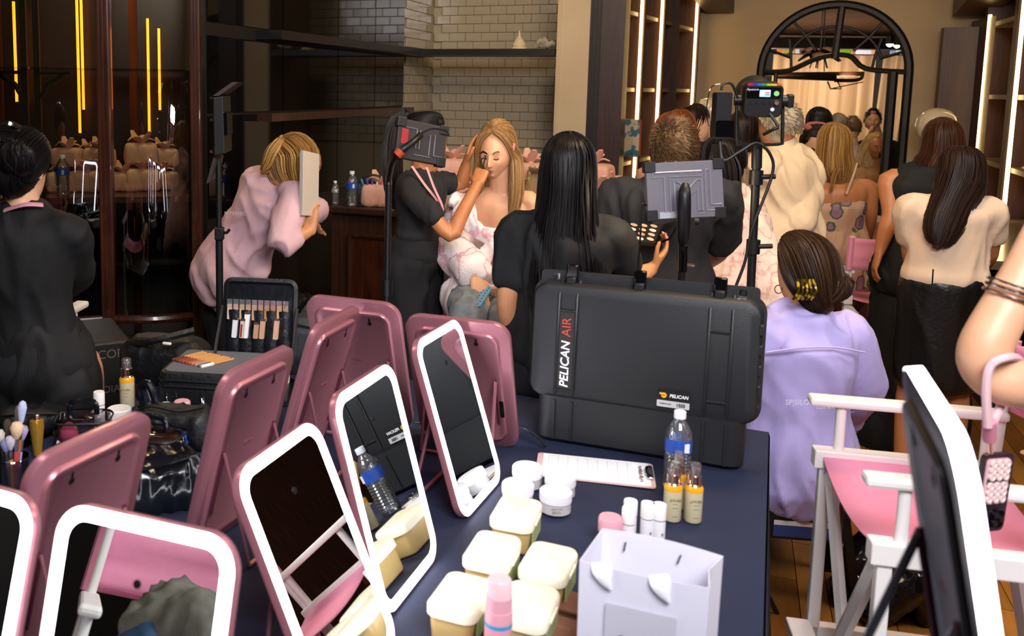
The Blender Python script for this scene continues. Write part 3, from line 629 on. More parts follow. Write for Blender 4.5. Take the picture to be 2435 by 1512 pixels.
for x0, x1, z in ((-.228, -.178, LH-.075), (-.228, -.178, .03), (.175, .232, LH-.09), (.175, .232, .055)):
    G().tube([(x0, yf-.002, z), (x1, yf-.002, z)], .0035, 6, 1, lidM).obj('cross_rib', m_case, lid)
for x in (-.228, -.178, .175, .232): G().tube([(CWd/2+x, .008, .01), (CWd/2+x, .008, BH-.01)], .004, 6).obj('base_rib', m_case, t)
for x in (-.203, -.015, .195):
    g = G(); g.box((x, .03, LH+.028), (.034, .014, .05), lidM); la = g.obj('latch', m_blackgloss, t, bev=.004)
    G().box((x, .018, LH+.002), (.028, .016, .032), lidM).obj('latch_button', m_black, la, bev=.004)
    G().box((x, .032, LH-.012), (.05, .03, .02), lidM).obj('latch_mount', m_case, la, bev=.003)
for x in (-.252, .252):
    g = G(); g.box((x, .048, LH+.012), (.024, .006, .024), lidM); pl = g.obj('lock_plate', m_chrome, t, bev=.002)
    G().lathe([(.006, 0), (.006, .002)], lidM @ Matrix.Translation((x, .0445, LH+.012)) @ Matrix.Rotation(math.pi/2, 4, 'X'), 12).obj('lock_hole', m_black, pl)
RX = Matrix.Rotation(math.pi/2, 4, 'X')
m_txtw = M('print_white', '#e9e9ea', .5); m_txtr = M('print_red', '#c0432f', .5); m_lab = M('label_dark', '#24201f', .5)
G().slab(.042, LH-.115, .002, [(0, 0), (-.0015, 0)], lidM @ Matrix.Translation((-.203, yf, LH/2-.022)), 2).obj('name_strip', m_lab, lid, smooth=False)
RZ = Matrix.Rotation(math.pi/2, 4, 'Y')
tm = lidM @ Matrix.Translation((-.203, yf-.002, .105)) @ RX @ Matrix.Rotation(math.pi/2, 4, 'Z')
text('lettering', 'PELICAN', .034, m_txtw, lid, tm, shear=.15, offset=.0006)
tm = lidM @ Matrix.Translation((-.203, yf-.002, .212)) @ RX @ Matrix.Rotation(math.pi/2, 4, 'Z')
text('lettering_red', 'AIR', .036, m_txtr, lid, tm)
lx, lz = .095, .048
G().slab(.085, .052, .004, [(0, 0), (-.0015, 0)], lidM @ Matrix.Translation((lx, yf, lz)), 3).obj('badge', m_black, lid, smooth=False)
G().slab(.085, .018, .002, [(0, 0), (-.002, 0)], lidM @ Matrix.Translation((lx, yf, lz-.015)), 2).obj('badge_strip', M('badge_grey', '#b9b9ba', .4), lid, smooth=False)
text('badge_name', 'PELICAN', .0125, m_txtw, lid, lidM @ Matrix.Translation((lx+.014, yf-.002, lz+.008)) @ RX, shear=.15, offset=.0003)
text('badge_number', '1555', .012, m_black, lid, lidM @ Matrix.Translation((lx+.02, yf-.003, lz-.0155)) @ RX, offset=.0003)
text('badge_small', 'MADE IN USA', .005, m_black, lid, lidM @ Matrix.Translation((lx-.02, yf-.003, lz-.015)) @ RX)
mY = M('badge_yellow', '#e2b21e', .4)
G().lathe([(.0075, 0), (.0075, .0012)], lidM @ Matrix.Translation((lx-.025, yf-.0015, lz+.008)) @ RX, 16).obj('badge_disc', mY, lid)
G().box((lx-.033, yf-.002, lz+.012), (.007, .001, .005), lidM).obj('badge_beak', mY, lid); G().box((lx-.027, yf-.003, lz+.008), (.011, .001, .003), lidM).obj('badge_wing', m_txtr, lid)
for k in range(5): G().box((CWd+.004, .045, BH+.03+k*.055), (.012, .03, .03)).obj('side_notch', m_case, t, bev=.003)
# ------------------------------------------------------------------ bottles and products
m_water = glassmat('pet_plastic', '#f4f8fa', .10, .04, .07); m_blue = M('label_blue', '#2a55b8', .4, var='#2347a0', vs=60); m_capw = M('cap_white', '#dfe3ea', .35)
def water_bottle(p, h, label, lab=None, group=None):
    t = thing('water_bottle', label, 'bottle', p); k = h/.2
    pr = [(.029, 0), (.032, .006)]
    for i in range(9): pr += [(.0325, .012+i*.0095), (.0295, .017+i*.0095)]
    pr += [(.0325, .1), (.0325, .137), (.031, .15), (.022, .168), (.0125, .18), (.0125, .186)]
    G().lathe([(r*k, z*k) for r, z in pr], n=24).obj('body', m_water, t)
    G().lathe([(.0328*k, .1*k), (.0328*k, .135*k)], n=24, cap=(0, 0)).obj('wrap_label', lab or m_blue, t)
    G().box((.010*k, -.0315*k, .117*k), (.012*k, .004*k, .022*k)).obj('barcode', m_capw, t, smooth=False)
    G().lathe([(.0145*k, .184*k), (.0145*k, .2*k), (.0135*k, .2015*k)], n=20).obj('cap', m_capw, t); return t
p = Z(1607, 1165, T); water_bottle(V((p.x, p.y, T+.003)), .205, 'clear water bottle with blue label standing before the black case')
p = Z(836, 492, 1.071); water_bottle(V((p.x, p.y+.05, 1.072)), .2, 'large water bottle with blue label on the wooden counter')
p = Z(796, 488, 1.071); water_bottle(V((p.x, p.y+.06, 1.072)), .135, 'small water bottle with green label on the wooden counter', M('label_green', '#4f6a3c', .4, var='#b8b49c', vs=40))
q = cp(146, 4.6); water_bottle(V((q.x, q.y, 1.202)), .2, 'water bottle with blue label standing in for a reflection in the cabinet glass')  # second bottle placed where the glass mirrors the counter bottle
m_serum = M('frosted_serum', '#cfc3a0', .35, trans=.1, sss=.1); m_oil = M('serum_oil', '#e0a01a', .25, emit=.05); m_clearcap = glassmat('clear_cap', '#f8f6f4', .10, .03, .08)
m_print = M('print_grey', '#7d7767', .6)
def serum(p, label, h=.14):
    t = thing('serum_bottle', label, 'bottle', p); k = h/.14
    G().lathe([(a_*k, b_*k) for a_, b_ in ((.0195, 0), (.021, .003), (.021, .072), (.0209, .075))], n=24).obj('body', m_serum, t)
    G().lathe([(a_*k, b_*k) for a_, b_ in ((.0211, .074), (.0211, .082), (.018, .088))], n=24).obj('oil_band', m_oil, t)
    G().lathe([(a_*k, b_*k) for a_, b_ in ((.018, .088), (.0145, .0925), (.0155, .093), (.0155, .112), (.0105, .113), (.0105, .128), (.006, .129))], n=20).obj('pump', m_gold, t)
    G().lathe([(a_*k, b_*k) for a_, b_ in ((.0135, .1125), (.0135, .138), (.0125, .14))], n=20).obj('clear_cap', m_clearcap, t)
    text('name_print', "d'ALBA", .009*k, m_print, t, Matrix.Translation((0, -.0213*k, .055*k)) @ RX)
    for z in (.045, .035, .014): G().box((0, -.0205*k, z*k), (.012*k, .0015, .0012)).obj('print_line', m_print, t, smooth=False)
for u, v, l in ((1607, 1208, 'amber serum bottle at the back of the three, before the water bottle'), (1597, 1236, 'front left amber serum bottle with clear cap on navy cloth'), (1646, 1239, 'right amber serum bottle with clear cap near the table edge')):
    p = Z(u, v, T); serum(V((p.x, p.y, T+.003)), l)
p = Z(303, 968, T); serum(V((p.x, p.y, T+.003)), 'amber serum bottle standing alone behind the black cosmetic bags', .155)
m_jar = M('jar_white', '#eceaf0', .3); m_jarglass = M('jar_frost', '#d3cfd2', .25, trans=.3)
for u, v, l in ((1255, 1108, 'white cream jar at the back left of the four'), (1333, 1128, 'white cream jar at the back right, touching the clipboard'), (1232, 1148, 'white cream jar at the front left, nearest the lit mirror'), (1322, 1165, 'white cream jar at the front right with its label showing')):
    p = Z(u, v, T+.055); t = thing('cream_jar', l, 'jar', V((p.x, p.y, T+.003)), 'white cream jars')
    G().lathe([(.033, 0), (.037, .003), (.037, .03)], n=28).obj('glass_base', m_jarglass, t); G().lathe([(.0385, .028), (.039, .032), (.039, .049), (.036, .0525), (.034, .053)], n=28).obj('lid', m_jar, t)
    for z, w2 in ((.02, .026), (.014, .018), (.01, .022)): G().box((-.004, -.0366, z), (w2, .0012, .0012)).obj('label_line', m_print, t, smooth=False)
m_lidy = M('tub_lid', '#f3ecd2', .35); m_tub = M('tub_body', '#d8b878', .3, trans=.15, sss=.1); m_green = M('tub_label', '#9fae78', .5)
for u, v, l in ((1228, 1212, 'cream-lidded tub furthest back, just behind the jars'), (1171, 1302, 'cream-lidded tub second in the left row'), (1304, 1330, 'cream-lidded tub at the right beside the paper bag'), (1097, 1408, 'cream-lidded tub nearest the front left'), (1255, 1430, 'cream-lidded tub behind the pink spray bottle')):
    p = Z(u, v, T+.075); t = thing('pad_tub', l, 'tub', TM((p.x, p.y, T+.003), -a4 + random.uniform(-.06, .06)), 'cream-lidded tubs')
    G().slab(.088, .132, .02, [(0, .008), (.004, .005), (.055, .0)], axis='z', n=5).obj('tub', m_tub, t); G().slab(.097, .141, .024, [(.052, 0), (.068, 0), (.073, .003), (.075, .008)], axis='z', n=6).obj('lid', m_lidy, t)
    G().box((.046, 0, .03), (.002, .09, .035)).obj('side_label', m_green, t, smooth=False); G().box((.0495, 0, .058), (.004, .05, .008)).obj('lid_tab', m_lidy, t, bev=.001)
    text('lid_print', "d'ALBA", .012, M('lid_emboss', '#e6dcb8', .4), t, Matrix.Translation((0, 0, .0752)) @ Matrix.Rotation(1.3, 4, 'Z'))
m_pinkp = M('pink_plastic', '#dfa0ad', .3); m_pinkc = M('pink_cap', '#e3b7bd', .35); m_cyan = M('cyan_band', '#3d97c8', .4)
p = V((.247, 1.50, T+.003)); ht = A(1183, 1374, 1.5).z - p.z
t = thing('spray_bottle', 'pink mist spray bottle with blue band in the front row', 'bottle', p)
G().lathe([(.0225, 0), (.024, .003), (.024, ht-.062), (.0235, ht-.055)], n=26).obj('body', m_pinkp, t); G().lathe([(.0243, ht-.083), (.0243, ht-.076)], n=26, cap=(0, 0)).obj('blue_band', m_cyan, t)
G().lathe([(.0225, ht-.056), (.0225, ht-.03)], n=24).obj('collar', m_pinkp, t); G().lathe([(.021, ht-.045), (.021, ht-.004), (.018, ht)], n=26).obj('cap', m_pinkc, t)
for u, v, l in ((1500, 1190, 'rearmost small white bottle in the cluster of four'), (1541, 1196, 'middle small white bottle in the cluster of four'), (1569, 1199, 'right small white bottle in the cluster of four'), (1496, 1208, 'front left small white bottle beside the pink lid')):
    p = Z(u, v, T+.088); t = thing('mini_bottle', l, 'bottle', V((p.x, p.y, T+.003)), 'small white bottles')
    G().lathe([(.0145, 0), (.015, .002), (.015, .05)], n=20).obj('body', m_jar, t); G().lathe([(.0152, .05), (.0152, .052)], n=20, cap=(0, 0)).obj('band', M('thin_band', '#8d8574', .3, .5), t)
    G().lathe([(.0155, .052), (.0155, .083), (.0145, .086)], n=20).obj('cap', m_white, t); text('print', 'ab', .008, m_print, t, Matrix.Translation((.004, -.0152, .02)) @ RX @ Matrix.Rotation(1.57, 4, 'Z'))
p = Z(1452, 1228, T+.07); t = thing('balm_jar', 'small jar with pink lid beside the white bottles', 'jar', V((p.x, p.y, T+.003)))
G().lathe([(.023, 0), (.0235, .004), (.0235, .035)], n=24).obj('body', m_jarglass, t); G().lathe([(.0265, .034), (.0265, .062), (.024, .067)], n=24).obj('lid', m_pinkp, t)
# clipboard
qs = [Z(1290, 1058, T+.006), Z(1588, 1108, T+.006), Z(1566, 1169, T+.006), Z(1372, 1148, T+.006)]
c0 = qs[3].copy(); dx = (qs[2]-qs[3]); lx_ = dx.normalized(); ly_ = V((-lx_.y, lx_.x, 0)); cm_ = Matrix((lx_, ly_, UP)).transposed().to_4x4(); cm_.translation = V((qs[3].x-.1, qs[3].y+.045, T+.0035))
t = thing('clipboard', 'pink clipboard with a printed table sheet and metal clip', 'clipboard', cm_)
CLW, CLD = .305, .16
G().slab(CLW, CLD, .01, [(0, 0), (.003, 0)], Matrix.Translation((CLW/2, CLD/2, 0)), 3, axis='z').obj('board', M('clip_pink', '#d9b6b6', .4), t, smooth=False)
for k in range(3): G().slab(CLW-.03, CLD-.012, .001, [(.0032+k*.0006, 0), (.0037+k*.0006, 0)], Matrix.Translation((CLW/2-.002*k+.004, CLD/2, 0)), 1, axis='z').obj('sheet', M('paper', '#eef0f2', .7), t, smooth=False)
m_line = M('print_line', '#9aa4b0', .7)
for k in range(9): G().box((.03+k*.026, CLD/2, .0053), (.0007, CLD-.03, .0002)).obj('grid_line', m_line, t, smooth=False)
for k in range(12): G().box((.14, .016+k*.0115, .0053), (.22, .0006, .0002)).obj('row_line', m_line, t, smooth=False)
for k in range(11): G().box((CLW-.035+random.uniform(-.0015, .0015), .028+k*.0098, .0054), (random.uniform(.007, .011), random.uniform(.004, .008), .0003)).obj('title_mark', M('print_plum', '#5a2f3a', .7), t, smooth=False)
cl = G().box((CLW-.012, CLD/2, .009), (.018, .075, .006)).obj('clip', m_chrome, t, bev=.002)
G().tube([(CLW-.006, CLD/2-.035, .012), (CLW-.02, CLD/2-.02, .016), (CLW-.02, CLD/2+.02, .016), (CLW-.006, CLD/2+.035, .012)], .0025, 6, 3).obj('clip_wire', m_blackgloss, cl)
# cable
G().tube([Z(985, 1005, T+.01), Z(1100, 1000, T+.012), Z(1180, 1008, T+.03), Z(1240, 1015, T+.05), Z(1280, 1040, T+.03), Z(1297, 1062, T+.012)], .004, 8, 5).obj('power_cable', m_black, label='black cable curving from the mirrors to the clipboard', cat='cable')
# paper bag
zb_ = .955; BL_, BR_, FR_, FL_ = Z(1432, 1256, zb_), Z(1720, 1322, zb_), Z(1688, 1398, zb_), Z(1378, 1332, zb_)
bo = (FL_+BR_)/2; bo.z = T+.003
m_bag = M('white_paper', '#d9d8e6', .6); t = thing('paper_bag', 'white paper gift bag with ribbon handles standing open in front', 'bag', bo)
def bg(g): g.v = [p - bo for p in g.v]; return g
def edge(p, q, n, sag):
    out = []
    for k in range(n):
        f_ = k/n; out.append(p.lerp(q, f_) + UP*sag*math.sin(math.pi*f_))
    return out
rim = edge(FL_, FR_, 10, -.004) + edge(FR_, (FR_+BR_)/2 + (FL_-FR_).normalized()*.012, 3, 0) + edge((FR_+BR_)/2 + (FL_-FR_).normalized()*.012, BR_, 3, 0) + edge(BR_, BL_, 10, .006) + edge(BL_, (BL_+FL_)/2, 3, 0) + edge((BL_+FL_)/2 - (FL_-FR_).normalized()*-.0, FL_, 3, 0)
cen = sum(rim, V((0, 0, 0)))/len(rim)
def lay(z, sc): return [V((cen.x + (p.x-cen.x)*sc, cen.y + (p.y-cen.y)*sc, p.z if z is None else z)) for p in rim]
bg(G().stack([lay(T+.006, .985), lay(T+.1, .99), lay(None, 1.0), lay(None, .985), lay(T+.1, .975), lay(T+.009, .97)])).obj('paper_body', m_bag, t, angle=30)
for f_ in (.17, .62):
    p = FL_.lerp(FR_, f_); nrm = (FR_-FL_).cross(UP).normalized()
    bg(G().loft([(p + UP*.002 - nrm*.002, .016, .002, FR_-FL_), (p + nrm*.006 + UP*-.01 + (FR_-FL_)*.02, .016, .003, FR_-FL_), (p + nrm*.007 + UP*-.025 + (FR_-FL_)*.05, .010, .003, FR_-FL_), (p + nrm*.006 + UP*-.036 + (FR_-FL_)*.09, .003, .002, FR_-FL_)], 8, 3)).obj('ribbon', M('ribbon_white', '#f2f2fa', .5, sheen=.5), t)
for f_, dz in ((.22, .006), (.66, .0)):
    p = BL_.lerp(BR_, f_) + UP*(-.022) + (FL_-BL_).normalized()*.006; bg(G().tube([p + UP*(-.009) - (BR_-BL_)*(.012+dz), p + UP*.009 + (BR_-BL_)*(.012-dz*3)], .0014, 6)).obj('ribbon_slot', m_black, t)
fx = (FR_-FL_).normalized(); fy_ = UP; fz_ = fx.cross(UP)
pm = Matrix((fx, UP, fz_)).transposed().to_4x4(); pm.translation = FL_.lerp(FR_, .5) - bo + fz_*.004 - UP*.10
G().slab(.115, .075, .001, [(0, 0), (.0006, 0)], pm @ Matrix.Rotation(0, 4, 'X'), 1, axis='z').obj('print_panel', M('bag_grey', '#c3c3cf', .6), t, smooth=False)
text('bag_letter', 'Y', .07, m_black, t, pm @ Matrix.Translation((-.012, -.042, .0012)))
# brown palettes
m_brown = M('brown_box', '#8a5f50', .3, .25, bump=.05)
for k, (u, v, l) in enumerate(((1352, 1432, 'square brown compact box lying behind the other'), (1338, 1497, 'square brown compact box at the bottom with printed name'))):
    p = Z(u, v, T+.015); t = thing('compact_box', l, 'box', TM((p.x, p.y, T+.003), -a4-.1))
    G().box((0, 0, .008), (.075, .075, .016)).obj('carton', m_brown, t, bev=.001, smooth=False); G().box((0, -.0365, .010), (.074, .003, .002)).obj('carton_flap', m_gold, t, smooth=False)
    if k: text('carton_print', 'PATRICK', .009, M('print_gold', '#b08a7c', .4, .3), t, Matrix.Translation((-.004, 0, .0162)))
# ------------------------------------------------------------------ left-hand makeup kit
m_nylon = M('black_nylon', '#0f1013', .5, bump=.3, bs=60); m_vinyl = M('black_vinyl', '#0c0f14', .16, bump=.5, bs=12); m_felt = M('grey_felt', '#5f6066', .9)
m_pvc = glassmat('clear_pvc', '#d9d3da', .10, .08)
# train case: local x right, y away
tm_ = TM(Z(372, 1004, T) + V((.0, .02, .004)), -.14); t = thing('makeup_case', 'open black soft makeup case with grey tray of pencils', 'makeup case', tm_)
G().slab(.34, .26, .03, [(0, .006), (.01, 0), (.135, 0), (.145, .004)], Matrix.Translation((.17, .13, 0)), 5, axis='z').obj('body', m_nylon, t)
for z in (.10, .118): G().slab(.346, .266, .033, [(z, 0), (z+.005, -.002), (z+.01, 0)], Matrix.Translation((.17, .13, 0)), 5, axis='z', cap=(0, 0)).obj('zip_piping', m_black, t)
G().slab(.31, .23, .02, [(.146, 0), (.149, 0)], Matrix.Translation((.17, .13, 0)), 4, axis='z').obj('felt_tray', m_felt, t, smooth=False)
for x, z in ((.045, .085), (.16, .08)):
    G().tube([(x-.014, -.004, z), (x-.014, -.006, z-.02), (x, -.007, z-.03), (x+.014, -.006, z-.02), (x+.014, -.004, z)], .002, 6, 4).obj('d_ring', m_chrome, t)
G().tube([(.14, -.006, .075), (.142, -.007, .05), (.138, -.007, .03), (.146, -.007, .03), (.142, -.007, .05)], .002, 6, 3).obj('zip_pull', m_chrome, t)
lm_ = Matrix.Translation((.245, .275, .12)) @ Matrix.Rotation(-.12, 4, 'X')
G().slab(.25, .27, .03, [(0, .005), (-.02, 0), (-.025, .012), (-.012, .02)], lm_ @ Matrix.Translation((0, .02, .13)), 5).obj('lid', m_nylon, t)
G().slab(.225, .235, .02, [(0, 0), (-.006, .004)], lm_ @ Matrix.Translation((0, .006, .13)), 4).obj('lid_lining', M('lining', '#0e1216', .3, bump=.8, bs=9), t)
for k in range(5):
    for z, h in ((.02, .075), (.10, .055)):
        G().loft([((-.084+k*.042, -.008, z), .021, .010, V((1, 0, 0))), ((-.084+k*.042, -.010, z+h), .021, .012, V((1, 0, 0)))], 10, 2).obj('pocket', M('pocket_vinyl', '#12161b', .35, bump=.6, bs=40), t).matrix_local = lm_
for sx in (-1, 1): G().tube([lm_ @ V((sx*.125, 0, .17)), lm_ @ V((sx*.127, -.05, .07)), V((.245+sx*.128, .2, .13))], .006, 6, 3, flat=.4).obj('strap', M('strap_black', '#1b1a1b', .7), t)
G().tube([lm_ @ V((.095, -.014, .215)), lm_ @ V((.09, -.015, .19)), lm_ @ V((.086, -.015, .17))], .003, 6, 2).obj('zip_slider', m_chrome, t)
# pencils
pc_cols = ['#5a3020', '#5a3020', '#6b3f2c', '#a03020', '#7d4234', '#a0583c', '#b06a44', '#8d8a86', '#7a5a44', '#e8e4e0']
for k, c in enumerate(pc_cols):
    mt = tm_ @ Matrix.Translation((.035+k*.0125, .145-k*.006, .153)) @ Matrix.Rotation(-.62 - random.uniform(-.05, .05), 4, 'Z') @ Matrix.Rotation(-math.pi/2, 4, 'X')
    l = ['darkest brown pencil at the left end of the row', 'dark brown pencil second from the left in the row', 'brown pencil third from the left in the row', 'red capped pencil in the row on the tray', 'plum brown pencil right of the red one', 'rust brown pencil in the middle of the row', 'orange brown pencil right of the middle', 'grey capped pencil near the row right end', 'taupe pencil second from the right end', 'white capped pencil at the right end of the row'][k]
    t2_ = thing('makeup_pencil', l, 'pencil', mt, 'makeup pencils on the grey tray')
    G().lathe([(.0048, -.045), (.0052, -.043), (.0052, .0)], n=8).obj('cap', M('pencil_%d' % k, c, .4), t2_); G().lathe([(.0042, 0), (.0042, .075), (.0038, .078)], n=8).obj('barrel', M('pencil_wood', '#c08a4e', .45), t2_)
# foundations in the lid
tones = ['#cdb3a0', '#c9a88c', '#c4a27e', '#c09a74', '#b98f66', '#b0845a', '#a87a4c', '#9c6c42', '#bb9468', '#ad8448']
for k, c in enumerate(tones):
    mt = tm_ @ lm_ @ Matrix.Translation((-.098+k*.0208, -.010, .128)); t2_ = thing('foundation_bottle', 'small foundation bottle, number %s from the left in the upper pocket row' % ['one', 'two', 'three', 'four', 'five', 'six', 'seven', 'eight', 'nine', 'ten'][k], 'bottle', mt, 'foundation bottles in the lid pockets')
    G().slab(.016, .05, .002, [(-.007, 0), (.007, 0)], Matrix.Translation((0, 0, .025)), 2).obj('bottle', M('tone_%d' % k, c, .35), t2_, smooth=False); G().slab(.018, .03, .002, [(-.008, 0), (.008, 0)], Matrix.Translation((0, 0, .052)), 2).obj('clear_cap', m_clearcap, t2_, smooth=False)
for x, c, h, l in ((-.078, '#d9d9d8', .062, 'white makeup tube left in the lower pocket row'), (-.052, '#c9b9a8', .06, 'cream tube with red stripe in the lower row'), (-.04, '#e6e4e2', .082, 'tall white tube marked with a nine'), (-.006, '#b08a6a', .05, 'short tan tube in the lower row'), (.014, '#bd9478', .062, 'tan concealer tube in the middle lower row'), (.06, '#c79c80', .065, 'tan concealer tube at the right lower row')):
    mt = tm_ @ lm_ @ Matrix.Translation((x, -.024, .07)) @ Matrix.Rotation(.06, 4, 'Y'); t2_ = thing('makeup_tube', l, 'tube', mt)
    G().slab(.016, h, .003, [(-.006, 0), (.006, 0)], Matrix.Translation((0, 0, h/2)), 2).obj('tube_body', M('tube_'+c[1:], c, .35), t2_, smooth=False); G().slab(.0165, .008, .002, [(-.0065, 0), (.0065, 0)], Matrix.Translation((0, 0, h)), 2).obj('tube_cap', m_chrome if c > '#b' else m_white, t2_, smooth=False)
    if 'stripe' in l: G().box((-.003, -.0065, h*.4), (.006, .001, h*.7)).obj('red_stripe', M('stripe_red', '#8f2a18', .4), t2_, smooth=False)
# second black bag behind the case
def softbag(name, label, p, w_, d_, h, rz, mat, cat='bag', fold=.006):
    t = thing(name, label, cat, TM(p, rz)); g = G(); g.slab(w_, d_, min(w_, d_)*.3, [(0, .01), (h*.3, -.004), (h*.75, .0), (h, d_*.25)], axis='z', n=5)
    mkobj('body', remesh(g, .01, 2, fold, 12), mat, t); return t
t = softbag('shoulder_bag', 'black shoulder bag slumped behind the makeup case', Z(395, 930, T) + V((-.02, .12, .003)), .3, .16, .15, -.3, m_nylon)
G().tube([(-.12, -.05, .13), (0, -.09, .16), (.12, -.03, .19)], .012, 8, 4).obj('strap', m_nylon, t); G().box((.05, -.09, .155), (.03, .01, .008)).obj('white_tag', m_white, t, bev=.002)
p = A(690, 760, 3.15); t = softbag('backpack', 'dark grey backpack behind the rearmost rose mirror', V((p.x, p.y+.1, T+.003 if False else .742)), .2, .12, .2, 0, M('bag_grey_dark', '#1c1f24', .6, bump=.2, bs=80))
G().tube([(-.07, -.055, .17), (0, -.065, .185), (.07, -.055, .17)], .006, 6, 3).obj('zip', m_black, t)
t = softbag('cosmetic_bag', 'open black mesh cosmetic bag holding blue and pink caps', Z(415, 1062, T) + V((0, .02, .003)), .21, .1, .11, -.15, m_nylon)
G().tube([(-.1, -.05, .10), (-.05, -.055, .125), (.03, -.055, .115), (.1, -.05, .13)], .005, 6, 3).obj('zip_edge', m_black, t); G().tube([(-.1, 0, .1), (-.105, 0, .15), (-.08, 0, .17), (-.06, 0, .12)], .012, 8, 3).obj('flap', m_vinyl, t)
for u, v, c, r, l in ((394, 968, '#9fb8d6', .017, 'pale blue cap sticking out of the black cosmetic bag'), (433, 962, '#cf96a4', .024, 'pink cap sticking out of the black cosmetic bag')):
    p = A(u, v, Z(415, 1062, T).y+.06); t = thing('bottle_cap', l, 'bottle', V((p.x, p.y, T+.06))); h = p.z - T - .06 + .012
    G().lathe([(r*.9, 0), (r*.9, h*.6)], n=20).obj('body', m_jarglass, t); G().lathe([(r, h*.55), (r, h-.004), (r*.85, h)], n=24).obj('cap', M('cap_'+c[1:], c, .35), t)
# clear bags
def clearbag(name, label, p, w_, d_, h, rz, dark=True):
    t = thing(name, label, 'bag', TM(p, rz)); G().slab(w_, d_, min(w_, d_)*.3, [(0, .006), (h*.5, -.004), (h*.9, .004), (h, .02)], axis='z', n=5).obj('clear_skin', m_pvc, t)
    for z in (.004, h*.85): G().slab(w_+.006, d_+.006, min(w_, d_)*.32, [(z, 0), (z+.004, -.003), (z+.008, 0)], axis='z', n=5, cap=(0, 0)).obj('black_trim', m_black, t)
    G().tube([(-w_*.25, 0, h), (-w_*.2, 0, h+.035), (w_*.2, 0, h+.035), (w_*.25, 0, h)], .008, 8, 4).obj('handle', m_vinyl, t); return t
pk = Z(170, 1072, T) + V((.02, .05, .003)); clearbag('clear_pouch', 'clear vinyl pouch with black handle and pink sponge inside', pk, .15, .11, .085, .1)
t = thing('makeup_sponge', 'bright pink makeup sponge in the clear pouch', 'sponge', pk + V((-.035, -.02, .006))); G().lathe([(.001, 0), (.022, .006), (.027, .022), (.022, .045), (.01, .06), (.001, .064)], n=20).obj('foam', M('hot_pink', '#e0607f', .7), t); G().lathe([(.0275, .02), (.0275, .024)], n=20, cap=(0, 0)).obj('seam', M('hot_pink2', '#c94a6c', .7), t)
pk = Z(355, 1120, T) + V((0, .05, .003)); clearbag('clear_pouch', 'clear vinyl pouch full of brown palettes behind the mirror back', pk, .16, .11, .09, -.3)
for k in range(5):
    t = thing('compact_palette', 'brown compact in the clear pouch, number %s from the bottom' % ['one', 'two', 'three', 'four', 'five'][k], 'compact', TM(pk + V((-.01+.006*k, .004*(k % 2), .006+k*.0135)), -.3+k*.1)); G().slab(.1, .06, .01, [(0, .001), (.002, 0), (.005, 0)], axis='z', n=3).obj('base', M('pal_base', '#7a4f3c', .4), t); G().slab(.1, .06, .01, [(.0055, 0), (.009, 0), (.011, .001)], axis='z', n=3).obj('lid', M('pal_%d' % k, ['#8d5a42', '#6d3e2e', '#a37a5c', '#b8a08c', '#5d3a2c'][k], .3), t)
p = Z(360, 1200, T); t = softbag('vinyl_bag', 'shiny black vinyl bag slumped beside the rose mirror', V((p.x, p.y, T+.003)), .22, .14, .13, .45, m_vinyl, fold=.012); G().tube([(-.1, -.06, .11), (0, -.075, .125), (.1, -.055, .13)], .005, 6, 3).obj('seam', m_vinyl, t)
p = Z(432, 1085, T); t = thing('blue_bottle', 'small blue glass bottle beside the black cosmetic bag', 'bottle', V((p.x, p.y, T+.003))); mb = M('cobalt', '#173f9c', .2); G().lathe([(.017, 0), (.018, .003), (.018, .04), (.014, .045)], n=20).obj('body', mb, t); G().lathe([(.0145, .045), (.0145, .066), (.013, .068)], n=20).obj('cap', mb, t)
p = Z(322, 1150, T); t = thing('lotion_tube', 'white and peach lotion tube lying beside the clear pouch', 'tube', Matrix.Translation((p.x, p.y, T+.02)) @ Matrix.Rotation(-.35, 4, 'Z') @ Matrix.Rotation(math.pi/2, 4, 'Y')); G().lathe([(.015, -.05), (.016, -.045), (.016, .01)], n=18).obj('body', m_white, t); G().lathe([(.0162, .01), (.0162, .045), (.014, .05)], n=18).obj('cap', M('peach', '#d99a78', .4), t)
p = Z(237, 1010, T); t = thing('white_bottle', 'slim white bottle standing behind the clear pouch', 'bottle', V((p.x, p.y, T+.003))); G().lathe([(.0155, 0), (.016, .002), (.016, .06)], n=20).obj('body', m_white, t); G().lathe([(.0165, .062), (.0165, .098), (.0155, .1)], n=20).obj('cap', m_white, t); G().lathe([(.0162, .06), (.0162, .062)], n=20, cap=(0, 0)).obj('band', m_black, t)
p = Z(262, 1005, T); t = thing('powder_jar', 'low white powder jar next to the slim white bottle', 'jar', V((p.x+.02, p.y+.03, T+.003))); G().lathe([(.035, 0), (.036, .003), (.036, .018)], n=24).obj('base', m_white, t); G().lathe([(.037, .018), (.037, .03), (.034, .033)], n=24).obj('lid', m_white, t)
p = Z(90, 1085, T); t = thing('perfume_bottle', 'gold glass perfume bottle glowing beside the brush pot', 'bottle', V((p.x, p.y, T+.003))); mg = M('gold_glass', '#c89a3a', .1, .6, coat=.5); G().lathe([(.01, 0), (.012, .01), (.016, .05), (.02, .085), (.018, .1), (.014, .102)], n=18).obj('flacon', mg, t); G().lathe([(.008, .102), (.008, .115), (.007, .117)], n=14).obj('stopper', m_gold, t)
p = Z(30, 1060, T); t = softbag('zip_pouch', 'black zipped pouch behind the brush pot', V((p.x+.02, p.y+.12, T+.003)), .18, .1, .07, .1, m_nylon); G().tube([(-.08, -.04, .06), (0, -.05, .065), (.08, -.04, .06)], .004, 6, 3).obj('zip', m_black, t)
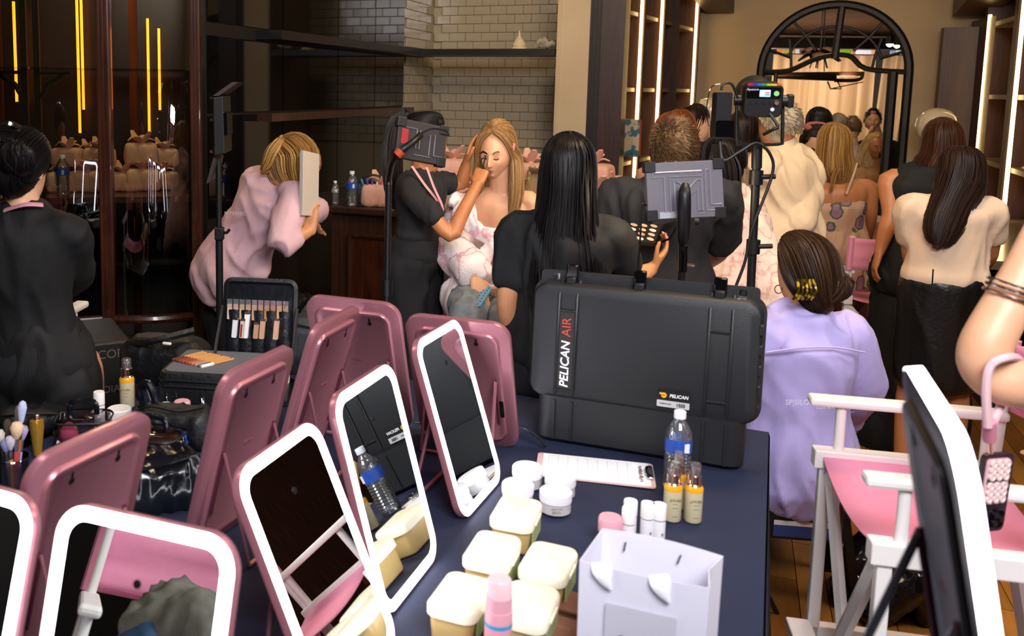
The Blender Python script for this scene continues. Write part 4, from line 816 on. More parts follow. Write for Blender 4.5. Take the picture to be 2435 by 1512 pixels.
# brush pots
def brush_pot(p, label, r, h, specs, where):
    t = thing('brush_pot', label, 'pot', p); G().lathe([(r*.85, 0), (r*.86, .003), (r, h), (r*.97, h), (r*.83, .006)], n=24, cap=(1, 0)).obj('cup', m_pvc, t); G().lathe([(r*1.0, h-.006), (r*1.04, h-.003), (r*1.0, h)], n=24, cap=(0, 0)).obj('rim', m_pvc, t)
    for k, (ang, rad, ln, hc, fc, bc, hr, l) in enumerate(specs):
        b_ = V((math.cos(ang), math.sin(ang), 0))*rad; tilt_ = b_*.9; q = (UP + tilt_*6).to_track_quat('Z', 'Y').to_matrix().to_4x4()
        o = thing('makeup_brush', l, 'brush', Matrix.Translation(p + b_*.4 + UP*.008) @ q, where)
        G().lathe([(.003, 0), (.0045, .02), (.005, ln*.55)], n=8).obj('handle', M('bh_'+hc[1:], hc, .4), o); G().lathe([(.0048, ln*.55), (.0056, ln*.75)], n=10).obj('ferrule', M('bf_'+fc[1:], fc, .2, .9), o)
        G().lathe([(.0056, ln*.75), (.0085*hr, ln*.82), (.0115*hr, ln*.92), (.008*hr, ln*.98), (.002, ln)], n=12).obj('bristles', M('bb_'+bc[1:], bc, .9, bump=.5, bs=300), o)
p = Z(30, 1165, T)
sp = [(0.2, .02, .22, '#9a5a3a', '#b87a58', '#b9bede', 1.0, 'tall copper brush with lilac bristles, highest in the pot'), (1.2, .022, .2, '#d8d4d0', '#8d7a68', '#7a6a5c', .9, 'white handled brush with brown tip'), (2.4, .012, .17, '#1a1a1a', '#c0c0c0', '#4a3a30', .9, 'black brush with dark bristles in the left pot'), (5.6, .024, .175, '#b8444c', '#c9c4be', '#e4c4a0', 1.5, 'red handled brush with big cream fluffy head'), (4.4, .02, .13, '#8d7f86', '#8a8a8a', '#8a86b4', 1.1, 'short grey brush with lilac tip'), (5.0, .022, .14, '#d0a030', '#a8a8a8', '#c0b8c8', 1.1, 'yellow handled short brush in the left pot'), (0.9, .03, .15, '#a898c8', '#b0b0b8', '#a594c4', 1.2, 'lilac brush leaning right over the pot rim'), (3.4, .022, .15, '#222222', '#888888', '#d8cfc0', 1.1, 'black handled brush with ivory tip')]
brush_pot(V((p.x, p.y, T+.003)), 'clear brush pot in the lower left corner', .042, .085, sp, 'brushes in the left clear pot')
p = Z(676, 960, T)
sp = [(.3, .016, .15, '#e4d8c0', '#d8d0c8', '#c08a4a', 1.2, 'ochre tipped brush in the rear clear pot'), (1.7, .02, .15, '#e8e4e0', '#c8c8c8', '#8a8c98', 1.3, 'grey tipped brush in the rear clear pot'), (3., .018, .14, '#d8d0c8', '#c8c8c8', '#d8d4d0', 1.1, 'white tipped brush in the rear clear pot'), (4.3, .016, .16, '#e0d8d0', '#b8b8b8', '#8a6a58', 1.2, 'brown tipped brush in the rear clear pot'), (5.4, .018, .14, '#e0dcd8', '#d0d0d0', '#a8806a', 1.1, 'rosy tipped brush in the rear clear pot')]
brush_pot(V((p.x, p.y, T+.003)), 'clear brush pot between the two rose mirror backs', .032, .075, sp, 'brushes in the rear clear pot')
# black trunk with lettering
p = A(235, 830, 3.6); tm_ = TM((p.x-.02, p.y, 0), .45); ztr = A(235, 815, 3.6).z
t = thing('equipment_trunk', 'black equipment trunk with grey lettering beside the cabinet', 'trunk', tm_); G().box((0, .2, ztr/2), (.3, .4, ztr)).obj('body', M('trunk_black', '#100f0e', .5, bump=.2, bs=200), t, bev=.015)
m_tl = M('trunk_print', '#5c5346', .5)
text('lettering_upper', 'AMCOR', .05, m_tl, t, Matrix.Translation((.03, -.001, ztr-.055)) @ RX, .001); text('lettering_lower', 'MULTIMEDIA X', .042, m_tl, t, Matrix.Translation((.0, -.001, ztr-.2)) @ RX, .001)
# ------------------------------------------------------------------ director chairs
m_chw = M('chair_white', '#e6e1de', .4); m_pink = M('pink_canvas', '#e894b2', .75, bump=.12, bs=300, var='#e088a8', vs=6); m_brass = M('brass', '#8a6a48', .3, .9)
def make_chair(label, mt, fabric=m_pink, sh=0):
    t = thing('director_chair', label, 'chair', mt, "tall white director's chairs")
    def b(n, c, d, par=t, m=m_chw, bev=.004): return G().box(c, d).obj(n, m, par, smooth=False, bev=bev)
    for sx in (-1, 1):
        x = sx*.26
        b('armrest', (x, -.01, .93), (.05, .46, .024), bev=.008); b('seat_rail', (x, 0, .775), (.045, .44, .05))
        for y in (-.16, .18): G().tube([(x, y, .8), (x, y, .92)], .013, 10).obj('arm_post', m_chw, t)
        G().tube([(x, .2, .80), (x, .215, 1.125)], .014, 10).obj('back_post', m_chw, t)
        b('floor_rail', (x, 0, .02), (.04, .44, .04)); b('side_stretcher', (x, 0, .3), (.03, .40, .04))
        for y in (-.19, .19): b('leg_post', (x, y, .4), (.03, .03, .72))
        b('hinge', (x*.93, -.14, .75), (.012, .05, .04), m=m_brass, bev=.001); G().tube([(x*.9, -.15, .73), (x*.55, -.17, .52)], .006, 6, flat=.4).obj('brace', m_brass, t)
    for y in (-.2, .2):
        G().tube([(-.25, y, .05), (.25, y, .74)], .018, 6, flat=.7).obj('cross_leg', m_chw, t); G().tube([(.25, y+.022, .05), (-.25, y+.022, .74)], .018, 6, flat=.7).obj('cross_leg', m_chw, t)
    b('footrest', (0, -.23, .32), (.5, .06, .025))
    g = G(); vs = []; nx_ = 12
    for j in range(5):
        for i in range(nx_+1):
            f_ = i/nx_; vs.append(V((-.262+.524*f_, -.2+.1*j, .795-.05*math.sin(math.pi*f_)**.7)))
    g.add(vs, [(j*(nx_+1)+i, j*(nx_+1)+i+1, (j+1)*(nx_+1)+i+1, (j+1)*(nx_+1)+i) for j in range(4) for i in range(nx_)])
    o = g.obj('seat_canvas', fabric, t); o.modifiers.new('s', 'SOLIDIFY').thickness = .004
    g = G(); vs = []
    for j in range(7):
        for i in range(nx_+1):
            f_ = i/nx_; vs.append(V((-.275+.55*f_, .212+.045*math.sin(math.pi*f_) + .006*math.sin(j*2+f_*3), 0.945+.029*j - .006*math.sin(math.pi*f_)*(1 if j == 6 else 0))))
    g.add(vs, [(j*(nx_+1)+i, j*(nx_+1)+i+1, (j+1)*(nx_+1)+i+1, (j+1)*(nx_+1)+i) for j in range(6) for i in range(nx_)])
    o = g.obj('back_canvas', fabric, t); o.modifiers.new('s', 'SOLIDIFY').thickness = .005
    for sx in (-1, 1): G().tube([(sx*.27, .215, .943), (sx*.27, .222, 1.122)], .018, 8).obj('canvas_sleeve', fabric, t)
    for z in (.96, 1.105): G().tube([(-.25, .222, z), (0, .258, z-.003), (.25, .222, z)], .0012, 4, 4).obj('stitching', M('stitch', '#c2678a', .8), t)
    if sh:
        for ch in t.children:
            for v in ch.data.vertices: v.co.z = v.co.z - sh if v.co.z > .7 else v.co.z*(.7-sh)/.7
    return t
make_chair("white director's chair with pink seat beside the table", TM((1.36, 2.06, 0), math.radians(-104)), sh=-.02)
pq = A(2040, 648, 4.92); make_chair("white director's chair with pink canvas beyond the lavender shirt", TM((pq.x+.27, pq.y+.22, 0), math.radians(172)), sh=.14)
pm_ = A(1150, 690, 4.12); CHM = TM((pm_.x+.02, pm_.y+.02, 0), math.radians(-18)); make_chair('white chair under the model in the robe', CHM)
pq = Z(186, 758, .965); make_chair('white chair hidden behind the woman in black', TM((pq.x-.385, pq.y+.17, 0), math.radians(172)))
make_chair("pink director's chair with clothes, seen only in the front mirror", TM((-1.03, .43, 0), math.radians(123)), sh=-.05)
pq = V((2.62, 3.35, 0)); t = thing('folding_chair', 'beige folding chair behind the woman in the leather skirt', 'chair', TM(pq, .3)); mbe = M('beige_plastic', '#c9ab7c', .5)
G().slab(.42, .2, .04, [(0, 0), (.018, 0)], Matrix.Translation((0, 0, .74)), 4).obj('backrest', mbe, t); G().box((0, -.2, .45), (.4, .38, .02)).obj('seat', mbe, t, bev=.01)
for sx in (-1, 1):
    for (y0, z0, y1, z1) in ((.02, .84, -.32, 0), (-.36, .44, .12, 0)): G().tube([(sx*.2, y0, z0), (sx*.2, y1, z1)], .012, 8).obj('leg', mbe, t)
# clothes on the reflected chair
g = G(); q0_ = V((-.93, .55, .83))
for k in range(6): g.tube([q0_ + V((random.uniform(-.15, 0), random.uniform(-.1, .1), 0)), q0_ + V((random.uniform(-.1, .1), random.uniform(-.1, .1), .1)), q0_ + V((random.uniform(0, .15), random.uniform(-.1, .1), .0))], [.04, .06, .04], 8, 3)
mkobj('denim_jeans', remesh(g, .012, 2, .012, 14), M('denim', '#2a4a6c', .85, var='#1d3650', vs=14), label='folded blue denim on the reflected pink chair', cat='clothing')
g = G(); q1_ = q0_ + V((-.02, .03, .12))
for k in range(6): g.tube([q1_ + V((random.uniform(-.12, 0), random.uniform(-.08, .08), 0)), q1_ + V((random.uniform(-.08, .08), random.uniform(-.08, .08), .08)), q1_ + V((random.uniform(0, .12), random.uniform(-.08, .08), .0))], [.03, .05, .03], 8, 3)
mkobj('grey_shirt', remesh(g, .012, 2, .012, 14), M('plaid_grey', '#6d6a60', .9, var='#5a584f', vs=30), label='crumpled grey shirt on the reflected denim', cat='clothing')
# step stool under lavender woman
ps = Z(1905, 1212, .36); t = thing('step_stool', 'black plastic folding step stool with blue label', 'stool', TM((ps.x+.02, ps.y+.14, 0), -.15))
G().slab(.36, .27, .02, [(.335, 0), (.36, 0), (.365, .004)], axis='z', n=4).obj('top', m_black, t)
for sx in (-1, 1):
    for sy in (-1, 1): G().quadbox([V((sx*.165, sy*.12, .335)), V((sx*.14, sy*.12, .335)), V((sx*.19, sy*.15, 0)), V((sx*.22, sy*.15, 0))], (0, -sy*.02, 0)).obj('leg', m_black, t, smooth=False)
G().box((0, -.125, .29), (.3, .012, .085)).obj('apron', m_black, t, smooth=False); G().box((.02, -.1325, .285), (.2, .002, .055)).obj('label', M('stool_blue', '#2c4a86', .4), t, smooth=False); G().box((.02, -.1335, .306), (.2, .002, .016)).obj('label_head', m_white, t, smooth=False)
text('label_print', 'Acstep', .014, M('print_dred', '#8a2f2f', .5), t, Matrix.Translation((.085, -.135, .306)) @ RX)
for k in range(9): G().lathe([(.009, 0), (.009, .002)], Matrix.Translation((-.15+.037*k, -.11, .3652)), 10).obj('grip_dot', M('dot_grey', '#4a4a4c', .3), t)
# plastic bag on the floor
g = G(); pf_ = Z(2105, 1415, .05)
for k in range(5): g.tube([pf_ + V((-.1, .04*k-.08, -.04)), pf_ + V((random.uniform(-.06, .06), .04*k-.08, random.uniform(.1, .2))), pf_ + V((.1, .04*k-.08, -.04))], [.06, .07, .05], 8, 3)
mkobj('black_tote', remesh(g, .012, 2, .012, 14), m_vinyl, label='crumpled shiny black bag on the floor behind the chair', cat='bag')
# ------------------------------------------------------------------ lights on stands
m_panel = M('panel_grey', '#6f6c75', .42, .2); m_plow = M('panel_back_dark', '#2d2829', .5, .1)
def stand(t, o, x, y, z0, z1, legs=True):
    G().tube([(x-o.x, y-o.y, z0-o.z), (x-o.x, y-o.y, z1-o.z)], .014, 10).obj('lower_pole', m_black, t)
    if legs:
        for k in range(3):
            a_ = k*2.1+.5; G().tube([(x-o.x, y-o.y, .45-o.z), (x-o.x+.35*math.cos(a_), y-o.y+.2*math.sin(a_), .01-o.z)], .009, 6).obj('leg', m_black, t)
def keylight(name, label, corners, y, mat, letters, tape=False):
    P = [A(u, v, yy) for (u, v), yy in zip(corners, y)]; c = sum(P, V((0, 0, 0)))/4
    x_ = ((P[1]-P[0]) + (P[2]-P[3])); wd_ = x_.length/2; x_.normalize(); u_ = ((P[0]-P[3]) + (P[1]-P[2])); hh = u_.length/2; u_ = (u_ - x_*u_.dot(x_)).normalized(); n_ = u_.cross(x_)   # n_ away from viewer
    mt = Matrix((x_, n_, u_)).transposed().to_4x4(); mt.translation = c; t = thing(name, label, 'light panel', mt)
    G().slab(wd_, hh, .004, [(0, 0), (.022, 0)], None, 2).obj('panel_body', mat, t, smooth=False, bev=.002)
    G().slab(wd_-.02, hh-.02, .004, [(.0225, 0), (.024, 0)], None, 2).obj('light_face', M('panel_light', '#ffffff', .5, emit=22, ecol='#ffe3c0'), t, smooth=False)
    for sx in (-1, 1):
        for sz in (-1, 1): G().box((sx*(wd_/2-.012), .011, sz*(hh/2-.012)), (.034, .03, .034)).obj('corner_guard', m_black, t, smooth=False, bev=.002)
    def ridge(pts, r=.0035): G().tube([(px_*wd_, -.0005, pz*hh) for px_, pz in pts], r, 6).obj('embossed_line', M('panel_ridge', '#8e8b95', .35, .3), t)
    if letters:
        s = .36
        for pts in (((-.42, .32), (.22, .32), (.22, .24), (-.2, .24), (-.2, -.38), (-.27, -.38), (-.27, .24), (-.42, .24), (-.42, .32)), ((-.14, -.38), (-.14, .14), (-.08, .14), (.02, -.0), (.16, .17), (.22, .17), (.22, -.38), (.16, -.38), (.16, .0), (.02, -.14), (-.08, .0), (-.08, -.38), (-.14, -.38)), ((.27, .34), (.33, .34), (.33, -.28), (.46, -.28), (.46, -.38), (.27, -.38), (.27, .34))): ridge(pts)
        text('panel_print', 'KEY LIGHT 2.0', .011, M('print_dim', '#8a8790', .5), t, Matrix.Translation((.08*wd_, -.004, .28*hh)) @ RX, .0001)
        text('panel_web', 'THEMAKEUPLIGHT.COM', .008, M('print_dim', '#8a8790', .5), t, Matrix.Translation((.3*wd_, -.002, -.43*hh)) @ RX, .0001)
        G().box((-.2*wd_, -.001, -.43*hh), (.3*wd_, .002, .02)).obj('sticker', M('sticker', '#a9a9b4', .4), t, smooth=False)
    return t, mt, wd_, hh
t, mt, wd_, hh = keylight('key_light_panel', 'grey square light panel with raised letters on a black stand', ((1536, 390), (1716, 378), (1724, 515), (1541, 522)), (2.85, 2.85, 2.83, 2.83), m_panel, True)
inv = mt.inverted()
def loc(p): return inv @ p
G().tube([loc(A(1630, 440, 2.80)), loc(A(1627, 470, 2.78)), loc(A(1626, 560, 2.79)), loc(A(1625, 582, 2.80))], [.012, .02, .019, .012], 12, 3).obj('grip_arm', m_black, t)
G().tube([loc(A(1650, 527, 2.79)), loc(A(1660, 527, 2.79))], .011, 10).obj('grip_knob', m_black, t)
G().tube([loc(A(1625, 582, 2.8)), loc(A(1624, 625, 2.8)), loc(A(1623, 645, 2.8))], .013, 10).obj('spigot', m_blackgloss, t); G().tube([loc(A(1630, 628, 2.8)), loc(A(1650, 630, 2.8))], .007, 8).obj('thumb_screw', m_chrome, t)
pz_ = A(1622, 640, 2.8); G().tube([loc(pz_), loc(V((pz_.x, 2.9, .02)))], .011, 10).obj('pole', m_black, t)
for k in range(3):
    a_ = k*2.1+.9; G().tube([loc(V((pz_.x, 2.9, .35))), loc(V((pz_.x+.22*math.cos(a_), 3.0+.12*math.sin(a_), .01)))], .008, 6).obj('leg', m_black, t)
G().tube([loc(A(1538, 488, 2.84)), loc(A(1524, 488, 2.83)), loc(A(1524, 540, 2.82)), loc(A(1516, 650, 2.82))], .003, 6, 3).obj('cable', m_black, t)
t, mt, wd_, hh = keylight('key_light_panel', "dark light panel with red tape hiding the makeup artist's face", ((938, 282), (1056, 300), (1064, 398), (952, 370)), (3.25, 3.32, 3.30, 3.23), m_plow, False)
inv = mt.inverted()
for x0, z0, x1, z1 in ((-.38, .3, -.12, .3), (-.12, .3, -.12, -.2), (-.05, .28, -.05, -.2), (.16, .22, .16, -.32), (.26, .24, .26, -.3), (.26, -.3, .44, -.3), (-.15, -.36, .2, -.36)):
    G().tube([(x0*wd_, -.001, z0*hh), (x1*wd_, -.001, z1*hh)], .0022, 6).obj('embossed_line', m_panel, t)
G().box((-.36*wd_, -.001, .06*hh), (.026, .002, .055), None).obj('red_tape', M('tape_red', '#a01c22', .5), t, smooth=False)
G().tube([loc(A(999, 322, 3.2)), loc(A(985, 335, 3.15)), loc(A(950, 362, 3.13)), loc(A(932, 385, 3.2)), loc(A(924, 430, 3.33))], [.012, .011, .014, .012, .010], 10, 4).obj('gooseneck', m_black, t)
G().tube([loc(A(955, 358, 3.125)), loc(A(944, 369, 3.125))], .0155, 10).obj('orange_tape', M('tape_orange', '#c0432a', .5), t)
G().tube([loc(A(924, 415, 3.33)), loc(A(924, 440, 3.33))], .012, 10).obj('chrome_spigot', m_chrome, t)
pz_ = A(924, 440, 3.33); G().tube([loc(pz_), loc(V((pz_.x, pz_.y, .9)))], .012, 10).obj('upper_pole', m_black, t); G().tube([loc(V((pz_.x, pz_.y, .95))), loc(V((pz_.x, pz_.y, .02)))], .016, 10).obj('lower_pole', m_black, t)
G().tube([loc(V((pz_.x, pz_.y, 1.0))), loc(V((pz_.x, pz_.y, 1.06)))], .02, 10).obj('collar', m_black, t)
for k in range(3):
    a_ = k*2.1+.2; G().tube([loc(V((pz_.x, pz_.y, .4))), loc(V((pz_.x+.25*math.cos(a_), pz_.y+.14*math.sin(a_)+.12, .01)))], .008, 6).obj('leg', m_black, t)
G().tube([loc(A(1000, 318, 3.2)), loc(A(1030, 306, 3.2)), loc(A(1062, 312, 3.22)), loc(A(1068, 325, 3.22))], .003, 6, 4).obj('cable', m_black, t)
# spot light with control screen
ys = 2.92; oc = A(1815, 240, ys); t = thing('studio_spotlight', 'black studio spotlight with colour screen on a tall stand', 'spotlight', oc)
def so(p): return p - oc
hm = Matrix.Rotation(-.25, 4, 'Z') @ Matrix.Rotation(.12, 4, 'X')
G().slab(.115, .105, .02, [(0, .004), (.006, 0), (.09, 0), (.11, .012)], hm, 5).obj('body', m_black, t); hp = Matrix.Translation((0, .0, .0))
G().lathe([(.05, .08), (.058, .1), (.06, .2), (.05, .205)], hm @ Matrix.Rotation(-math.pi/2, 4, 'X'), 24).obj('barrel', m_black, t)
G().lathe([(.048, .2051), (.048, .207)], hm @ Matrix.Rotation(-math.pi/2, 4, 'X'), 24).obj('lens', M('spot_lens', '#ffffff', .3, emit=25, ecol='#ffdcae'), t)
G().slab(.1, .034, .004, [(-.001, 0), (-.002, 0)], hm @ Matrix.Translation((0, 0, .025)), 3).obj('display_bezel', m_blackgloss, t, smooth=False)
G().slab(.032, .022, .002, [(-.0022, 0), (-.003, 0)], hm @ Matrix.Translation((.003, 0, .024)), 2).obj('screen', M('screen_glow', '#8fb4c8', .3, emit=.9), t, smooth=False)
for k, (c, x, z, w2_, h2_) in enumerate((('#f4f0e0', -.006, .024, .009, .009), ('#d04030', .010, .026, .012, .003), ('#303840', .010, .020, .012, .002), ('#e8f4ff', .006, .0325, .02, .002))):
    G().box((x, -.0034, z), (w2_, .0008, h2_), hm).obj('screen_item', M('scr_%d' % k, c, .4, emit=.8), t, smooth=False)
G().lathe([(.008, 0), (.008, .004)], hm @ Matrix.Translation((.036, -.001, .024)) @ RX, 14).obj('green_dial', M('dial_green', '#7fbf7a', .4, emit=.35), t)
text('brand_print', 'Aputure', .0105, m_txtw, t, hm @ Matrix.Translation((-.034, -.003, .036)) @ RX, .0001, shear=.2)
for k, c in enumerate(('#b01040', '#3a2a9a', '#2060b0', '#1f8a4a', '#8fae2a', '#d0a030', '#c04a28')): G().box((-.042+.014*k, .001, .0505), (.014, .004, .006), hm).obj('rainbow_segment', M('rb_%d' % k, c, .3, emit=.25), t, smooth=False)
for k in range(4): G().lathe([(.0045, 0), (.0045, .004)], hm @ Matrix.Translation((-.034+.018*k, -.0005, -.005)) @ RX, 10).obj('button', m_black, t)
G().lathe([(.008, 0), (.007, .01)], hm @ Matrix.Translation((.038, 0, -.004)) @ RX, 14).obj('knob', m_chrome, t); G().lathe([(.006, 0), (.006, .003)], hm @ Matrix.Translation((.028, 0, -.026)) @ RX, 12).obj('port', m_capw, t)
for sx in (-1, 1): G().tube([hm @ V((sx*.057, .05, -.005)), hm @ V((sx*.078, .05, -.005))], .018, 14).obj('tilt_knob', m_black, t)
G().box((.086, .05, -.005), (.02, .028, .04), hm).obj('tilt_lock', m_black, t, bev=.003)
G().tube([so(A(1752, 250, ys+.05)), so(A(1752, 335, ys+.05)), so(A(1765, 343, ys+.05)), so(A(1850, 343, ys+.05)), so(A(1860, 330, ys+.05)), so(A(1861, 250, ys+.05))], .0055, 8, 2).obj('yoke', m_black, t)
G().slab(.048, .145, .006, [(-.02, 0), (.02, 0)], Matrix.Translation(so(A(1715, 275, ys))), 3).obj('ballast', m_black, t, smooth=False); G().slab(.054, .05, .004, [(-.024, 0), (.024, 0)], Matrix.Translation(so(A(1716, 305, ys))), 3).obj('ballast_clamp', m_blackgloss, t, smooth=False)
G().tube([so(A(1715, 215, ys)), so(A(1720, 200, ys)), so(A(1740, 200, ys)), so(A(1755, 235, ys))], .004, 8, 4).obj('cable', m_black, t); G().tube([so(A(1712, 200, ys-.01)), so(A(1690, 210, ys-.01)), so(A(1680, 260, ys-.01)), so(A(1685, 300, ys-.01))], .0018, 6, 5).obj('steel_wire', m_chrome, t)
G().tube([so(A(1712, 330, ys)), so(A(1720, 380, ys-.02)), so(A(1760, 360, ys-.02)), so(A(1800, 340, ys-.02)), so(A(1833, 370, ys-.02)), so(A(1835, 420, ys-.02)), so(A(1790, 540, ys-.02)), so(A(1772, 620, ys-.02)), so(A(1750, 680, ys-.02))], .005, 8, 5).obj('power_cord', m_black, t)
G().tube([so(A(1830, 270, ys-.02)), so(A(1850, 300, ys-.04)), so(A(1838, 308, ys-.04)), so(A(1815, 320, ys-.02))], .005, 8, 3).obj('data_cable', m_black, t)
pz_ = A(1800, 345, ys+.02); pb2 = A(1785, 690, ys+.02)
G().tube([so(pz_), so(A(1799, 400, ys+.02))], .016, 10).obj('head_socket', m_black, t); G().tube([so(A(1799, 395, ys+.02)), so(pb2)], .013, 10).obj('upper_pole', m_black, t); G().tube([so(pb2), so(V((pb2.x-.01, pb2.y, .02)))], .016, 10).obj('lower_pole', m_black, t)
for v in (405, 570):
    q = A(1799 if v < 500 else 1792, v, ys+.02); G().tube([so(q), so(q) + V((0, 0, -.045))], .021, 10).obj('collar', m_black, t); G().tube([so(q) + V((.01, -.01, -.02)), so(q) + V((.055, -.012, -.018))], .008, 8).obj('clamp_knob', m_black, t)
for k in range(3):
    a_ = k*2.1+1.2; G().tube([so(V((pb2.x, pb2.y, .3))), so(V((pb2.x+.25*math.cos(a_), pb2.y+.12+.16*math.sin(a_), .01)))], .008, 6).obj('leg', m_black, t)
# left barn-door light seen from the side
yl = 3.55; oc = A(517, 300, yl); t = thing('barn_door_light', 'small panel light with open flaps on the left stand', 'light panel', oc)
def so2(p): return p - oc
G().quadbox([so2(A(505, 232, yl)), so2(A(531, 228, yl)), so2(A(535, 365, yl)), so2(A(508, 372, yl))], (0, .2, 0)).obj('housing', m_black, t, smooth=False, bev=.005)
G().quadbox([so2(A(530, 265, yl)), so2(A(540, 268, yl)), so2(A(542, 322, yl)), so2(A(532, 325, yl))], (0, .14, 0)).obj('battery', m_blackgloss, t, smooth=False, bev=.004)
G().quadbox([so2(A(505, 228, yl)), so2(A(520, 228, yl)), so2(A(567, 195, yl)), so2(A(552, 195, yl))], (0, .22, 0)).obj('barn_flap', M('flap_brown', '#2f2323', .5), t, smooth=False)
G().quadbox([so2(A(507, 375, yl)), so2(A(512, 380, yl)), so2(A(500, 430, yl)), so2(A(490, 438, yl))], (0, .22, 0)).obj('barn_flap', M('flap_brown', '#2f2323', .5), t, smooth=False)
for v in (233, 285, 360): G().lathe([(.006, 0), (.006, .01)], Matrix.Translation(so2(A(503, v, yl-.005))) @ RX, 10).obj('screw', m_chrome, t)
q = A(519, 372, yl+.08); G().tube([so2(q), so2(A(521, 560, yl+.08))], .011, 10).obj('upper_pole', m_black, t); G().tube([so2(A(521, 545, yl+.08)), so2(V((A(523, 700, yl+.08).x, yl+.08, .02)))], .0145, 10).obj('lower_pole', m_black, t)
q = A(522, 555, yl+.07); G().box(so2(q), (.035, .035, .05)).obj('collar', m_black, t, bev=.004); G().tube([so2(q), so2(A(540, 553, yl+.05)), so2(A(546, 545, yl+.05))], .006, 6).obj('lever', m_black, t)
for k in range(3):
    a_ = k*2.1+.5; G().tube([so2(V((q.x, q.y, .4))), so2(V((q.x+.3*math.cos(a_), q.y+.22*math.sin(a_), .01)))], .008, 6).obj('leg', m_black, t)
# ------------------------------------------------------------------ people
SK_L = M('skin_light', '#dcaa88', .45, var='#d39f7c', vs=9, sss=.12)
SK_M = M('skin_tan', '#c08a62', .45, var='#b57c56', vs=9, sss=.1)
SK_O = M('skin_warm', '#b5774c', .45, var='#a86b42', vs=9, sss=.1)
SK_D = M('skin_deep', '#7a4a2e', .45, sss=.1)
def hairmat(n, a, b):
    if 'hair_'+n in MATS: return MATS['hair_'+n]
    m = M('hair_'+n, a, .45); nt = m.node_tree; b_ = nt.nodes['Principled BSDF']; b_.inputs['Specular IOR Level'].default_value = .22
    ge = nt.nodes.new('ShaderNodeNewGeometry'); r = nt.nodes.new('ShaderNodeValToRGB'); r.color_ramp.elements[0].color = L(a); r.color_ramp.elements[0].position = .3; r.color_ramp.elements[1].color = L(b)
    nt.links.new(ge.outputs['Random Per Island'], r.inputs[0]); nt.links.new(r.outputs[0], b_.inputs['Base Color']); return m
H_BLK = hairmat('black', '#0d0b0c', '#1c1718'); H_DK = hairmat('dark', '#1d130e', '#33221a'); H_BR = hairmat('brown', '#4a2f1b', '#6d4a2c')
H_HON = hairmat('honey', '#7d5a35', '#b18a58'); H_BLD = hairmat('blonde', '#6e4b25', '#b98e4e'); H_GRY = hairmat('grey', '#8d8070', '#b5a88f'); H_GIN = hairmat('ginger', '#5c2b14', '#7d4322'); H_SHORT = hairmat('short_brown', '#4f3c2a', '#6e563c')
def limb(g, pts, rad, side=V((1, 0, 0)), n=12, sub=3):
    rings = []
    for p, r in zip(pts, rad):
        a_, b_ = (r, r) if not isinstance(r, tuple) else r
        rings.append((V(p), a_, b_, side))
    # pick a side vector that is not parallel to the limb
    d = (V(pts[-1]) - V(pts[0])).normalized()
    if abs(d.dot(V(side).normalized())) > .8: rings = [(c, a_, b_, V((0, 0, 1)) if abs(d.z) < .8 else V((0, 1, 0))) for c, a_, b_, s in rings]
    g.loft(rings, n, sub); return g
def hand(g, wrist, d, pal, k=1.0, curl=.5, spread=.1, right=True, pinch=False):
    """palm + five fingers; d = finger direction, pal = palm-facing normal"""
    d = V(d).normalized(); pal = (V(pal) - d*V(pal).dot(d)).normalized(); lat = d.cross(pal)*(1 if right else -1); W = V(wrist)   # lat points to the thumb side
    g.loft([(W - d*.01*k, .026*k, .019*k, lat), (W + d*.03*k, .036*k, .017*k, lat), (W + d*.065*k, .041*k, .015*k, lat), (W + d*.09*k, .040*k, .011*k, lat)], 12, 2)
    for i, (o, ln, r) in enumerate(((.029, .072, .0085), (.010, .080, .0088), (-.010, .074, .0085), (-.028, .058, .0074))):
        b_ = W + d*.085*k + lat*o*k; dd = (d + lat*(o*spread*14)).normalized(); c = curl*(1 + .12*i)
        if pinch and i == 0: c = curl*1.25
        pts = [b_ - dd*.02*k, b_]; ang = c*.55; q = b_
        for s_, f_ in ((.45, 1), (.3, 1.9), (.25, 2.5)):
            v_ = dd*math.cos(ang*f_) + pal*math.sin(ang*f_); q = q + v_*ln*s_*k; pts.append(q)
        limb(g, pts, [r*k*1.05, r*k*1.08, r*k, r*k*.92, r*k*.78], lat, 8, 2)
    b_ = W + d*.025*k + lat*.026*k; v1 = (d*.75 + lat*.8 + pal*.35*(1 + curl)).normalized(); v2 = (d*.95 + lat*.15 + pal*.5*curl).normalized()
    q1 = b_ + v1*.035*k; q2 = q1 + (v1*.5 + v2*.5).normalized()*.03*k; q3 = q2 + v2*.026*k
    limb(g, [b_ - v1*.015*k, b_, q1, q2, q3], [.014*k, .014*k, .0115*k, .0102*k, .0085*k], lat, 8, 2)
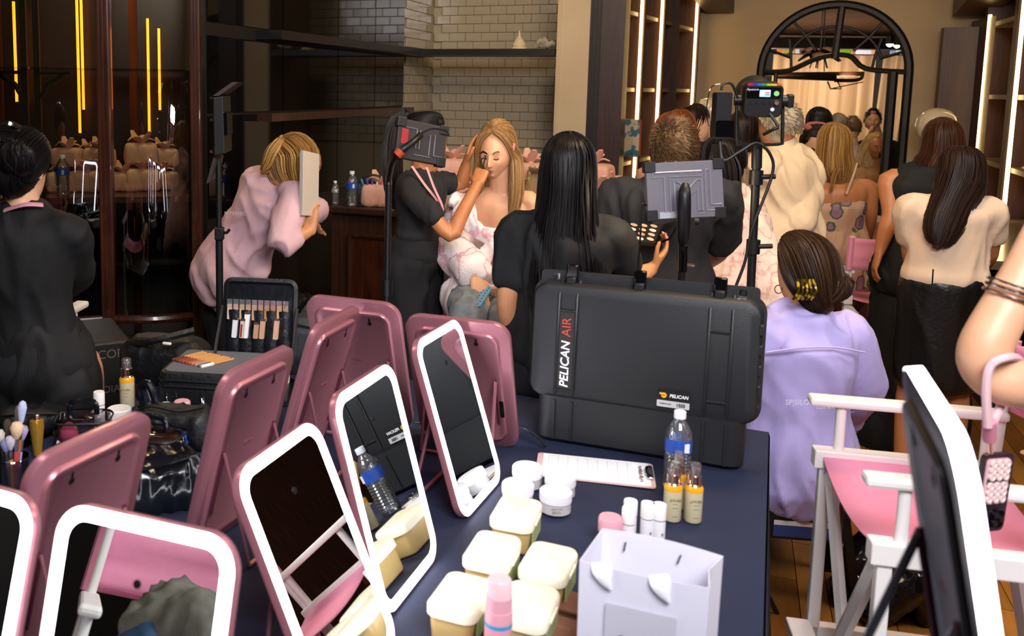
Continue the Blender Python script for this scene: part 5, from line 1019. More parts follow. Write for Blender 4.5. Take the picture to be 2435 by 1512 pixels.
def head_surf(az, el, k=1.0):
    """local head surface: x right, y front, z up; az 0 = front"""
    ca, sa, ce, se = math.cos(az), math.sin(az), math.cos(el), math.sin(el)
    x, y, z = .074*sa*ce, .096*ca*ce, .118*se
    fr = max(0, ca)**1.5
    if z < 0:
        f_ = -z/.118; x *= 1 - .36*f_**1.5; y = y*(1 - .18*f_) + (.012*fr*f_ if ca > 0 else .02*f_)
    if ca > 0: y += fr*ce*.004; y -= .010*fr*max(0, 1 - abs(abs(sa)*ce - .0))*0
    def bump(ax_, ez, wx, wz, amt):
        return amt*math.exp(-((az-ax_)/wx)**2 - ((el-ez)/wz)**2)
    d = 0
    for s_ in (-1, 1):
        d += bump(s_*.40, .03, .20, .12, -.012)          # sockets
        d += bump(s_*.38, .21, .25, .07, .004)           # brow
        d += bump(s_*.40, .015, .13, .07, .0055)         # lids
        d += bump(s_*.62, -.22, .22, .18, .005)          # cheek
        d += bump(s_*.11, -.30, .06, .05, .008)          # nostril
    d += bump(0, -.03, .09, .12, .011) + bump(0, -.25, .105, .10, .025) + bump(0, -.14, .08, .1, .012)   # nose
    d += bump(0, -.50, .22, .05, .008) + bump(0, -.60, .20, .05, .0085) + bump(0, -.555, .2, .018, -.003)  # lips
    d += bump(0, -.82, .25, .12, .008)                   # chin
    d += bump(0, -.69, .22, .05, -.004)
    n_ = V((sa*ce, ca*ce, se)); return (V((x, y, z)) + n_*d)*k
def head_mesh(g, mt, k=1.0, na=80, ne=56):
    vs = [mt @ head_surf(0, -math.pi/2, k)]
    for j in range(1, ne):
        el = -math.pi/2 + math.pi*j/ne
        for i in range(na): 
            u_ = i/na*2*math.pi - math.pi; az = u_ - .35*math.sin(u_)*0.9 if True else u_
            vs.append(mt @ head_surf(az, el, k))
    vs.append(mt @ head_surf(0, math.pi/2, k)); fs = []
    for i in range(na):
        fs.append((0, 1+(i+1) % na, 1+i)); b_ = 1+(ne-2)*na; fs.append((b_+i, b_+(i+1) % na, len(vs)-1))
    for j in range(ne-2):
        for i in range(na): q = 1+j*na; fs.append((q+i, q+(i+1) % na, q+na+(i+1) % na, q+na+i))
    g.add(vs, fs)
    for s_ in (-1, 1):
        e = mt @ V((s_*.072*k, -.008*k, -.005*k)); up = mt.to_3x3() @ V((0, 0, 1)); fw = mt.to_3x3() @ V((0, 1, 0)); sd = mt.to_3x3() @ V((s_, 0, 0))
        g.loft([(e - up*.03*k + fw*.008*k, .004*k, .008*k, sd), (e - up*.01*k, .006*k, .013*k, sd), (e + up*.012*k - fw*.004*k + sd*.006*k, .006*k, .017*k, sd), (e + up*.03*k - fw*.002*k + sd*.006*k, .004*k, .010*k, sd)], 10, 3)
def patch(mt, k, az0, az1, el0, el1, lift, n=10, m=5, shape=None):
    g = G(); vs = []; fs = []
    for j in range(m+1):
        for i in range(n+1):
            f_ = i/n; az = az0 + (az1-az0)*f_; e0, e1 = (el0, el1) if shape is None else shape(f_); el = e0 + (e1-e0)*j/m
            p = head_surf(az, el, k); vs.append(mt @ (p + p.normalized()*lift))
    for j in range(m):
        for i in range(n): q = j*(n+1)+i; fs.append((q, q+1, q+n+2, q+n+1))
    g.add(vs, fs); return g
def face_parts(t, mt, k, lipc, browc, closed=True):
    ml = M('lips_'+lipc[1:], lipc, .4); mb_ = M('brow_'+browc[1:], browc, .8)
    for s_ in (-1, 1):
        patch(mt, k, s_*.2, s_*.62, 0, 0, .0012, 10, 2, lambda f_: (.155+.075*math.sin(f_*2.4)-.01, .205+.085*math.sin(f_*2.3))).obj('eyebrow', mb_, t)
        patch(mt, k, s_*.25, s_*.58, 0, 0, .0012, 10, 2, lambda f_: (-.055-.035*math.sin(math.pi*f_), -.02-.022*math.sin(math.pi*f_))).obj('eyelash', M('lash', '#1a1210', .7), t)
        patch(mt, k, s_*.22, s_*.62, 0, 0, .0008, 10, 4, lambda f_: (-.03-.03*math.sin(math.pi*f_), .0+.075*math.sin(math.pi*f_))).obj('eyelid', M('lid_shade', '#a56f55', .5), t)
        if not closed: patch(mt, k, s_*.28, s_*.54, 0, 0, .0010, 8, 3, lambda f_: (-.03-.02*math.sin(math.pi*f_), -.0+.05*math.sin(math.pi*f_))).obj('eye', M('eye_white', '#8d7d70', .2), t)
    patch(mt, k, -.24, .24, 0, 0, .0010, 14, 4, lambda f_: (-.555, -.555+.075*math.sin(math.pi*f_)**.8*(1-.25*math.exp(-((f_-.5)/.08)**2)))).obj('upper_lip', ml, t)
    patch(mt, k, -.22, .22, 0, 0, .0010, 14, 4, lambda f_: (-.555-.095*math.sin(math.pi*f_)**.8, -.56)).obj('lower_lip', ml, t)
HD, HR = 2.4, .58
def strands(g, rings, n, r=.004, sub=4, th=(0, 2*math.pi), rho=(.9, 1.04), base=True, jit=.25, t0=(0, .06), t1=(.86, 1.0), wob=.004, flat=1.0):
    fr = frames(rings, sub, False); m = len(fr); n = int(n*HD); r = r*HR
    if base:
        g.loft([(c, a_*.9, b_*.9, V(s_)) for c, a_, b_, s_ in rings], 14, 3)
    for i in range(n):
        a0 = th[0] + (th[1]-th[0])*((i+random.random()*.8)/n); rh = random.uniform(*rho); dr = random.uniform(-jit, jit); s0_, s1_ = random.uniform(*t0), random.uniform(*t1)
        pts = []; rad = []; N_ = 12; ph = random.random()*6
        for q in range(N_+1):
            f_ = s0_ + (s1_-s0_)*q/N_; x_ = f_*(m-1); lo = min(int(x_), m-2); fx = x_-lo
            c = fr[lo][0].lerp(fr[lo+1][0], fx); a_ = fr[lo][1]*(1-fx) + fr[lo+1][1]*fx; b_ = fr[lo][2]*(1-fx) + fr[lo+1][2]*fx; sd = fr[lo][3].lerp(fr[lo+1][3], fx); ff = fr[lo][4].lerp(fr[lo+1][4], fx)
            an = a0 + dr*f_; w_ = wob*math.sin(f_*7+ph)*f_
            pts.append(c + sd*(math.cos(an)*(a_*rh + w_)) + ff*(math.sin(an)*(b_*rh + w_))); rad.append(r*(1.0 if q < N_-2 else (1.0 - .4*(q-N_+2))))
        g.tube(pts, rad, 4, 1, None, flat)
def AW(w): return 1 + (w-1)*1.2
def person(label, N, P, hd, yaw, skin, armL=None, armR=None, legs='stand', k=1.0, wide=1.0, vox=.011, hpitch=0, hyaw=None, face=False, feet=True, footz=0.0, handL=None, handR=None, headk=1.0, hroll=0, group=None, knees=None):
    """N neck base, P pelvis centre, hd head centre (world). yaw 0 faces away from the camera."""
    N, P, hd = V(N), V(P), V(hd); fw = V((math.sin(yaw), math.cos(yaw), 0)); rt = V((math.cos(yaw), -math.sin(yaw), 0))
    base = V((P.x, P.y, 0)); t = thing('person', label, 'person', base, group)
    S = dict(t=t, N=N, P=P, hd=hd, fw=fw, rt=rt, k=k, w=wide, base=base); sp = N-P
    g = G(); kk = k*wide
    prof = [(-.12, .10, .09), (0, .158, .112), (.2, .14, .10), (.42, .115, .085), (.65, .135, .098), (.85, .155, .098), (.95, .125, .07), (1.0, .07, .055)]
    g.loft([(P + sp*f_, a_*kk, b_*kk, rt) for f_, a_, b_ in prof], 16, 3)
    g.loft([(P + sp*.93, .062*k, .056*k, rt), (N + (hd-N)*.25, .051*k, .053*k, rt), (N + (hd-N)*.75, .05*k, .056*k, rt)], 12, 3)
    S['prof'] = prof
    hy = yaw if hyaw is None else hyaw; Rh = Matrix.Rotation(-hy, 4, 'Z') @ Matrix.Rotation(hpitch, 4, 'X') @ Matrix.Rotation(hroll, 4, 'Y'); hm_ = Matrix.Translation(hd) @ Rh; S['hm'] = hm_; S['hk'] = k*headk
    if not face:
        hx = hm_.to_3x3()
        g.loft([(hm_ @ V((0, .012, -.10))*1, .045*k, .05*k, hx @ V((1, 0, 0))), (hm_ @ V((0, .01, -.06)), .062*k, .08*k, hx @ V((1, 0, 0))), (hm_ @ V((0, 0, 0)), .073*k, .095*k, hx @ V((1, 0, 0))), (hm_ @ V((0, -.004, .06)), .067*k, .085*k, hx @ V((1, 0, 0))), (hm_ @ V((0, -.004, .10)), .035*k, .045*k, hx @ V((1, 0, 0)))], 16, 3)
        for s_ in (-1, 1): g.loft([(hm_ @ V((s_*.072, -.008, -.03)), .005, .009, hx @ V((1, 0, 0))), (hm_ @ V((s_*.077, -.012, 0)), .007, .014, hx @ V((1, 0, 0))), (hm_ @ V((s_*.078, -.014, .028)), .005, .011, hx @ V((1, 0, 0)))], 8, 2)
    S['sh'] = {}; S['arm'] = {}
    for sd, arm, hn in ((-1, armL, handL), (1, armR, handR)):
        sh = P + sp*.88 + rt*(sd*.158*kk); S['sh'][sd] = sh
        if arm is None: arm = (sh + V((0, 0, -.28*k)) + rt*(sd*.03), sh + V((0, 0, -.52*k)) + fw*.05 + rt*(sd*.02))
        el, wr = V(arm[0]), V(arm[1]); S['arm'][sd] = (sh, el, wr)
        m1 = sh.lerp(el, .5); m2 = el.lerp(wr, .35)
        limb(g, [P + sp*.9 + rt*(sd*.10*kk), sh, m1, el, m2, wr], [.046*k*AW(wide), .047*k*AW(wide), .041*k*AW(wide), .034*k*AW(wide), .035*k*AW(wide), .024*k], fw)
        dh = (wr-el).normalized(); 
        if hn: hand(g, wr, hn[0], hn[1], k*hn[4] if len(hn) > 4 else k, hn[2], hn[3] if len(hn) > 3 else .1, sd > 0)
        else: hand(g, wr, dh + fw*.05, -rt*sd, k*.95, .5, .05, sd > 0)
    S['leg'] = {}
    for sd in (-1, 1):
        hp = P + rt*(sd*.085*kk) + V((0, 0, -.04))
        if legs == 'stand':
            an = V((hp.x + rt.x*sd*.01, hp.y + rt.y*sd*.01, .085)); kn = hp.lerp(an, .5) + fw*.015
        else:
            kn, an = legs[sd]; kn, an = V(kn), V(an)
        S['leg'][sd] = (hp, kn, an)
        limb(g, [P + rt*(sd*.07*kk), hp, hp.lerp(kn, .45), kn, kn.lerp(an, .3), an], [.085*k, .084*k, .073*k, .052*k, .054*k, .036*k], rt)
        limb(g, [an + V((0, 0, .01)), an + fw*.03 + V((0, 0, -.035)), an + fw*.15 + V((0, 0, -.058))], [.036*k, .036*k, .024*k], rt)
    me = remesh(g, vox, 1, name='body')
    if face:
        g2 = G(); head_mesh(g2, hm_, k*headk); m2 = g2.mesh(); bm = bmesh.new(); bm.from_mesh(me); bm.from_mesh(m2); bm.to_mesh(me); bm.free(); D.meshes.remove(m2)
    me.transform(Matrix.Translation(-base)); S['body'] = mkobj('body', me, skin, t, angle=180); return S
def wear(S, name, g, mat, vox=.011, fold=.005, fs=9, sm=2, stretch=(1, 1, .45)):
    me = remesh(g, vox, sm, fold*2.2, fs, stretch, name, random.random()*9); me.transform(Matrix.Translation(-S['base'])); return mkobj(name, me, mat, S['t'], angle=180)
def top(S, f0, f1, off=.014, sleeve=0.0, loose=0, hem=None, fore=0, wrist_off=None, neck=True, shoulders=True, boxy=0):
    """torso garment; sleeve = fraction of the arm (0..1 upper, 1..2 forearm)"""
    g = G(); P, sp, k, w_ = S['P'], S['N']-S['P'], S['k'], S['w']; kk = k*w_; rt = S['rt']; R = []
    fl = [f0] + [x for x, _, _ in S['prof'] if f0 < x < f1] + [f1]
    def val(f_):
        pr = S['prof']
        for i in range(len(pr)-1):
            if pr[i][0] <= f_ <= pr[i+1][0]:
                q = (f_-pr[i][0])/(pr[i+1][0]-pr[i][0]); return [pr[i][j]*(1-q) + pr[i+1][j]*q for j in (1, 2)]
        return (pr[0][1:] if f_ < pr[0][0] else pr[-1][1:])
    for f_ in fl:
        a_, b_ = val(max(f_, 0)); a_ = max(a_, boxy) if f_ < .9 else a_; b_ = max(b_, boxy*.74) if f_ < .9 else b_; lo = loose*max(0, .85-f_)
        R.append((P + sp*f_, a_*kk + off + lo, b_*kk + off + lo*.9, rt))
    g.loft(R, 18, 3)
    if sleeve:
        for sd in (-1, 1):
            sh, el, wr = S['arm'][sd]; pts = [P + sp*.9 + rt*(sd*.09*kk), sh]; rad = [.046*k+off, .048*k*AW(w_)+off]
            if sleeve <= 1: pts += [sh.lerp(el, sleeve*.5), sh.lerp(el, sleeve)]; rad += [.045*k*AW(w_)+off+loose*.15, .043*k*AW(w_)+off+loose*.2]
            else: pts += [sh.lerp(el, .5), el, el.lerp(wr, (sleeve-1)*.5), el.lerp(wr, sleeve-1)]; rad += [.044*k*AW(w_)+off+loose*.2, .040*k+off+loose*.2, .038*k+off+loose*.15, .032*k+off+loose*.1]
            limb(g, pts, rad, S['fw'])
    return g
def bottom(S, off=.012, length=2.0, flare=0, top_f=.22):
    g = G(); P, sp, k, w_ = S['P'], S['N']-S['P'], S['k'], S['w']; rt = S['rt']; kk = k*w_
    g.loft([(P + sp*-.14, .10*kk+off, .09*kk+off, rt), (P, .16*kk+off, .114*kk+off, rt), (P + sp*top_f, .138*kk+off, .10*kk+off, rt)], 16, 3)
    for sd in (-1, 1):
        hp, kn, an = S['leg'][sd]; end = an if length >= 2 else kn.lerp(an, length-1)
        limb(g, [P + rt*(sd*.07*kk), hp, hp.lerp(kn, .45), kn, kn.lerp(end, .6), end], [.087*k+off, .086*k+off, .076*k+off, .06*k+off+flare*.4, .055*k+off+flare*.8, .045*k+off+flare], rt)
    return g
def skirt(S, z1, w0=.17, w1=.2, d1=.15, top_f=.25, off=.014):
    g = G(); P, sp, rt = S['P'], S['N']-S['P'], S['rt']; kk = S['k']*S['w']; e = V((P.x, P.y, z1))
    g.loft([(P + sp*top_f, .132*kk+off, .098*kk+off, rt), (P + sp*.1, .15*kk+off, .11*kk+off, rt), (P + sp*-.05, w0, .13, rt), (P.lerp(e, .6), (w0+w1)/2, (d1+.13)/2, rt), (e, w1, d1, rt)], 18, 3); return g
def shoes(S, mat=None):
    for sd in (-1, 1):
        an = S['leg'][sd][2] - S['base']; g = G(); fw = S['fw']
        limb(g, [an - fw*.05 + V((0, 0, -.04)), an + fw*.02 + V((0, 0, -.04)), an + fw*.12 + V((0, 0, -.055)), an + fw*.17 + V((0, 0, -.06))], [.03, .042, .042, .026], S['rt']); g.obj('shoe', mat or m_black, S['t'])
def hair(S, lofts, mat, name='hair', rs=1.0):
    g = G()
    if rs != 1: lofts = [([(c, a_*rs, b_*rs, s_) for c, a_, b_, s_ in rg], n, kw) for rg, n, kw in lofts]
    for rings, n, kw in lofts: strands(g, rings, n, **kw)
    g.v = [p - S['base'] for p in g.v]; return g.obj(name, mat, S['t'], angle=70)
def HL(S, x, y, z): q = S.get('hs', 1.0); return S['hm'] @ V((x*q, y*q, z*q))
def HX(S): return S['hm'].to_3x3() @ V((1, 0, 0))
def cap_rings(S, ext=(), g=1.0, back=0.0):
    """skull cap from the crown down; ext adds rings (local x,y,z,a,b)"""
    s = HX(S); k = S['hk']
    base = [(0, -.015, .132, .012, .012), (0, -.012, .118, .052, .062), (0, -.012, .075, .078*g, .095*g), (0, -.02, .02, .085*g, .098*g)]
    return [(HL(S, x*k, y*k, z*k), a_*k, b_*k, s) for x, y, z, a_, b_ in list(base) + list(ext)]
def shorthair(S, mat, n=900, lo=-.25, ln=.024, g_=1.0):
    g = G(); k = S['hk']; hm_ = S['hm']; R3 = hm_.to_3x3()
    g.loft([(hm_ @ V((0, -.012*k, z*k)), a_*k, b_*k, HX(S)) for z, a_, b_ in ((-.045, .068, .06), (-.01, .077, .088), (.03, .08, .1), (.075, .07, .088), (.112, .04, .05))], 16, 3)
    for i in range(n):
        az = random.uniform(-math.pi, math.pi); fr = max(0, math.cos(az)); el = math.asin(random.uniform(math.sin(lo), .999)); el = max(el, fr*.75 + lo*(1-fr))
        p = V((math.sin(az)*math.cos(el)*.081, math.cos(az)*math.cos(el)*.101 - .012, math.sin(el)*.122))*k; nn = p.normalized(); sw = V((-nn.y, nn.x, 0))*.5 + V((0, .3, -.4))
        tg = (sw - nn*sw.dot(nn)); l_ = ln*random.uniform(.6, 1.2)*(.5 + .5*max(0, math.sin(el)) + .3); d1 = (nn*.35 + tg).normalized()
        g.tube([hm_ @ (p - nn*.004), hm_ @ (p + d1*l_*.5), hm_ @ (p + (d1 + tg*.5 - nn*.25).normalized()*l_)], [.0028, .0026, .0008], 3)
    g.v = [p - S['base'] for p in g.v]; return g.obj('hair', mat, S['t'], angle=70)
def longhair(S, n=150, ext=None, mat=H_DK, r=.0045, **kw):
    return hair(S, [(cap_rings(S, ext), n, dict(r=r, **kw))], mat)
m_tee = M('black_cotton', '#0a0a0c', .8, bump=.4, bs=18); m_trous = M('black_trousers', '#0b0a0c', .75, bump=.1, bs=120); m_char = M('charcoal_cotton', '#1b1b1f', .85, bump=.4, bs=18)
m_lilacp = M('pink_lilac_shirt', '#d0a9b0', .7, bump=.55, bs=14, stretch=(1, 1, .4)); m_lav = M('lavender_shirt', '#b8ace4', .7, bump=.55, bs=12, stretch=(1, 1, .5)); m_crm = M('cream_tee', '#cdb39a', .8, bump=.45, bs=16, stretch=(1, 1, .6)); m_ivs = M('ivory_shirt', '#d8bf9d', .65, bump=.55, bs=14, stretch=(1, 1, .4))
m_robe = M('robe_print', '#ebe2e4', .85, var='#d9a0b0', vs=8, line=.016, bump=.3, bs=140, stretch=(1, 1, .8))
m_robe2 = M('robe_print_warm', '#e2cabb', .85, var='#d29a98', vs=9, line=.016, bump=.3, bs=140)
m_jean = M('grey_jeans', '#7a8088', .85, var='#646a73', vs=30, bump=.1, bs=200); m_blkjean = M('black_jeans', '#0c0d11', .8, bump=.1, bs=200)
def floral():
    m = M('floral_print', '#b08c70', .75); nt = m.node_tree; b = nt.nodes['Principled BSDF']; tc = nt.nodes.new('ShaderNodeTexCoord'); vo = nt.nodes.new('ShaderNodeTexVoronoi'); vo.inputs['Scale'].default_value = 12
    nz = nt.nodes.new('ShaderNodeTexNoise'); nz.inputs['Scale'].default_value = 40; ad = nt.nodes.new('ShaderNodeMath'); ad.operation = 'MULTIPLY_ADD'; ad.inputs[1].default_value = .16
    rp_ = nt.nodes.new('ShaderNodeValToRGB'); e = rp_.color_ramp.elements; e[0].position = .0; e[0].color = L('#7d5470'); e[1].position = .62; e[1].color = L('#b89478')
    for p_, c in ((.44, '#94687c'), (.46, '#46503c'), (.53, '#50583f'), (.55, '#b89478')): q = rp_.color_ramp.elements.new(p_); q.color = L(c)
    mp_ = nt.nodes.new('ShaderNodeMapping'); mp_.inputs['Scale'].default_value = (1, .0, .85); nt.links.new(tc.outputs['Object'], mp_.inputs[0]); nt.links.new(mp_.outputs[0], vo.inputs['Vector']); nt.links.new(tc.outputs['Object'], nz.inputs['Vector']); nt.links.new(nz.outputs[0], ad.inputs[0]); nt.links.new(vo.outputs['Distance'], ad.inputs[2]); nt.links.new(ad.outputs[0], rp_.inputs[0]); nt.links.new(rp_.outputs[0], b.inputs['Base Color']); return m
def loc2(S, g): g.v = [p - S['base'] for p in g.v]; return g
# 1 woman in black with a bun (back view, left edge)
d = 2.85; S = person('woman in black top with hair in a bun, back turned, at the left edge', A(55, 505, d), A(92, 880, d+.02), A(48, 400, d+.02), .15, SK_L, armL=(A(-150, 620, d+.1), A(-60, 760, d+.35)), armR=(A(185, 650, d+.14), A(130, 690, d+.36)), k=1.0, wide=1.0)
wear(S, 'top', top(S, .12, .98, .012, 1.95), m_tee, fold=.004); wear(S, 'trousers', bottom(S, .016, 2, .03, .2), m_trous); shoes(S)
s = HX(S); P_, sp_ = S['P'], S['N']-S['P']; loc2(S, G().loft([(P_ + sp_*.06, .185, .138, S['rt']), (P_ + sp_*.16, .172, .128, S['rt'])], 20, 2)).obj('waistband', M('waist_rib', '#18171a', .8, bump=.5, bs=120, stretch=(4, 4, .2)), S['t'])
rt = S['rt']; hair(S, [([(HL(S, -.0, .085, .07), .03, .035, s), (HL(S, 0, .05, .06), .078, .075, s), (HL(S, 0, -.02, .03), .088, .098, s), (HL(S, .01, -.08, .0), .07, .085, s), (HL(S, .03, -.115, .02), .035, .04, s)], 130, dict(r=.004, jit=.1, wob=.001, rho=(.96, 1.02))),
    ([(HL(S, .06, -.10, -.0), .02, .02, s), (HL(S, .065, -.125, .03), .05, .045, s), (HL(S, .06, -.14, .06), .045, .04, s), (HL(S, .055, -.13, .085), .015, .015, s)], 60, dict(r=.005, jit=1.5, wob=.004))], H_BLK)
loc2(S, G().tube([A(-5, 300, d-.05), A(25, 296, d-.08), A(45, 306, d-.06)], .012, 8, 3)).obj('hair_clip', m_chrome, S['t']); loc2(S, G().lathe([(.001, -.012), (.007, 0), (.001, .012)], Matrix.Translation(A(2, 463, d-.06)), 8)).obj('earring', m_gold, S['t'])
loc2(S, G().tube([A(10, 500, d-.06), A(60, 486, d-.085), A(102, 487, d-.06)], .008, 6, 4, flat=.4)).obj('lanyard', M('lanyard_pink', '#c98a96', .6), S['t'])
# leg of a seated client behind her
g = G(); b0 = A(205, 960, 3.1); bb = V((b0.x, b0.y, 0)); limb(g, [A(120, 850, 3.25) , A(190, 845, 3.08), A(213, 900, 3.06), A(212, 1000, 3.1), V((b0.x-.01, 3.16, .42))], [.06, .055, .05, .046, .035]); limb(g, [V((b0.x-.01, 3.16, .44)), V((b0.x+.02, 3.1, .36)), V((b0.x+.05, 3.02, .335))], [.035, .034, .022])
me = remesh(g, .01, 1, name='body'); me.transform(Matrix.Translation(-bb)); t = thing('person', 'bare leg of a seated person beside the woman in black', 'person', bb); mkobj('body', me, SK_M, t, angle=180); loc3 = G(); loc3.v = []; G().tube([V((b0.x-.03, 3.2, .37))-bb, V((b0.x+.03, 3.08, .33))-bb], .035, 8).obj('shoe', m_white, t)
# 2 bending blonde in a pink-lilac shirt
d = 4.15; S = person('blonde person in pink-lilac shirt bending and holding a white board', A(668, 425, d-.05), A(545, 640, d+.05), A(695, 388, d-.1), math.radians(55), SK_M, armL=(A(740, 500, d+.2), A(742, 520, d+.1)), armR=(A(668, 585, d-.3), A(738, 548, d-.22)), handR=(A(738, 500, d-.2)-A(738, 548, d-.22), V((.3, 1, .1)), .9, .05), k=1.0, wide=1.1, hpitch=-.7, vox=.008)
g = top(S, .0, .98, .013, 1.5, .028); P_, sp_, rt = S['P'], S['N']-S['P'], S['rt']; dn = A(560, 700, d+.1); g.loft([(P_ + sp_*.25, .165, .13, rt), (P_, .175, .15, rt), (A(535, 655, d+.08), .185, .16, rt)], 18, 3); wear(S, 'shirt', g, m_lilacp, fold=.006, fs=7, stretch=(1, 1, 1))
limb(gg := G(), [P_ + sp_*.97 + rt*-.05, P_ + sp_*1.03, P_ + sp_*.98 + rt*.06], [.03, .035, .03]); loc2(S, gg).obj('collar', m_lilacp, S['t']); wear(S, 'trousers', bottom(S, .012), m_trous); shoes(S)
text('back_print', 'N PERFECT', .022, M('print_silver', '#b9a6a8', .4), S['t'], Matrix.Translation(A(563, 508, d-.19) - S['base']) @ Matrix.Rotation(-.1, 4, 'Z') @ RX)
s = V((.6, -.8, 0)); ctr = S['hd']; hair(S, [([(A(668, 328, d-.06), .02, .02, s), (A(678, 340, d-.06), .075, .08, s), (A(696, 372, d-.08), .115, .115, s), (A(698, 408, d-.1), .115, .11, s), (A(708, 442, d-.12), .085, .075, s), (A(722, 460, d-.14), .04, .035, s)], 150, dict(r=.005, jit=.15, rho=(.95, 1.04))),
    ([(A(672, 338, d-.12), .03, .03, s), (A(654, 365, d-.14), .045, .04, s), (A(640, 392, d-.14), .035, .03, s), (A(624, 411, d-.14), .012, .012, s)], 40, dict(r=.005, jit=.2))], H_BLD)
c4 = [A(715, 357, d-.28), A(753, 366, d-.16), A(751, 513, d-.16), A(713, 512, d-.28)]; bc = sum(c4, V((0, 0, 0)))/4; t = thing('hand_mirror', 'white rectangular board held up before the bending blonde', 'board', bc); G().quadbox([p-bc for p in c4], (.012, -.008, 0)).obj('board', M('board_white', '#c3b8ab', .4), t, smooth=False, bev=.002); G().quadbox([(p-bc)*.96 + V((-.004, .003, 0)) for p in c4], (.002, -.001, 0)).obj('rear_face', m_white, t, smooth=False)
# 3 makeup artist
d = 3.92; S = person('makeup artist in charcoal crop top leaning in to curl lashes', A(1005, 415, d), A(985, 618, d+.04), A(1012, 338, d), math.radians(118), SK_O, armR=(A(1072, 560, d-.22), A(1134, 441, d-.12)), armL=(A(1098, 437, d+.12), A(1108, 392, d+.1)), handR=(A(1147, 402, d-.08) - A(1134, 441, d-.12), V((.4, .9, .1)), 1.3, .05, .85), handL=(V((.18, -.05, .75)), V((.8, -.3, -.2)), .35, .2, .95), k=.97, wide=.92, vox=.006, face=False, hyaw=math.radians(118))
wear(S, 'crop_top', top(S, .34, .985, .008, .62), m_char, fold=.003, fs=14, vox=.009); wear(S, 'jeans', bottom(S, .010, 2, .03, .08), m_blkjean); shoes(S)
s = HX(S); hair(S, [([(HL(S, 0, .07, .085), .025, .02, s), (HL(S, 0, .045, .08), .07, .055, s), (HL(S, 0, -.02, .04), .086, .09, s), (HL(S, 0, -.085, .02), .055, .06, s), (HL(S, 0, -.115, .03), .025, .025, s)], 110, dict(r=.0035, jit=.05, wob=.001, rho=(.97, 1.02))),
    ([(A(968, 272, d+.03), .025, .025, s), (A(945, 290, d+.03), .035, .035, s), (A(934, 350, d), .045, .04, s), (A(934, 430, d-.02), .042, .038, s), (A(940, 490, d-.02), .02, .02, s)], 60, dict(r=.004))], H_BLK)
for (u0, v0, u1, v1) in ((980, 395, 1042, 480), (1015, 398, 1052, 490)): loc2(S, G().tube([A(u0, v0, d-.13), A((u0+u1)/2-2, (v0+v1)/2, d-.16), A(u1, v1, d-.15), A(1053, 520, d-.14)], .0075, 6, 4, flat=.3)).obj('lanyard', M('lanyard_rose', '#c9929c', .6), S['t'])
P_, sp_ = S['P'], S['N']-S['P']; loc2(S, G().loft([(P_ + sp_*.10, .15, .112, S['rt']), (P_ + sp_*.17, .143, .107, S['rt'])], 18, 2)).obj('waistband', m_blkjean, S['t'])
t = thing('eyelash_curler', 'silver eyelash curler held at the model\'s eye', 'eyelash curler', A(1150, 385, 3.86))
q0_ = A(1150, 385, 3.86)
for u0, v0, u1, v1 in ((1142, 368, 1146, 400), (1155, 366, 1148, 400)): G().tube([A(u0, v0, 3.86)-q0_, A(u1, v1, 3.84)-q0_, A(1143, 418, 3.82)-q0_], .003, 6, 3).obj('handle', m_chrome, t)
G().tube([A(1140, 368, 3.86)-q0_, A(1148, 361, 3.85)-q0_, A(1157, 366, 3.86)-q0_], .004, 6, 3).obj('jaw', m_chrome, t); G().tube([A(1142, 378, 3.86)-q0_, A(1156, 376, 3.86)-q0_], .003, 6).obj('bar', m_chrome, t)
# 4 model in the robe
d = 4.02; hdp = A(1180, 366, d-.02); S = person('seated model with long honey hair in a white pink-patterned robe', A(1195, 450, d+.03), A(1158, 668, d+.1), hdp, math.radians(203), SK_L, armL=(A(1255, 590, d+.0), A(1215, 660, d-.2)), armR=(A(1075, 585, d-.02), A(1130, 655, d-.28)), handR=(V((.16, -.25, -.62)), V((-.1, .5, -.6)), .3, .12, .95), legs={-1: (A(1195, 755, d-.32), A(1195, 1010, d-.36)), 1: (A(1110, 745, d-.36), A(1105, 1010, d-.4))}, k=.98, wide=.92, vox=.006, face=True, hyaw=math.radians(206), hpitch=-.16, headk=.92, feet=False); S['hs'] = .9
face_parts(S['t'], Matrix.Translation(-S['base']) @ S['hm'], S['hk'], '#a85a4e', '#6d4a30')
P_, sp_, rt, fw = S['P'], S['N']-S['P'], S['rt'], S['fw']
g = G(); g.loft([(P_ + sp_*-.12 + fw*.03, .21, .19, rt), (P_ + sp_*.1, .19, .16, rt), (P_ + sp_*.36, .145, .115, rt), (P_ + sp_*.5, .148, .118, rt)], 18, 3)
for sd in (-1, 1):
    sh, el, wr = S['arm'][sd]; limb(g, [sh.lerp(el, .16 if sd > 0 else .45), sh.lerp(el, .6), el, el.lerp(wr, .5), el.lerp(wr, .86)], [.068, .085, .082, .078, .072], fw)
    hp, kn, an = S['leg'][sd]; limb(g, [hp, hp.lerp(kn, .35), hp.lerp(kn, .62)], [.12, .115, .11], rt)
wear(S, 'robe', g, m_robe, fold=.006, fs=7, stretch=(1, 1, .8))
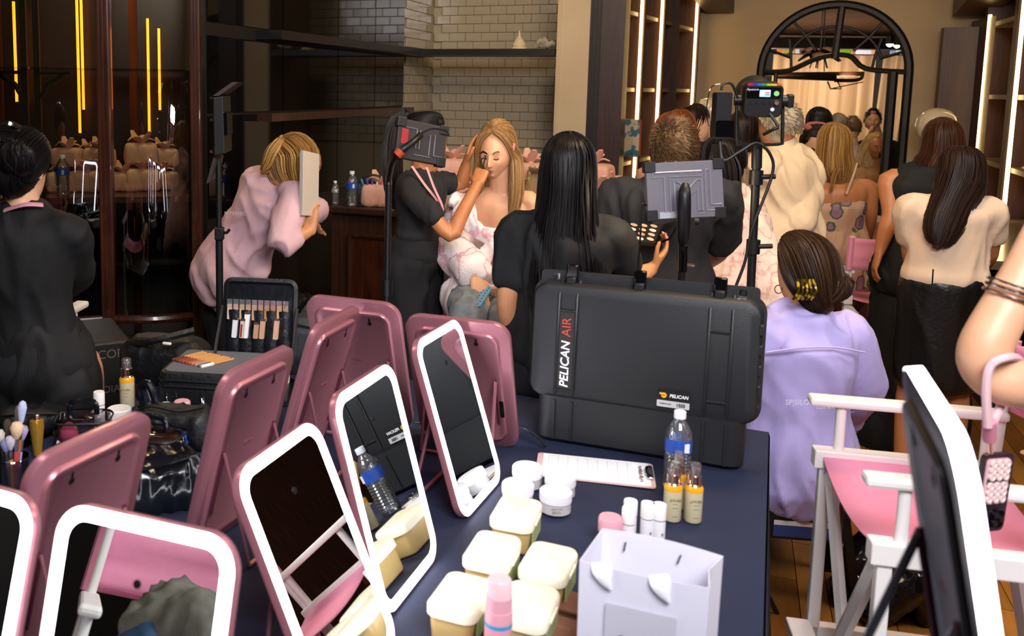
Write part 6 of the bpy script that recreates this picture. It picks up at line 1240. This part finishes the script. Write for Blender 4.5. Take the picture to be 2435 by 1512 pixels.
# crossed lapels
lp = lambda pts, r: limb(G(), pts, r, rt)
for pts, rd in (([A(1088, 470, d+.0), A(1098, 505, d-.09), A(1130, 545, d-.12), A(1172, 580, d-.12), A(1200, 630, d-.12)], [(.03, .014), (.034, .016), (.034, .016), (.034, .016), (.034, .016)]), ([A(1278, 505, d+.04), A(1252, 525, d-.06), A(1212, 548, d-.11), A(1175, 580, d-.135), A(1150, 620, d-.135)], [(.026, .014), (.03, .016), (.034, .016), (.036, .016), (.036, .016)])):
    g = G(); limb(g, pts, rd, rt); wear(S, 'lapel', g, m_robe, vox=.008, fold=.004, fs=14)
wear(S, 'jeans', bottom(S, .010, 2, .01, .0), m_jean, fold=.004); s = HX(S)
shoes(S, m_white)
hair(S, [([(HL(S, .004, .03, .127), .012, .01, s), (HL(S, 0, .016, .12), .056, .054, s), (HL(S, 0, -.016, .09), .078, .08, s), (HL(S, 0, -.035, .04), .084, .072, s), (HL(S, 0, -.05, -.03), .084, .06, s), (HL(S, 0, -.055, -.10), .08, .05, s), (HL(S, 0, -.06, -.2), .085, .045, s)], 170, dict(r=.0035, jit=.1, rho=(.97, 1.05), wob=.003)),
    ([(HL(S, -.012, .045, .118), .012, .02, s), (HL(S, -.056, .042, .092), .018, .022, s), (HL(S, -.084, .005, .03), .014, .035, s), (HL(S, -.092, -.02, -.02), .025, .045, s), (HL(S, -.098, .0, -.11), .032, .045, s), (HL(S, -.10, .02, -.21), .03, .035, s), (HL(S, -.085, .045, -.30), .016, .02, s)], 70, dict(r=.0035, jit=.3)),
    ([(HL(S, .012, .045, .118), .012, .02, s), (HL(S, .056, .042, .092), .018, .022, s), (HL(S, .086, .008, .03), .016, .035, s), (HL(S, .088, -.02, -.03), .022, .04, s), (HL(S, .095, -.01, -.12), .028, .035, s), (HL(S, .10, .0, -.2), .025, .03, s), (HL(S, .085, .01, -.26), .012, .015, s)], 50, dict(r=.0035, jit=.3))], H_HON, rs=.92)
g = G(); pc2 = HL(S, -.096, .03, .045)
for k_ in range(5): a_ = k_*2*math.pi/5; g.tube([pc2, pc2 + (S['hm'].to_3x3() @ V((0, math.cos(a_), math.sin(a_))))*.016], [.006, .003], 6)
loc2(S, g).obj('star_clip', M('clip_rose', '#d98a8a', .4), S['t'])
t = thing('phone', 'phone in a dotted blue case on the model\'s lap', 'phone', Matrix.Translation(A(1136, 702, d-.34)) @ Matrix.Rotation(-.5, 4, 'Z') @ Matrix.Rotation(-1.2, 4, 'X')); G().slab(.075, .15, .01, [(0, 0), (.01, 0)], None, 4).obj('case', M('phone_blue', '#5f93b8', .4), t, smooth=False)
for i in range(4):
    for j in range(7): G().lathe([(.003, 0), (.003, .001)], Matrix.Translation((-.026+.017*i, -.0002, -.06+.02*j)) @ RX, 8).obj('dot', m_black, t)
# 5 black-haired woman with palette
d = 3.08; S = person('woman with long black hair in black tee holding a palette, back turned', A(1345, 520, d), A(1325, 820, d+.03), A(1350, 412, d+.02), .2, SK_M, armL=(A(1205, 720, d+.02), A(1235, 880, d+.15)), armR=(A(1498, 668, d+.05), A(1548, 640, d+.14)), handR=(V((.32, .05, .42)), V((-.75, .3, .55)), .75, .05, .9), k=1.02, wide=1.02, vox=.007)
wear(S, 'tee', top(S, .0, .99, .014, .62, .02), m_tee, fold=.005); wear(S, 'trousers', bottom(S), m_trous); shoes(S); s = HX(S)
hair(S, [(cap_rings(S, [(0, -.035, -.04, .085, .09), (0, -.05, -.12, .09, .07), (-.005, -.06, -.24, .11, .065), (.015, -.075, -.40, .12, .06), (.035, -.08, -.54, .095, .05), (.05, -.08, -.66, .03, .02)]), 240, dict(r=.0042, wob=.018, jit=.35, t1=(.66, 1.0)))], H_BLK)
loc2(S, G().tube([A(1525, 630, d+.13), A(1538, 640, d+.11), A(1552, 640, d+.15)], .003, 6, 4)).obj('bracelet', m_gold, S['t'])
pp = [A(1490, 530, d+.28), A(1575, 533, d+.3), A(1557, 578, d+.14), A(1482, 571, d+.12)]; c0 = sum(pp, V((0, 0, 0)))/4; t = thing('makeup_palette', 'open black palette with twelve round powders held in the hand', 'palette', c0)
G().quadbox([p-c0 for p in pp], (0, 0, -.012)).obj('tray', m_black, t, smooth=False)
ex, ey = (pp[1]-pp[0] + pp[2]-pp[3])/2, (pp[0]-pp[3] + pp[1]-pp[2])/2; nz_ = ex.cross(ey).normalized()
for i in range(3):
    for j in range(4): G().lathe([(.0115, 0), (.0125, .002), (.0125, .0025)], Matrix.Translation(ex*(-.3+.3*i) + ey*(-.36+.24*j) + nz_*.0005) @ nz_.to_track_quat('Z', 'Y').to_matrix().to_4x4(), 16).obj('powder_pan', M('pan_%d' % ((i*2+j) % 4), ['#e0b8a0', '#d8a890', '#efe0cc', '#c99a84'][(i*2+j) % 4], .5), t)
lid_ = [A(1578, 533, d+.3), A(1620, 520, d+.32), A(1590, 566, d+.12), A(1560, 578, d+.14)]; G().quadbox([p-c0 for p in lid_], (.004, 0, -.006)).obj('lid', m_blackgloss, t, smooth=False)
# 6 man with short brown hair
d = 3.62; S = person('man with short brown hair in black tee, back turned, behind the light panel', A(1590, 440, d), A(1565, 690, d+.03), A(1604, 362, d+.03), .25, SK_L, armR=(A(1712, 590, d+.12), A(1660, 640, d+.35)), armL=(A(1435, 590, d+.05), A(1480, 660, d+.25)), k=1.05, wide=1.18)
wear(S, 'tee', top(S, -.02, .99, .016, .8, .03), m_char, fold=.006); wear(S, 'trousers', bottom(S), m_trous); shoes(S)
shorthair(S, H_SHORT, 1500)
loc2(S, G().tube([HL(S, .086, .0, .01), HL(S, .082, .06, .015)], .004, 6)).obj('glasses', m_black, S['t'])
# 7 seated person with braids in the robe
d = 4.25; S = person('person with long dark braids seated in a pale pink robe', A(1722, 465, d), A(1728, 672, d+.02), A(1712, 392, d), math.radians(-40), SK_D, armR=(A(1800, 600, d-.1), A(1838, 705, d-.15)), armL=(A(1650, 600, d), A(1665, 680, d-.1)), legs={-1: (A(1660, 730, d+.3), A(1660, 960, d+.34)), 1: (A(1730, 740, d+.35), A(1730, 960, d+.4))}, k=1.0, wide=1.0)
g = top(S, -.1, .97, .03, 1.85, .06); wear(S, 'robe', g, m_robe2, fold=.007, fs=7); wear(S, 'trousers', bottom(S), m_trous); s = HX(S)
g = G(); strands(g, cap_rings(S, [(0, -.03, -.03, .085, .09)]), 60, r=.006, jit=.05, wob=.001)
for i in range(46):
    u = 1688 + 74*random.random(); dd = d - .12 - .05*random.random(); v1 = random.uniform(470, 520); g.tube([A(1700+(u-1700)*.5, 345, d-.08), A(u-4, 390, dd), A(u, 430, dd-.02), A(u+2, v1, dd-.02)], [.006, .0075, .0075, .004], 5, 6)
loc2(S, g).obj('braids', H_BLK, S['t'], angle=70)
g = G(); limb(g, [A(1800, 640, d-.12), A(1825, 680, d-.15), A(1842, 708, d-.16)], [.07, .085, .08]); wear(S, 'sleeve_cuff', g, m_robe2, fold=.006)
cs2 = TM((S['P'].x, S['P'].y+.05, 0), math.radians(25)); make_chair('white chair under the person in the pale robe', cs2)
# 8 man in ivory shirt
d = 4.75; S = person('grey-haired man in ivory shirt standing behind the spotlight', A(1862, 362, d), A(1855, 590, d+.02), A(1850, 300, d), math.radians(-35), SK_M, armR=(A(1905, 520, d-.12), A(1850, 560, d-.1)), armL=(A(1800, 520, d+.2), A(1790, 560, d+.3)), k=1.05, wide=1.15)
wear(S, 'shirt', top(S, -.02, .99, .02, 1.6, .06), m_ivs, fold=.006, fs=7, stretch=(1, 1, .7)); wear(S, 'trousers', bottom(S), m_trous); shoes(S); s = HX(S)
P_, sp_ = S['P'], S['N']-S['P']; g = G(); g.loft([(P_ + sp_*.96, .085, .075, S['rt']), (P_ + sp_*1.1, .066, .066, S['rt'])], 16, 2); loc2(S, g).obj('collar', m_ivs, S['t'])
shorthair(S, H_GRY, 1000)
# 9 pink shirt person
d = 5.25; S = person('person in dusty pink shirt between the braids and the ivory shirt', A(1775, 375, d), A(1765, 580, d), A(1768, 318, d), .6, SK_O, k=1.0, wide=1.05); wear(S, 'shirt', top(S, -.05, .99, .02, 1.7, .05), M('dusty_pink', '#a3756a', .8, bump=.1), fold=.006); wear(S, 'trousers', bottom(S), m_trous); shoes(S); longhair(S, 90, [(0, -.03, -.06, .08, .085)], H_DK)
# 10 floral dress
d = 5.45; S = person('blonde woman in a strapless floral dress, back turned', A(1990, 425, d), A(1992, 610, d+.02), A(1980, 350, d+.02), .1, SK_O, armR=(A(2070, 505, d), A(2058, 585, d+.15)), armL=(A(1925, 510, d+.05), A(1935, 560, d+.25)), k=1.08, wide=1.05)
fm_ = floral(); wear(S, 'dress', top(S, .0, .66, .012, 0), fm_, fold=.003); wear(S, 'skirt', skirt(S, .12, .175, .19, .16), fm_, fold=.005); shoes(S); s = HX(S)
P_, sp_ = S['P'], S['N']-S['P']; g = G(); g.loft([(P_ + sp_*.36, .138, .11, S['rt']), (P_ + sp_*.42, .136, .108, S['rt'])], 18, 2); loc2(S, g).obj('sash', M('sash_lace', '#a4835f', .8, bump=.4, bs=120), S['t'])
loc2(S, G().tube([A(2012, 462, d-.12), A(2028, 420, d-.115), A(2038, 388, d-.06)], .007, 6, 6)).obj('strap', M('strap_ruffle', '#c0a188', .8, bump=.5, bs=150), S['t'])
hair(S, [(cap_rings(S, [(0, -.03, -.05, .09, .085), (.01, -.04, -.12, .098, .075), (.02, -.05, -.17, .07, .05), (.02, -.05, -.2, .03, .03)]), 150, dict(r=.005, jit=.2)), ([(A(1990, 400, d-.12), .012, .012, s), (A(1980, 430, d-.13), .01, .01, s), (A(1975, 460, d-.13), .004, .004, s)], 10, dict(r=.003, base=False))], H_BLD)
# 11 black vest
d = 4.45; S = person('woman in a black sleeveless vest and long skirt, arm hanging', A(2215, 405, d), A(2190, 640, d+.02), A(2238, 348, d+.02), .25, SK_O, armL=(A(2118, 510, d), A(2092, 598, d-.02)), armR=(A(2300, 520, d+.1), A(2290, 600, d+.2)), k=1.02, wide=1.1, vox=.008)
wear(S, 'vest', top(S, -.1, .95, .016, 0, .03), m_tee, fold=.004); wear(S, 'long_skirt', skirt(S, .06, .2, .25, .2), m_tee, fold=.006); shoes(S)
longhair(S, 130, [(0, -.03, -.05, .1, .09), (-.02, -.035, -.11, .105, .08), (-.04, -.04, -.17, .06, .05)], H_GIN if False else hairmat('chestnut', '#2c190f', '#4a2a18'))
# 12 cream tee, leather skirt
d = 3.9; S = person('woman in cream tee and black leather skirt, back turned', A(2262, 478, d), A(2245, 665, d+.02), A(2282, 420, d+.02), .3, SK_O, armL=(A(2165, 610, d+.1), A(2200, 680, d+.25)), armR=(A(2355, 600, d+.03), A(2330, 650, d+.25)), k=1.0, wide=.98, hpitch=-.25)
wear(S, 'tee', top(S, .06, .99, .012, .6, .01, boxy=.135), m_crm, fold=.0035); m_lthr = M('black_leather', '#0d0c0c', .35, bump=.2, bs=60); wear(S, 'skirt', skirt(S, A(2250, 895, d).z, .175, .165, .135, .2, .004), m_lthr, fold=.002); shoes(S)
loc2(S, G().tube([A(2219, 640, d-.155), A(2216, 690, d-.16)], .003, 6)).obj('skirt_zip', m_black, S['t']); s = HX(S)
hair(S, [(cap_rings(S, [(-.01, -.035, -.05, .09, .085), (-.04, -.05, -.12, .075, .06), (-.07, -.06, -.2, .075, .05), (-.09, -.07, -.28, .05, .035), (-.1, -.07, -.31, .02, .02)]), 140, dict(r=.0042, wob=.008)), ([(HL(S, .07, .05, .05), .02, .02, s), (HL(S, .085, .05, -.05), .02, .02, s), (HL(S, .085, .055, -.14), .012, .012, s)], 24, dict(r=.003))], H_DK)
# 13 lavender shirt, seated on the stool
d = 3.06; S = person('person in lavender shirt with clipped-up brown hair, sitting on the stool', A(1908, 760, d), A(1890, 1110, d+.06), A(1910, 648, d+.03), math.radians(-12), SK_L, armL=(A(1760, 950, d+.12), A(1700, 960, d+.35)), armR=(A(2048, 930, d+.08), A(1990, 1000, d+.36)), legs={-1: (A(1800, 1130, d+.45), V((1.25, 3.6, .09))), 1: (A(1930, 1120, d+.47), V((1.5, 3.62, .09)))}, k=1.0, wide=1.12, hpitch=-.12)
g = top(S, -.02, .99, .026, 1.9, .05); P_, sp_, rt = S['P'], S['N']-S['P'], S['rt']; g.loft([(P_ + sp_*.3, .19, .15, rt), (P_ + sp_*.05, .215, .18, rt), (P_ + sp_*-.03, .225, .19, rt)], 18, 3); wear(S, 'shirt', g, m_lav, fold=.006, fs=8, stretch=(1, 1, .8)); wear(S, 'trousers', bottom(S), m_trous); shoes(S)
g = G(); g.loft([(P_ + sp_*.93, .105, .088, rt), (P_ + sp_*.985, .088, .08, rt), (P_ + sp_*1.04, .075, .07, rt)], 18, 2); loc2(S, g).obj('collar', m_lav, S['t'])
loc2(S, G().tube([A(1822, 838, d-.135), A(1900, 828, d-.155), A(1985, 826, d-.155), A(2056, 838, d-.12)], .0035, 6, 4)).obj('yoke_seam', m_lav, S['t'])
ms = M('print_lilac', '#dcd6f4', .3); text('back_print', 'SP|SILON', .024, ms, S['t'], Matrix.Translation(A(1903, 957, d-.235) - S['base']) @ Matrix.Rotation(.05, 4, 'Z') @ RX); text('back_print_lower', 'LOS AN', .017, ms, S['t'], Matrix.Translation(A(1962, 968, d-.225) - S['base']) @ Matrix.Rotation(.12, 4, 'Z') @ RX)
s = HX(S); hair(S, [([(HL(S, 0, .06, .10), .03, .02, s), (HL(S, 0, .03, .10), .07, .05, s), (HL(S, 0, -.02, .05), .09, .09, s), (HL(S, 0, -.06, -.02), .088, .085, s), (HL(S, .005, -.08, -.08), .065, .055, s), (HL(S, .02, -.085, -.11), .03, .03, s)], 150, dict(r=.0036, jit=.15, wob=.002, rho=(.97, 1.02))),
    ([(HL(S, .0, -.10, -.085), .02, .02, s), (HL(S, .035, -.115, -.05), .04, .03, s), (HL(S, .06, -.11, -.03), .035, .03, s), (HL(S, .075, -.10, -.06), .02, .02, s)], 50, dict(r=.005, jit=2, wob=.006))], H_BR if False else hairmat('umber', '#241710', '#46301f'))
g = G(); cpos = A(1910, 690, d-.12)
for k_ in range(5): g.tube([cpos + V((-.03+.014*k_, 0, -.03)), cpos + V((-.025+.014*k_, -.02, 0)), cpos + V((-.02+.012*k_, 0, .035))], .005, 6, 3)
loc2(S, g).obj('claw_clip', M('tortoise', '#3a2c10', .15, var='#c9a82a', vs=40, vmin=.52, vmax=.6), S['t'])
for u, v in ((1851, 688), (1968, 700)): loc2(S, G().tube([A(u+9*math.cos(a_*.5236), v+10*math.sin(a_*.5236), d-.03) for a_ in range(13)], .0018, 6)).obj('hoop_earring', m_gold, S['t'])
# 14 arm at the right edge with phone strap
d = 1.66; b0 = V((1.25, d, 0)); b0 = V((A(2435, 900, d).x+.12, d+.05, 0)); t = thing('person', 'bare arm with bracelets and a phone strap at the right edge', 'person', b0)
g = G(); limb(g, [A(2560, 880, d+.02), A(2480, 912, d), A(2400, 908, d-.01), A(2345, 880, d), A(2340, 830, d), A(2385, 740, d+.01), A(2430, 650, d+.02), A(2475, 545, d+.03)], [.036, .042, .047, .042, .044, .041, .034, .028], V((0, 1, 0)), 16, 4); hand(g, A(2475, 545, d+.03), V((.2, .1, 1)), V((-1, 0, 0)), .95, .8, .05, True)
bx0 = A(2560, 880, d+.02); limb(g, [bx0, bx0 + V((.1, .02, .1)), bx0 + V((.16, .05, .28))], [.04, .048, .055], V((0, 1, 0))); bx1 = bx0 + V((.26, .08, .25))
g.loft([(V((bx1.x, bx1.y, .88)), .16, .11, V((1, 0, 0))), (V((bx1.x, bx1.y, 1.1)), .13, .1, V((1, 0, 0))), (V((bx1.x, bx1.y, 1.38)), .16, .1, V((1, 0, 0))), (V((bx1.x, bx1.y, 1.46)), .06, .055, V((1, 0, 0))), (V((bx1.x, bx1.y, 1.55)), .055, .07, V((1, 0, 0))), (V((bx1.x, bx1.y, 1.66)), .072, .09, V((1, 0, 0)))], 16, 3)
for sd in (-1, 1): limb(g, [V((bx1.x+sd*.08, bx1.y, .88)), V((bx1.x+sd*.08, bx1.y, .48)), V((bx1.x+sd*.08, bx1.y, .07)), V((bx1.x+sd*.08, bx1.y-.12, .04))], [.085, .055, .04, .03])
me = remesh(g, .008, 2, name='body'); me.transform(Matrix.Translation(-b0)); mkobj('body', me, SK_L, t, angle=180)
g = G(); g.loft([(V((bx1.x, bx1.y, .1)), .22, .2, V((1, 0, 0))), (V((bx1.x, bx1.y, .85)), .19, .14, V((1, 0, 0))), (V((bx1.x, bx1.y, 1.1)), .145, .115, V((1, 0, 0))), (V((bx1.x, bx1.y, 1.4)), .172, .115, V((1, 0, 0)))], 16, 3); g.v = [p-b0 for p in g.v]; g.obj('dress', m_lilacp, t)
g = G(); strands(g, [(V((bx1.x, bx1.y, 1.78)), .02, .02, V((1, 0, 0))), (V((bx1.x, bx1.y, 1.72)), .085, .095, V((1, 0, 0))), (V((bx1.x, bx1.y+.03, 1.5)), .09, .08, V((1, 0, 0)))], 60); g.v = [p-b0 for p in g.v]; g.obj('hair', H_DK, t)
for k_, (u, v, m_) in enumerate(((2410, 680, m_chrome), (2405, 692, m_chrome), (2400, 706, m_gold))):
    c = A(u, v, d+.012); ax_ = (A(2475, 545, d) - A(2385, 740, d)).normalized(); e1 = V((0, 1, 0)); e2 = ax_.cross(e1).normalized()
    G().tube([c + e1*math.cos(a_*.3927)*.043 + e2*math.sin(a_*.3927)*.043 - b0 for a_ in range(17)], .0028, 6).obj('bracelet', m_, t)
# strap and phone (held on the forearm)
m_strap = M('strap_pink', '#d9b3b6', .6); c0 = A(2358, 1080, d-.02); t = thing('phone', 'phone with pink suction-cup grip hanging from a wrist strap', 'phone', c0)
g = G(); g.tube([A(2349, 1015, d-.055), A(2345, 930, d-.06), A(2355, 870, d-.062), A(2395, 850, d-.06), A(2425, 858, d), A(2415, 905, d+.05), A(2382, 960, d+.0), A(2356, 1015, d-.04)], .0075, 8, 5); g.v = [p-c0 for p in g.v]; g.obj('wrist_strap', m_strap, t)
g = G(); g.tube([A(2352, 1000, d-.048), A(2353, 1045, d-.03)], .0115, 10); g.v = [p-c0 for p in g.v]; g.obj('strap_sleeve', M('strap_clip', '#d98a9c', .4), t)
g = G(); g.tube([A(2353, 1045, d-.03), A(2355, 1075, d-.01)], .005, 8); g.v = [p-c0 for p in g.v]; g.obj('swivel', m_gold, t)
pm2 = Matrix.Translation(A(2365, 1172, d+.01) - c0) @ Matrix.Rotation(.35, 4, 'Z') @ Matrix.Rotation(.08, 4, 'Y')
G().slab(.078, .152, .012, [(0, 0), (.010, 0)], pm2, 5).obj('phone_case', M('case_plum', '#2a1622', .4, var='#8a6a7a', vs=160, vmin=.68, vmax=.7), t, smooth=False)
G().slab(.062, .088, .008, [(-.003, 0), (0, 0)], pm2 @ Matrix.Translation((-.004, 0, .024)), 4).obj('grip_plate', M('grip_pink', '#d9aeb0', .4), t, smooth=False); G().slab(.054, .012, .002, [(-.0036, 0), (-.003, 0)], pm2 @ Matrix.Translation((-.004, 0, .024)), 2).obj('grip_window', m_mgrey, t, smooth=False)
for i in range(3):
    for j in range(6): G().lathe([(.0075, 0), (.0085, .002), (.008, .005), (.005, .0055), (.004, .004)], pm2 @ Matrix.Translation((-.022+.018*i, -.003, -.009+.0125*j+(.006 if j > 2 else 0))) @ RX, 12).obj('suction_cup', M('cup_pink', '#e6c9c4', .35), t)
G().slab(.036, .036, .01, [(-.004, .001), (-.003, 0), (0, 0)], pm2 @ Matrix.Translation((.014, 0, -.05)), 4).obj('camera_block', m_blackgloss, t)
for x, z in ((.006, -.042), (.022, -.05), (.006, -.058)): G().lathe([(.0065, 0), (.0065, .003)], pm2 @ Matrix.Translation((x, -.004, z)) @ RX, 12).obj('lens', m_black, t)
# 15 background crowd
def crowd(label, u, vn, y, yaw, skin, hmat, shirt, hlen=.08, vh=None, face=False, k=1.0, vp_=None, lower=None, armR=None, armL=None, hairkw=None, hpitch=0, n=70, **kw):
    N_ = A(u, vn, y); hd_ = A(u if vh is None else vh[0], vn-.14*2210/y*k if vh is None else vh[1], y-.01); P_ = V((N_.x, N_.y+.02, N_.z-.5*k))
    S = person(label, N_, P_, hd_, yaw, skin, armR=armR, armL=armL, k=k, face=face, hpitch=hpitch, vox=.012, **kw)
    wear(S, 'top', top(S, -.05, .98, .016, .8, .03), shirt, fold=.004, vox=.014); wear(S, 'trousers', bottom(S), lower or m_trous, vox=.014); shoes(S)
    if hmat and hlen < .05: shorthair(S, hmat, 300)
    elif hmat: longhair(S, n, [(0, -.035, -.05 if hlen > .06 else -.02, .088, .085), (0, -.045, -hlen-.03, .09, .07), (0, -.05, -hlen-.06, .05, .04)] if hlen > .05 else [(0, -.03, -.03, .08, .085)], hmat, **(hairkw or {}))
    return S
m_lace = M('lace_blush', '#b07e66', .85, bump=.6, bs=160)
crowd('ginger-haired woman in blush lace behind the short-haired man', 1585, 392, 4.6, 2.4, SK_L, H_GIN, m_lace, .12, (1612, 325))
crowd('dark-haired person in the crowd left of the lamp ballast', 1655, 350, 6.0, 2.0, SK_L, H_DK, m_tee, .1, (1652, 297))
S = crowd('woman with pink scrunchie looking down among the crowd', 1940, 425, 6.0, math.radians(195), SK_L, None, M('blouse_rose', '#a8837a', .8), .0, (1938, 352), True, hpitch=-.3); face_parts(S['t'], Matrix.Translation(-S['base']) @ S['hm'], S['hk'], '#8f3b3a', '#2a1a14')
s = HX(S); hair(S, [([(HL(S, 0, .06, .10), .02, .02, s), (HL(S, 0, .03, .11), .068, .06, s), (HL(S, 0, -.02, .06), .086, .085, s), (HL(S, 0, -.05, -.02), .08, .06, s), (HL(S, 0, -.06, -.08), .05, .04, s)], 80, dict(r=.004))], H_DK)
g = G(); g.tube([HL(S, .06*math.cos(a_*.5), -.02+.05*math.sin(a_*.5), .135) for a_ in range(13)], .02, 8, 2); loc2(S, g).obj('scrunchie', M('scrunch_pink', '#a8605c', .8), S['t'])
crowd('tall woman with straight black hair behind the scrunchie woman', 1925, 380, 6.6, .2, SK_O, H_BLK, M('white_tee', '#b8a294', .8), .28, (1945, 300), n=110)
crowd('grey curly-haired person far behind the arch', 1992, 345, 10.2, .1, SK_L, H_GRY, m_char, .06, (1992, 298))
crowd('short brown-haired person in white far behind the arch', 2028, 350, 9.6, .2, SK_L, H_SHORT, M('far_white', '#b8aea4', .8), .02, (2026, 306))
S = crowd('dark-haired man in black with hand at chin far behind the arch', 2090, 335, 10.3, 3.6, SK_L, H_BLK, m_tee, .02, (2075, 287), True, armR=(A(2062, 375, 10.15), A(2066, 330, 10.1)), k=1.05)
yb = 8.95+.35; S = crowd('blonde woman in peach dress talking on a phone in the arch', 2085, 402, yb, math.radians(188), SK_O, None, M('peach_dress', '#a87a52', .8), .0, (2082, 352), True, k=1.0, armL=(A(2118, 440, yb-.1), A(2108, 385, yb-.12)), armR=(A(2045, 450, yb-.1), A(2085, 470, yb-.25))); face_parts(S['t'], Matrix.Translation(-S['base']) @ S['hm'], S['hk'], '#a0504a', '#5a3a20', False)
s = HX(S); hair(S, [([(HL(S, 0, .03, .125), .02, .02, s), (HL(S, 0, .01, .11), .07, .06, s), (HL(S, 0, -.03, .05), .1, .07, s), (HL(S, 0, -.04, -.05), .12, .06, s), (HL(S, 0, -.04, -.16), .13, .05, s), (HL(S, 0, -.03, -.22), .08, .04, s)], 110, dict(r=.006, wob=.02, rho=(.95, 1.1)))], hairmat('pale_blonde', '#b08a54', '#e0bd86'))
c0 = A(2105, 358, yb-.12); t = thing('phone', 'dark phone at the ear of the blonde woman in the arch', 'phone', c0); G().slab(.07, .14, .01, [(-.005, 0), (.005, 0)], Matrix.Rotation(.3, 4, 'Y'), 3).obj('body', m_blackgloss, t, smooth=False); G().slab(.02, .02, .004, [(-.007, 0), (-.005, 0)], Matrix.Translation((.015, 0, .045)), 2).obj('camera_bump', m_black, t)
# far serving table with clutter
q = A(2120, 560, 6.3); t = thing('far_table', 'table with pink clutter behind the floral dress', 'table', V((q.x, 6.5, 0))); G().box((0, 0, .73), (.5, 1.2, .03)).obj('top', M('table_peach', '#b58e68', .6), t, smooth=False)
for sx in (-1, 1):
    for sy in (-1, 1): G().tube([(sx*.2, sy*.5, 0), (sx*.2, sy*.5, .72)], .02, 8).obj('leg', m_black, t)
for k_ in range(5):
    t2_ = thing('plastic_bin', 'clear pink plastic bin on the far table, number %s from the front' % ['one', 'two', 'three', 'four', 'five'][k_], 'bin', V((q.x-.03+.05*(k_ % 2), 6.08+.2*k_, .746))); G().slab(.2, .15, .02, [(0, .01), (.12, 0)], axis='z', n=4, cap=(1, 0)).obj('walls', M('pink_clear', '#b88478', .25, trans=.3), t2_); G().slab(.19, .14, .02, [(.12, 0), (.13, 0)], axis='z', n=4).obj('wrap', M('wrap_film', '#c9a89c', .2), t2_)
# right-hand counter clutter and black organiser on the wood counter
q = A(885, 440, 5.35); t = thing('brush_roll', 'black brush organiser with coloured pens on the wooden counter', 'organiser', V((q.x, q.y+.05, 1.072))); G().slab(.2, .12, .02, [(0, .006), (.1, 0), (.13, .01)], axis='z', n=4).obj('pouch', m_nylon, t)
G().tube([(-.05, 0, .12), (-.04, 0, .17), (.04, 0, .17), (.05, 0, .12)], .006, 8, 3).obj('handle', m_nylon, t)
for k_, c in enumerate(('#2a7f9a', '#5a3a9a', '#6a4ab0', '#d8cfc0', '#b8606a')): t2_ = thing('pen', ['teal pen in the black organiser', 'dark violet pen in the black organiser', 'violet pen in the black organiser', 'ivory pen in the black organiser', 'rose pen in the black organiser'][k_], 'pen', Matrix.Translation(V((q.x-.04+.02*k_, q.y-.02, 1.155))) @ Matrix.Rotation(.15*(k_-2), 4, 'Y')); G().lathe([(.006, 0), (.006, .07)], n=8).obj('barrel', M('pen_'+c[1:], c, .4), t2_); G().lathe([(.007, .05), (.007, .075), (.004, .08)], n=8).obj('cap', M('pen_'+c[1:], c, .4), t2_)
pl = A(1495, 350, 7.2); t = thing('patterned_cushion', 'colourful patterned cushion tucked in the lit shelving', 'cushion', TM((pl.x, pl.y, 1.26), -.9)); g = G(); g.slab(.2, .3, .04, [(-.03, .04), (-.01, .005), (.01, .005), (.03, .04)], Matrix.Translation((0, 0, .13)), 5); g.obj('cover', M('ikat', '#c9b394', .8, var='#3f6f7a', vs=14, vmin=.5, vmax=.55), t); G().tube([(-.1, 0, 0), (-.1, 0, .27), (.1, 0, .27), (.1, 0, 0)], .006, 6).obj('piping', M('ikat_red', '#a3402f', .8), t)
t = thing('kit_bag', 'black kit bag on the floor beside the wooden counter', 'bag', V((A(740, 640, 4.9).x, 4.95, 0))); g = G(); g.slab(.28, .2, .06, [(0, .01), (.2, -.01), (.5, .0), (.62, .06)], axis='z', n=5); mkobj('body', remesh(g, .014, 2, .014, 9), m_nylon, t); G().tube([(-.1, -.1, .5), (0, -.14, .64), (.1, -.1, .5)], .012, 8, 4).obj('strap', m_nylon, t)
D.scenes.remove(BAKE)
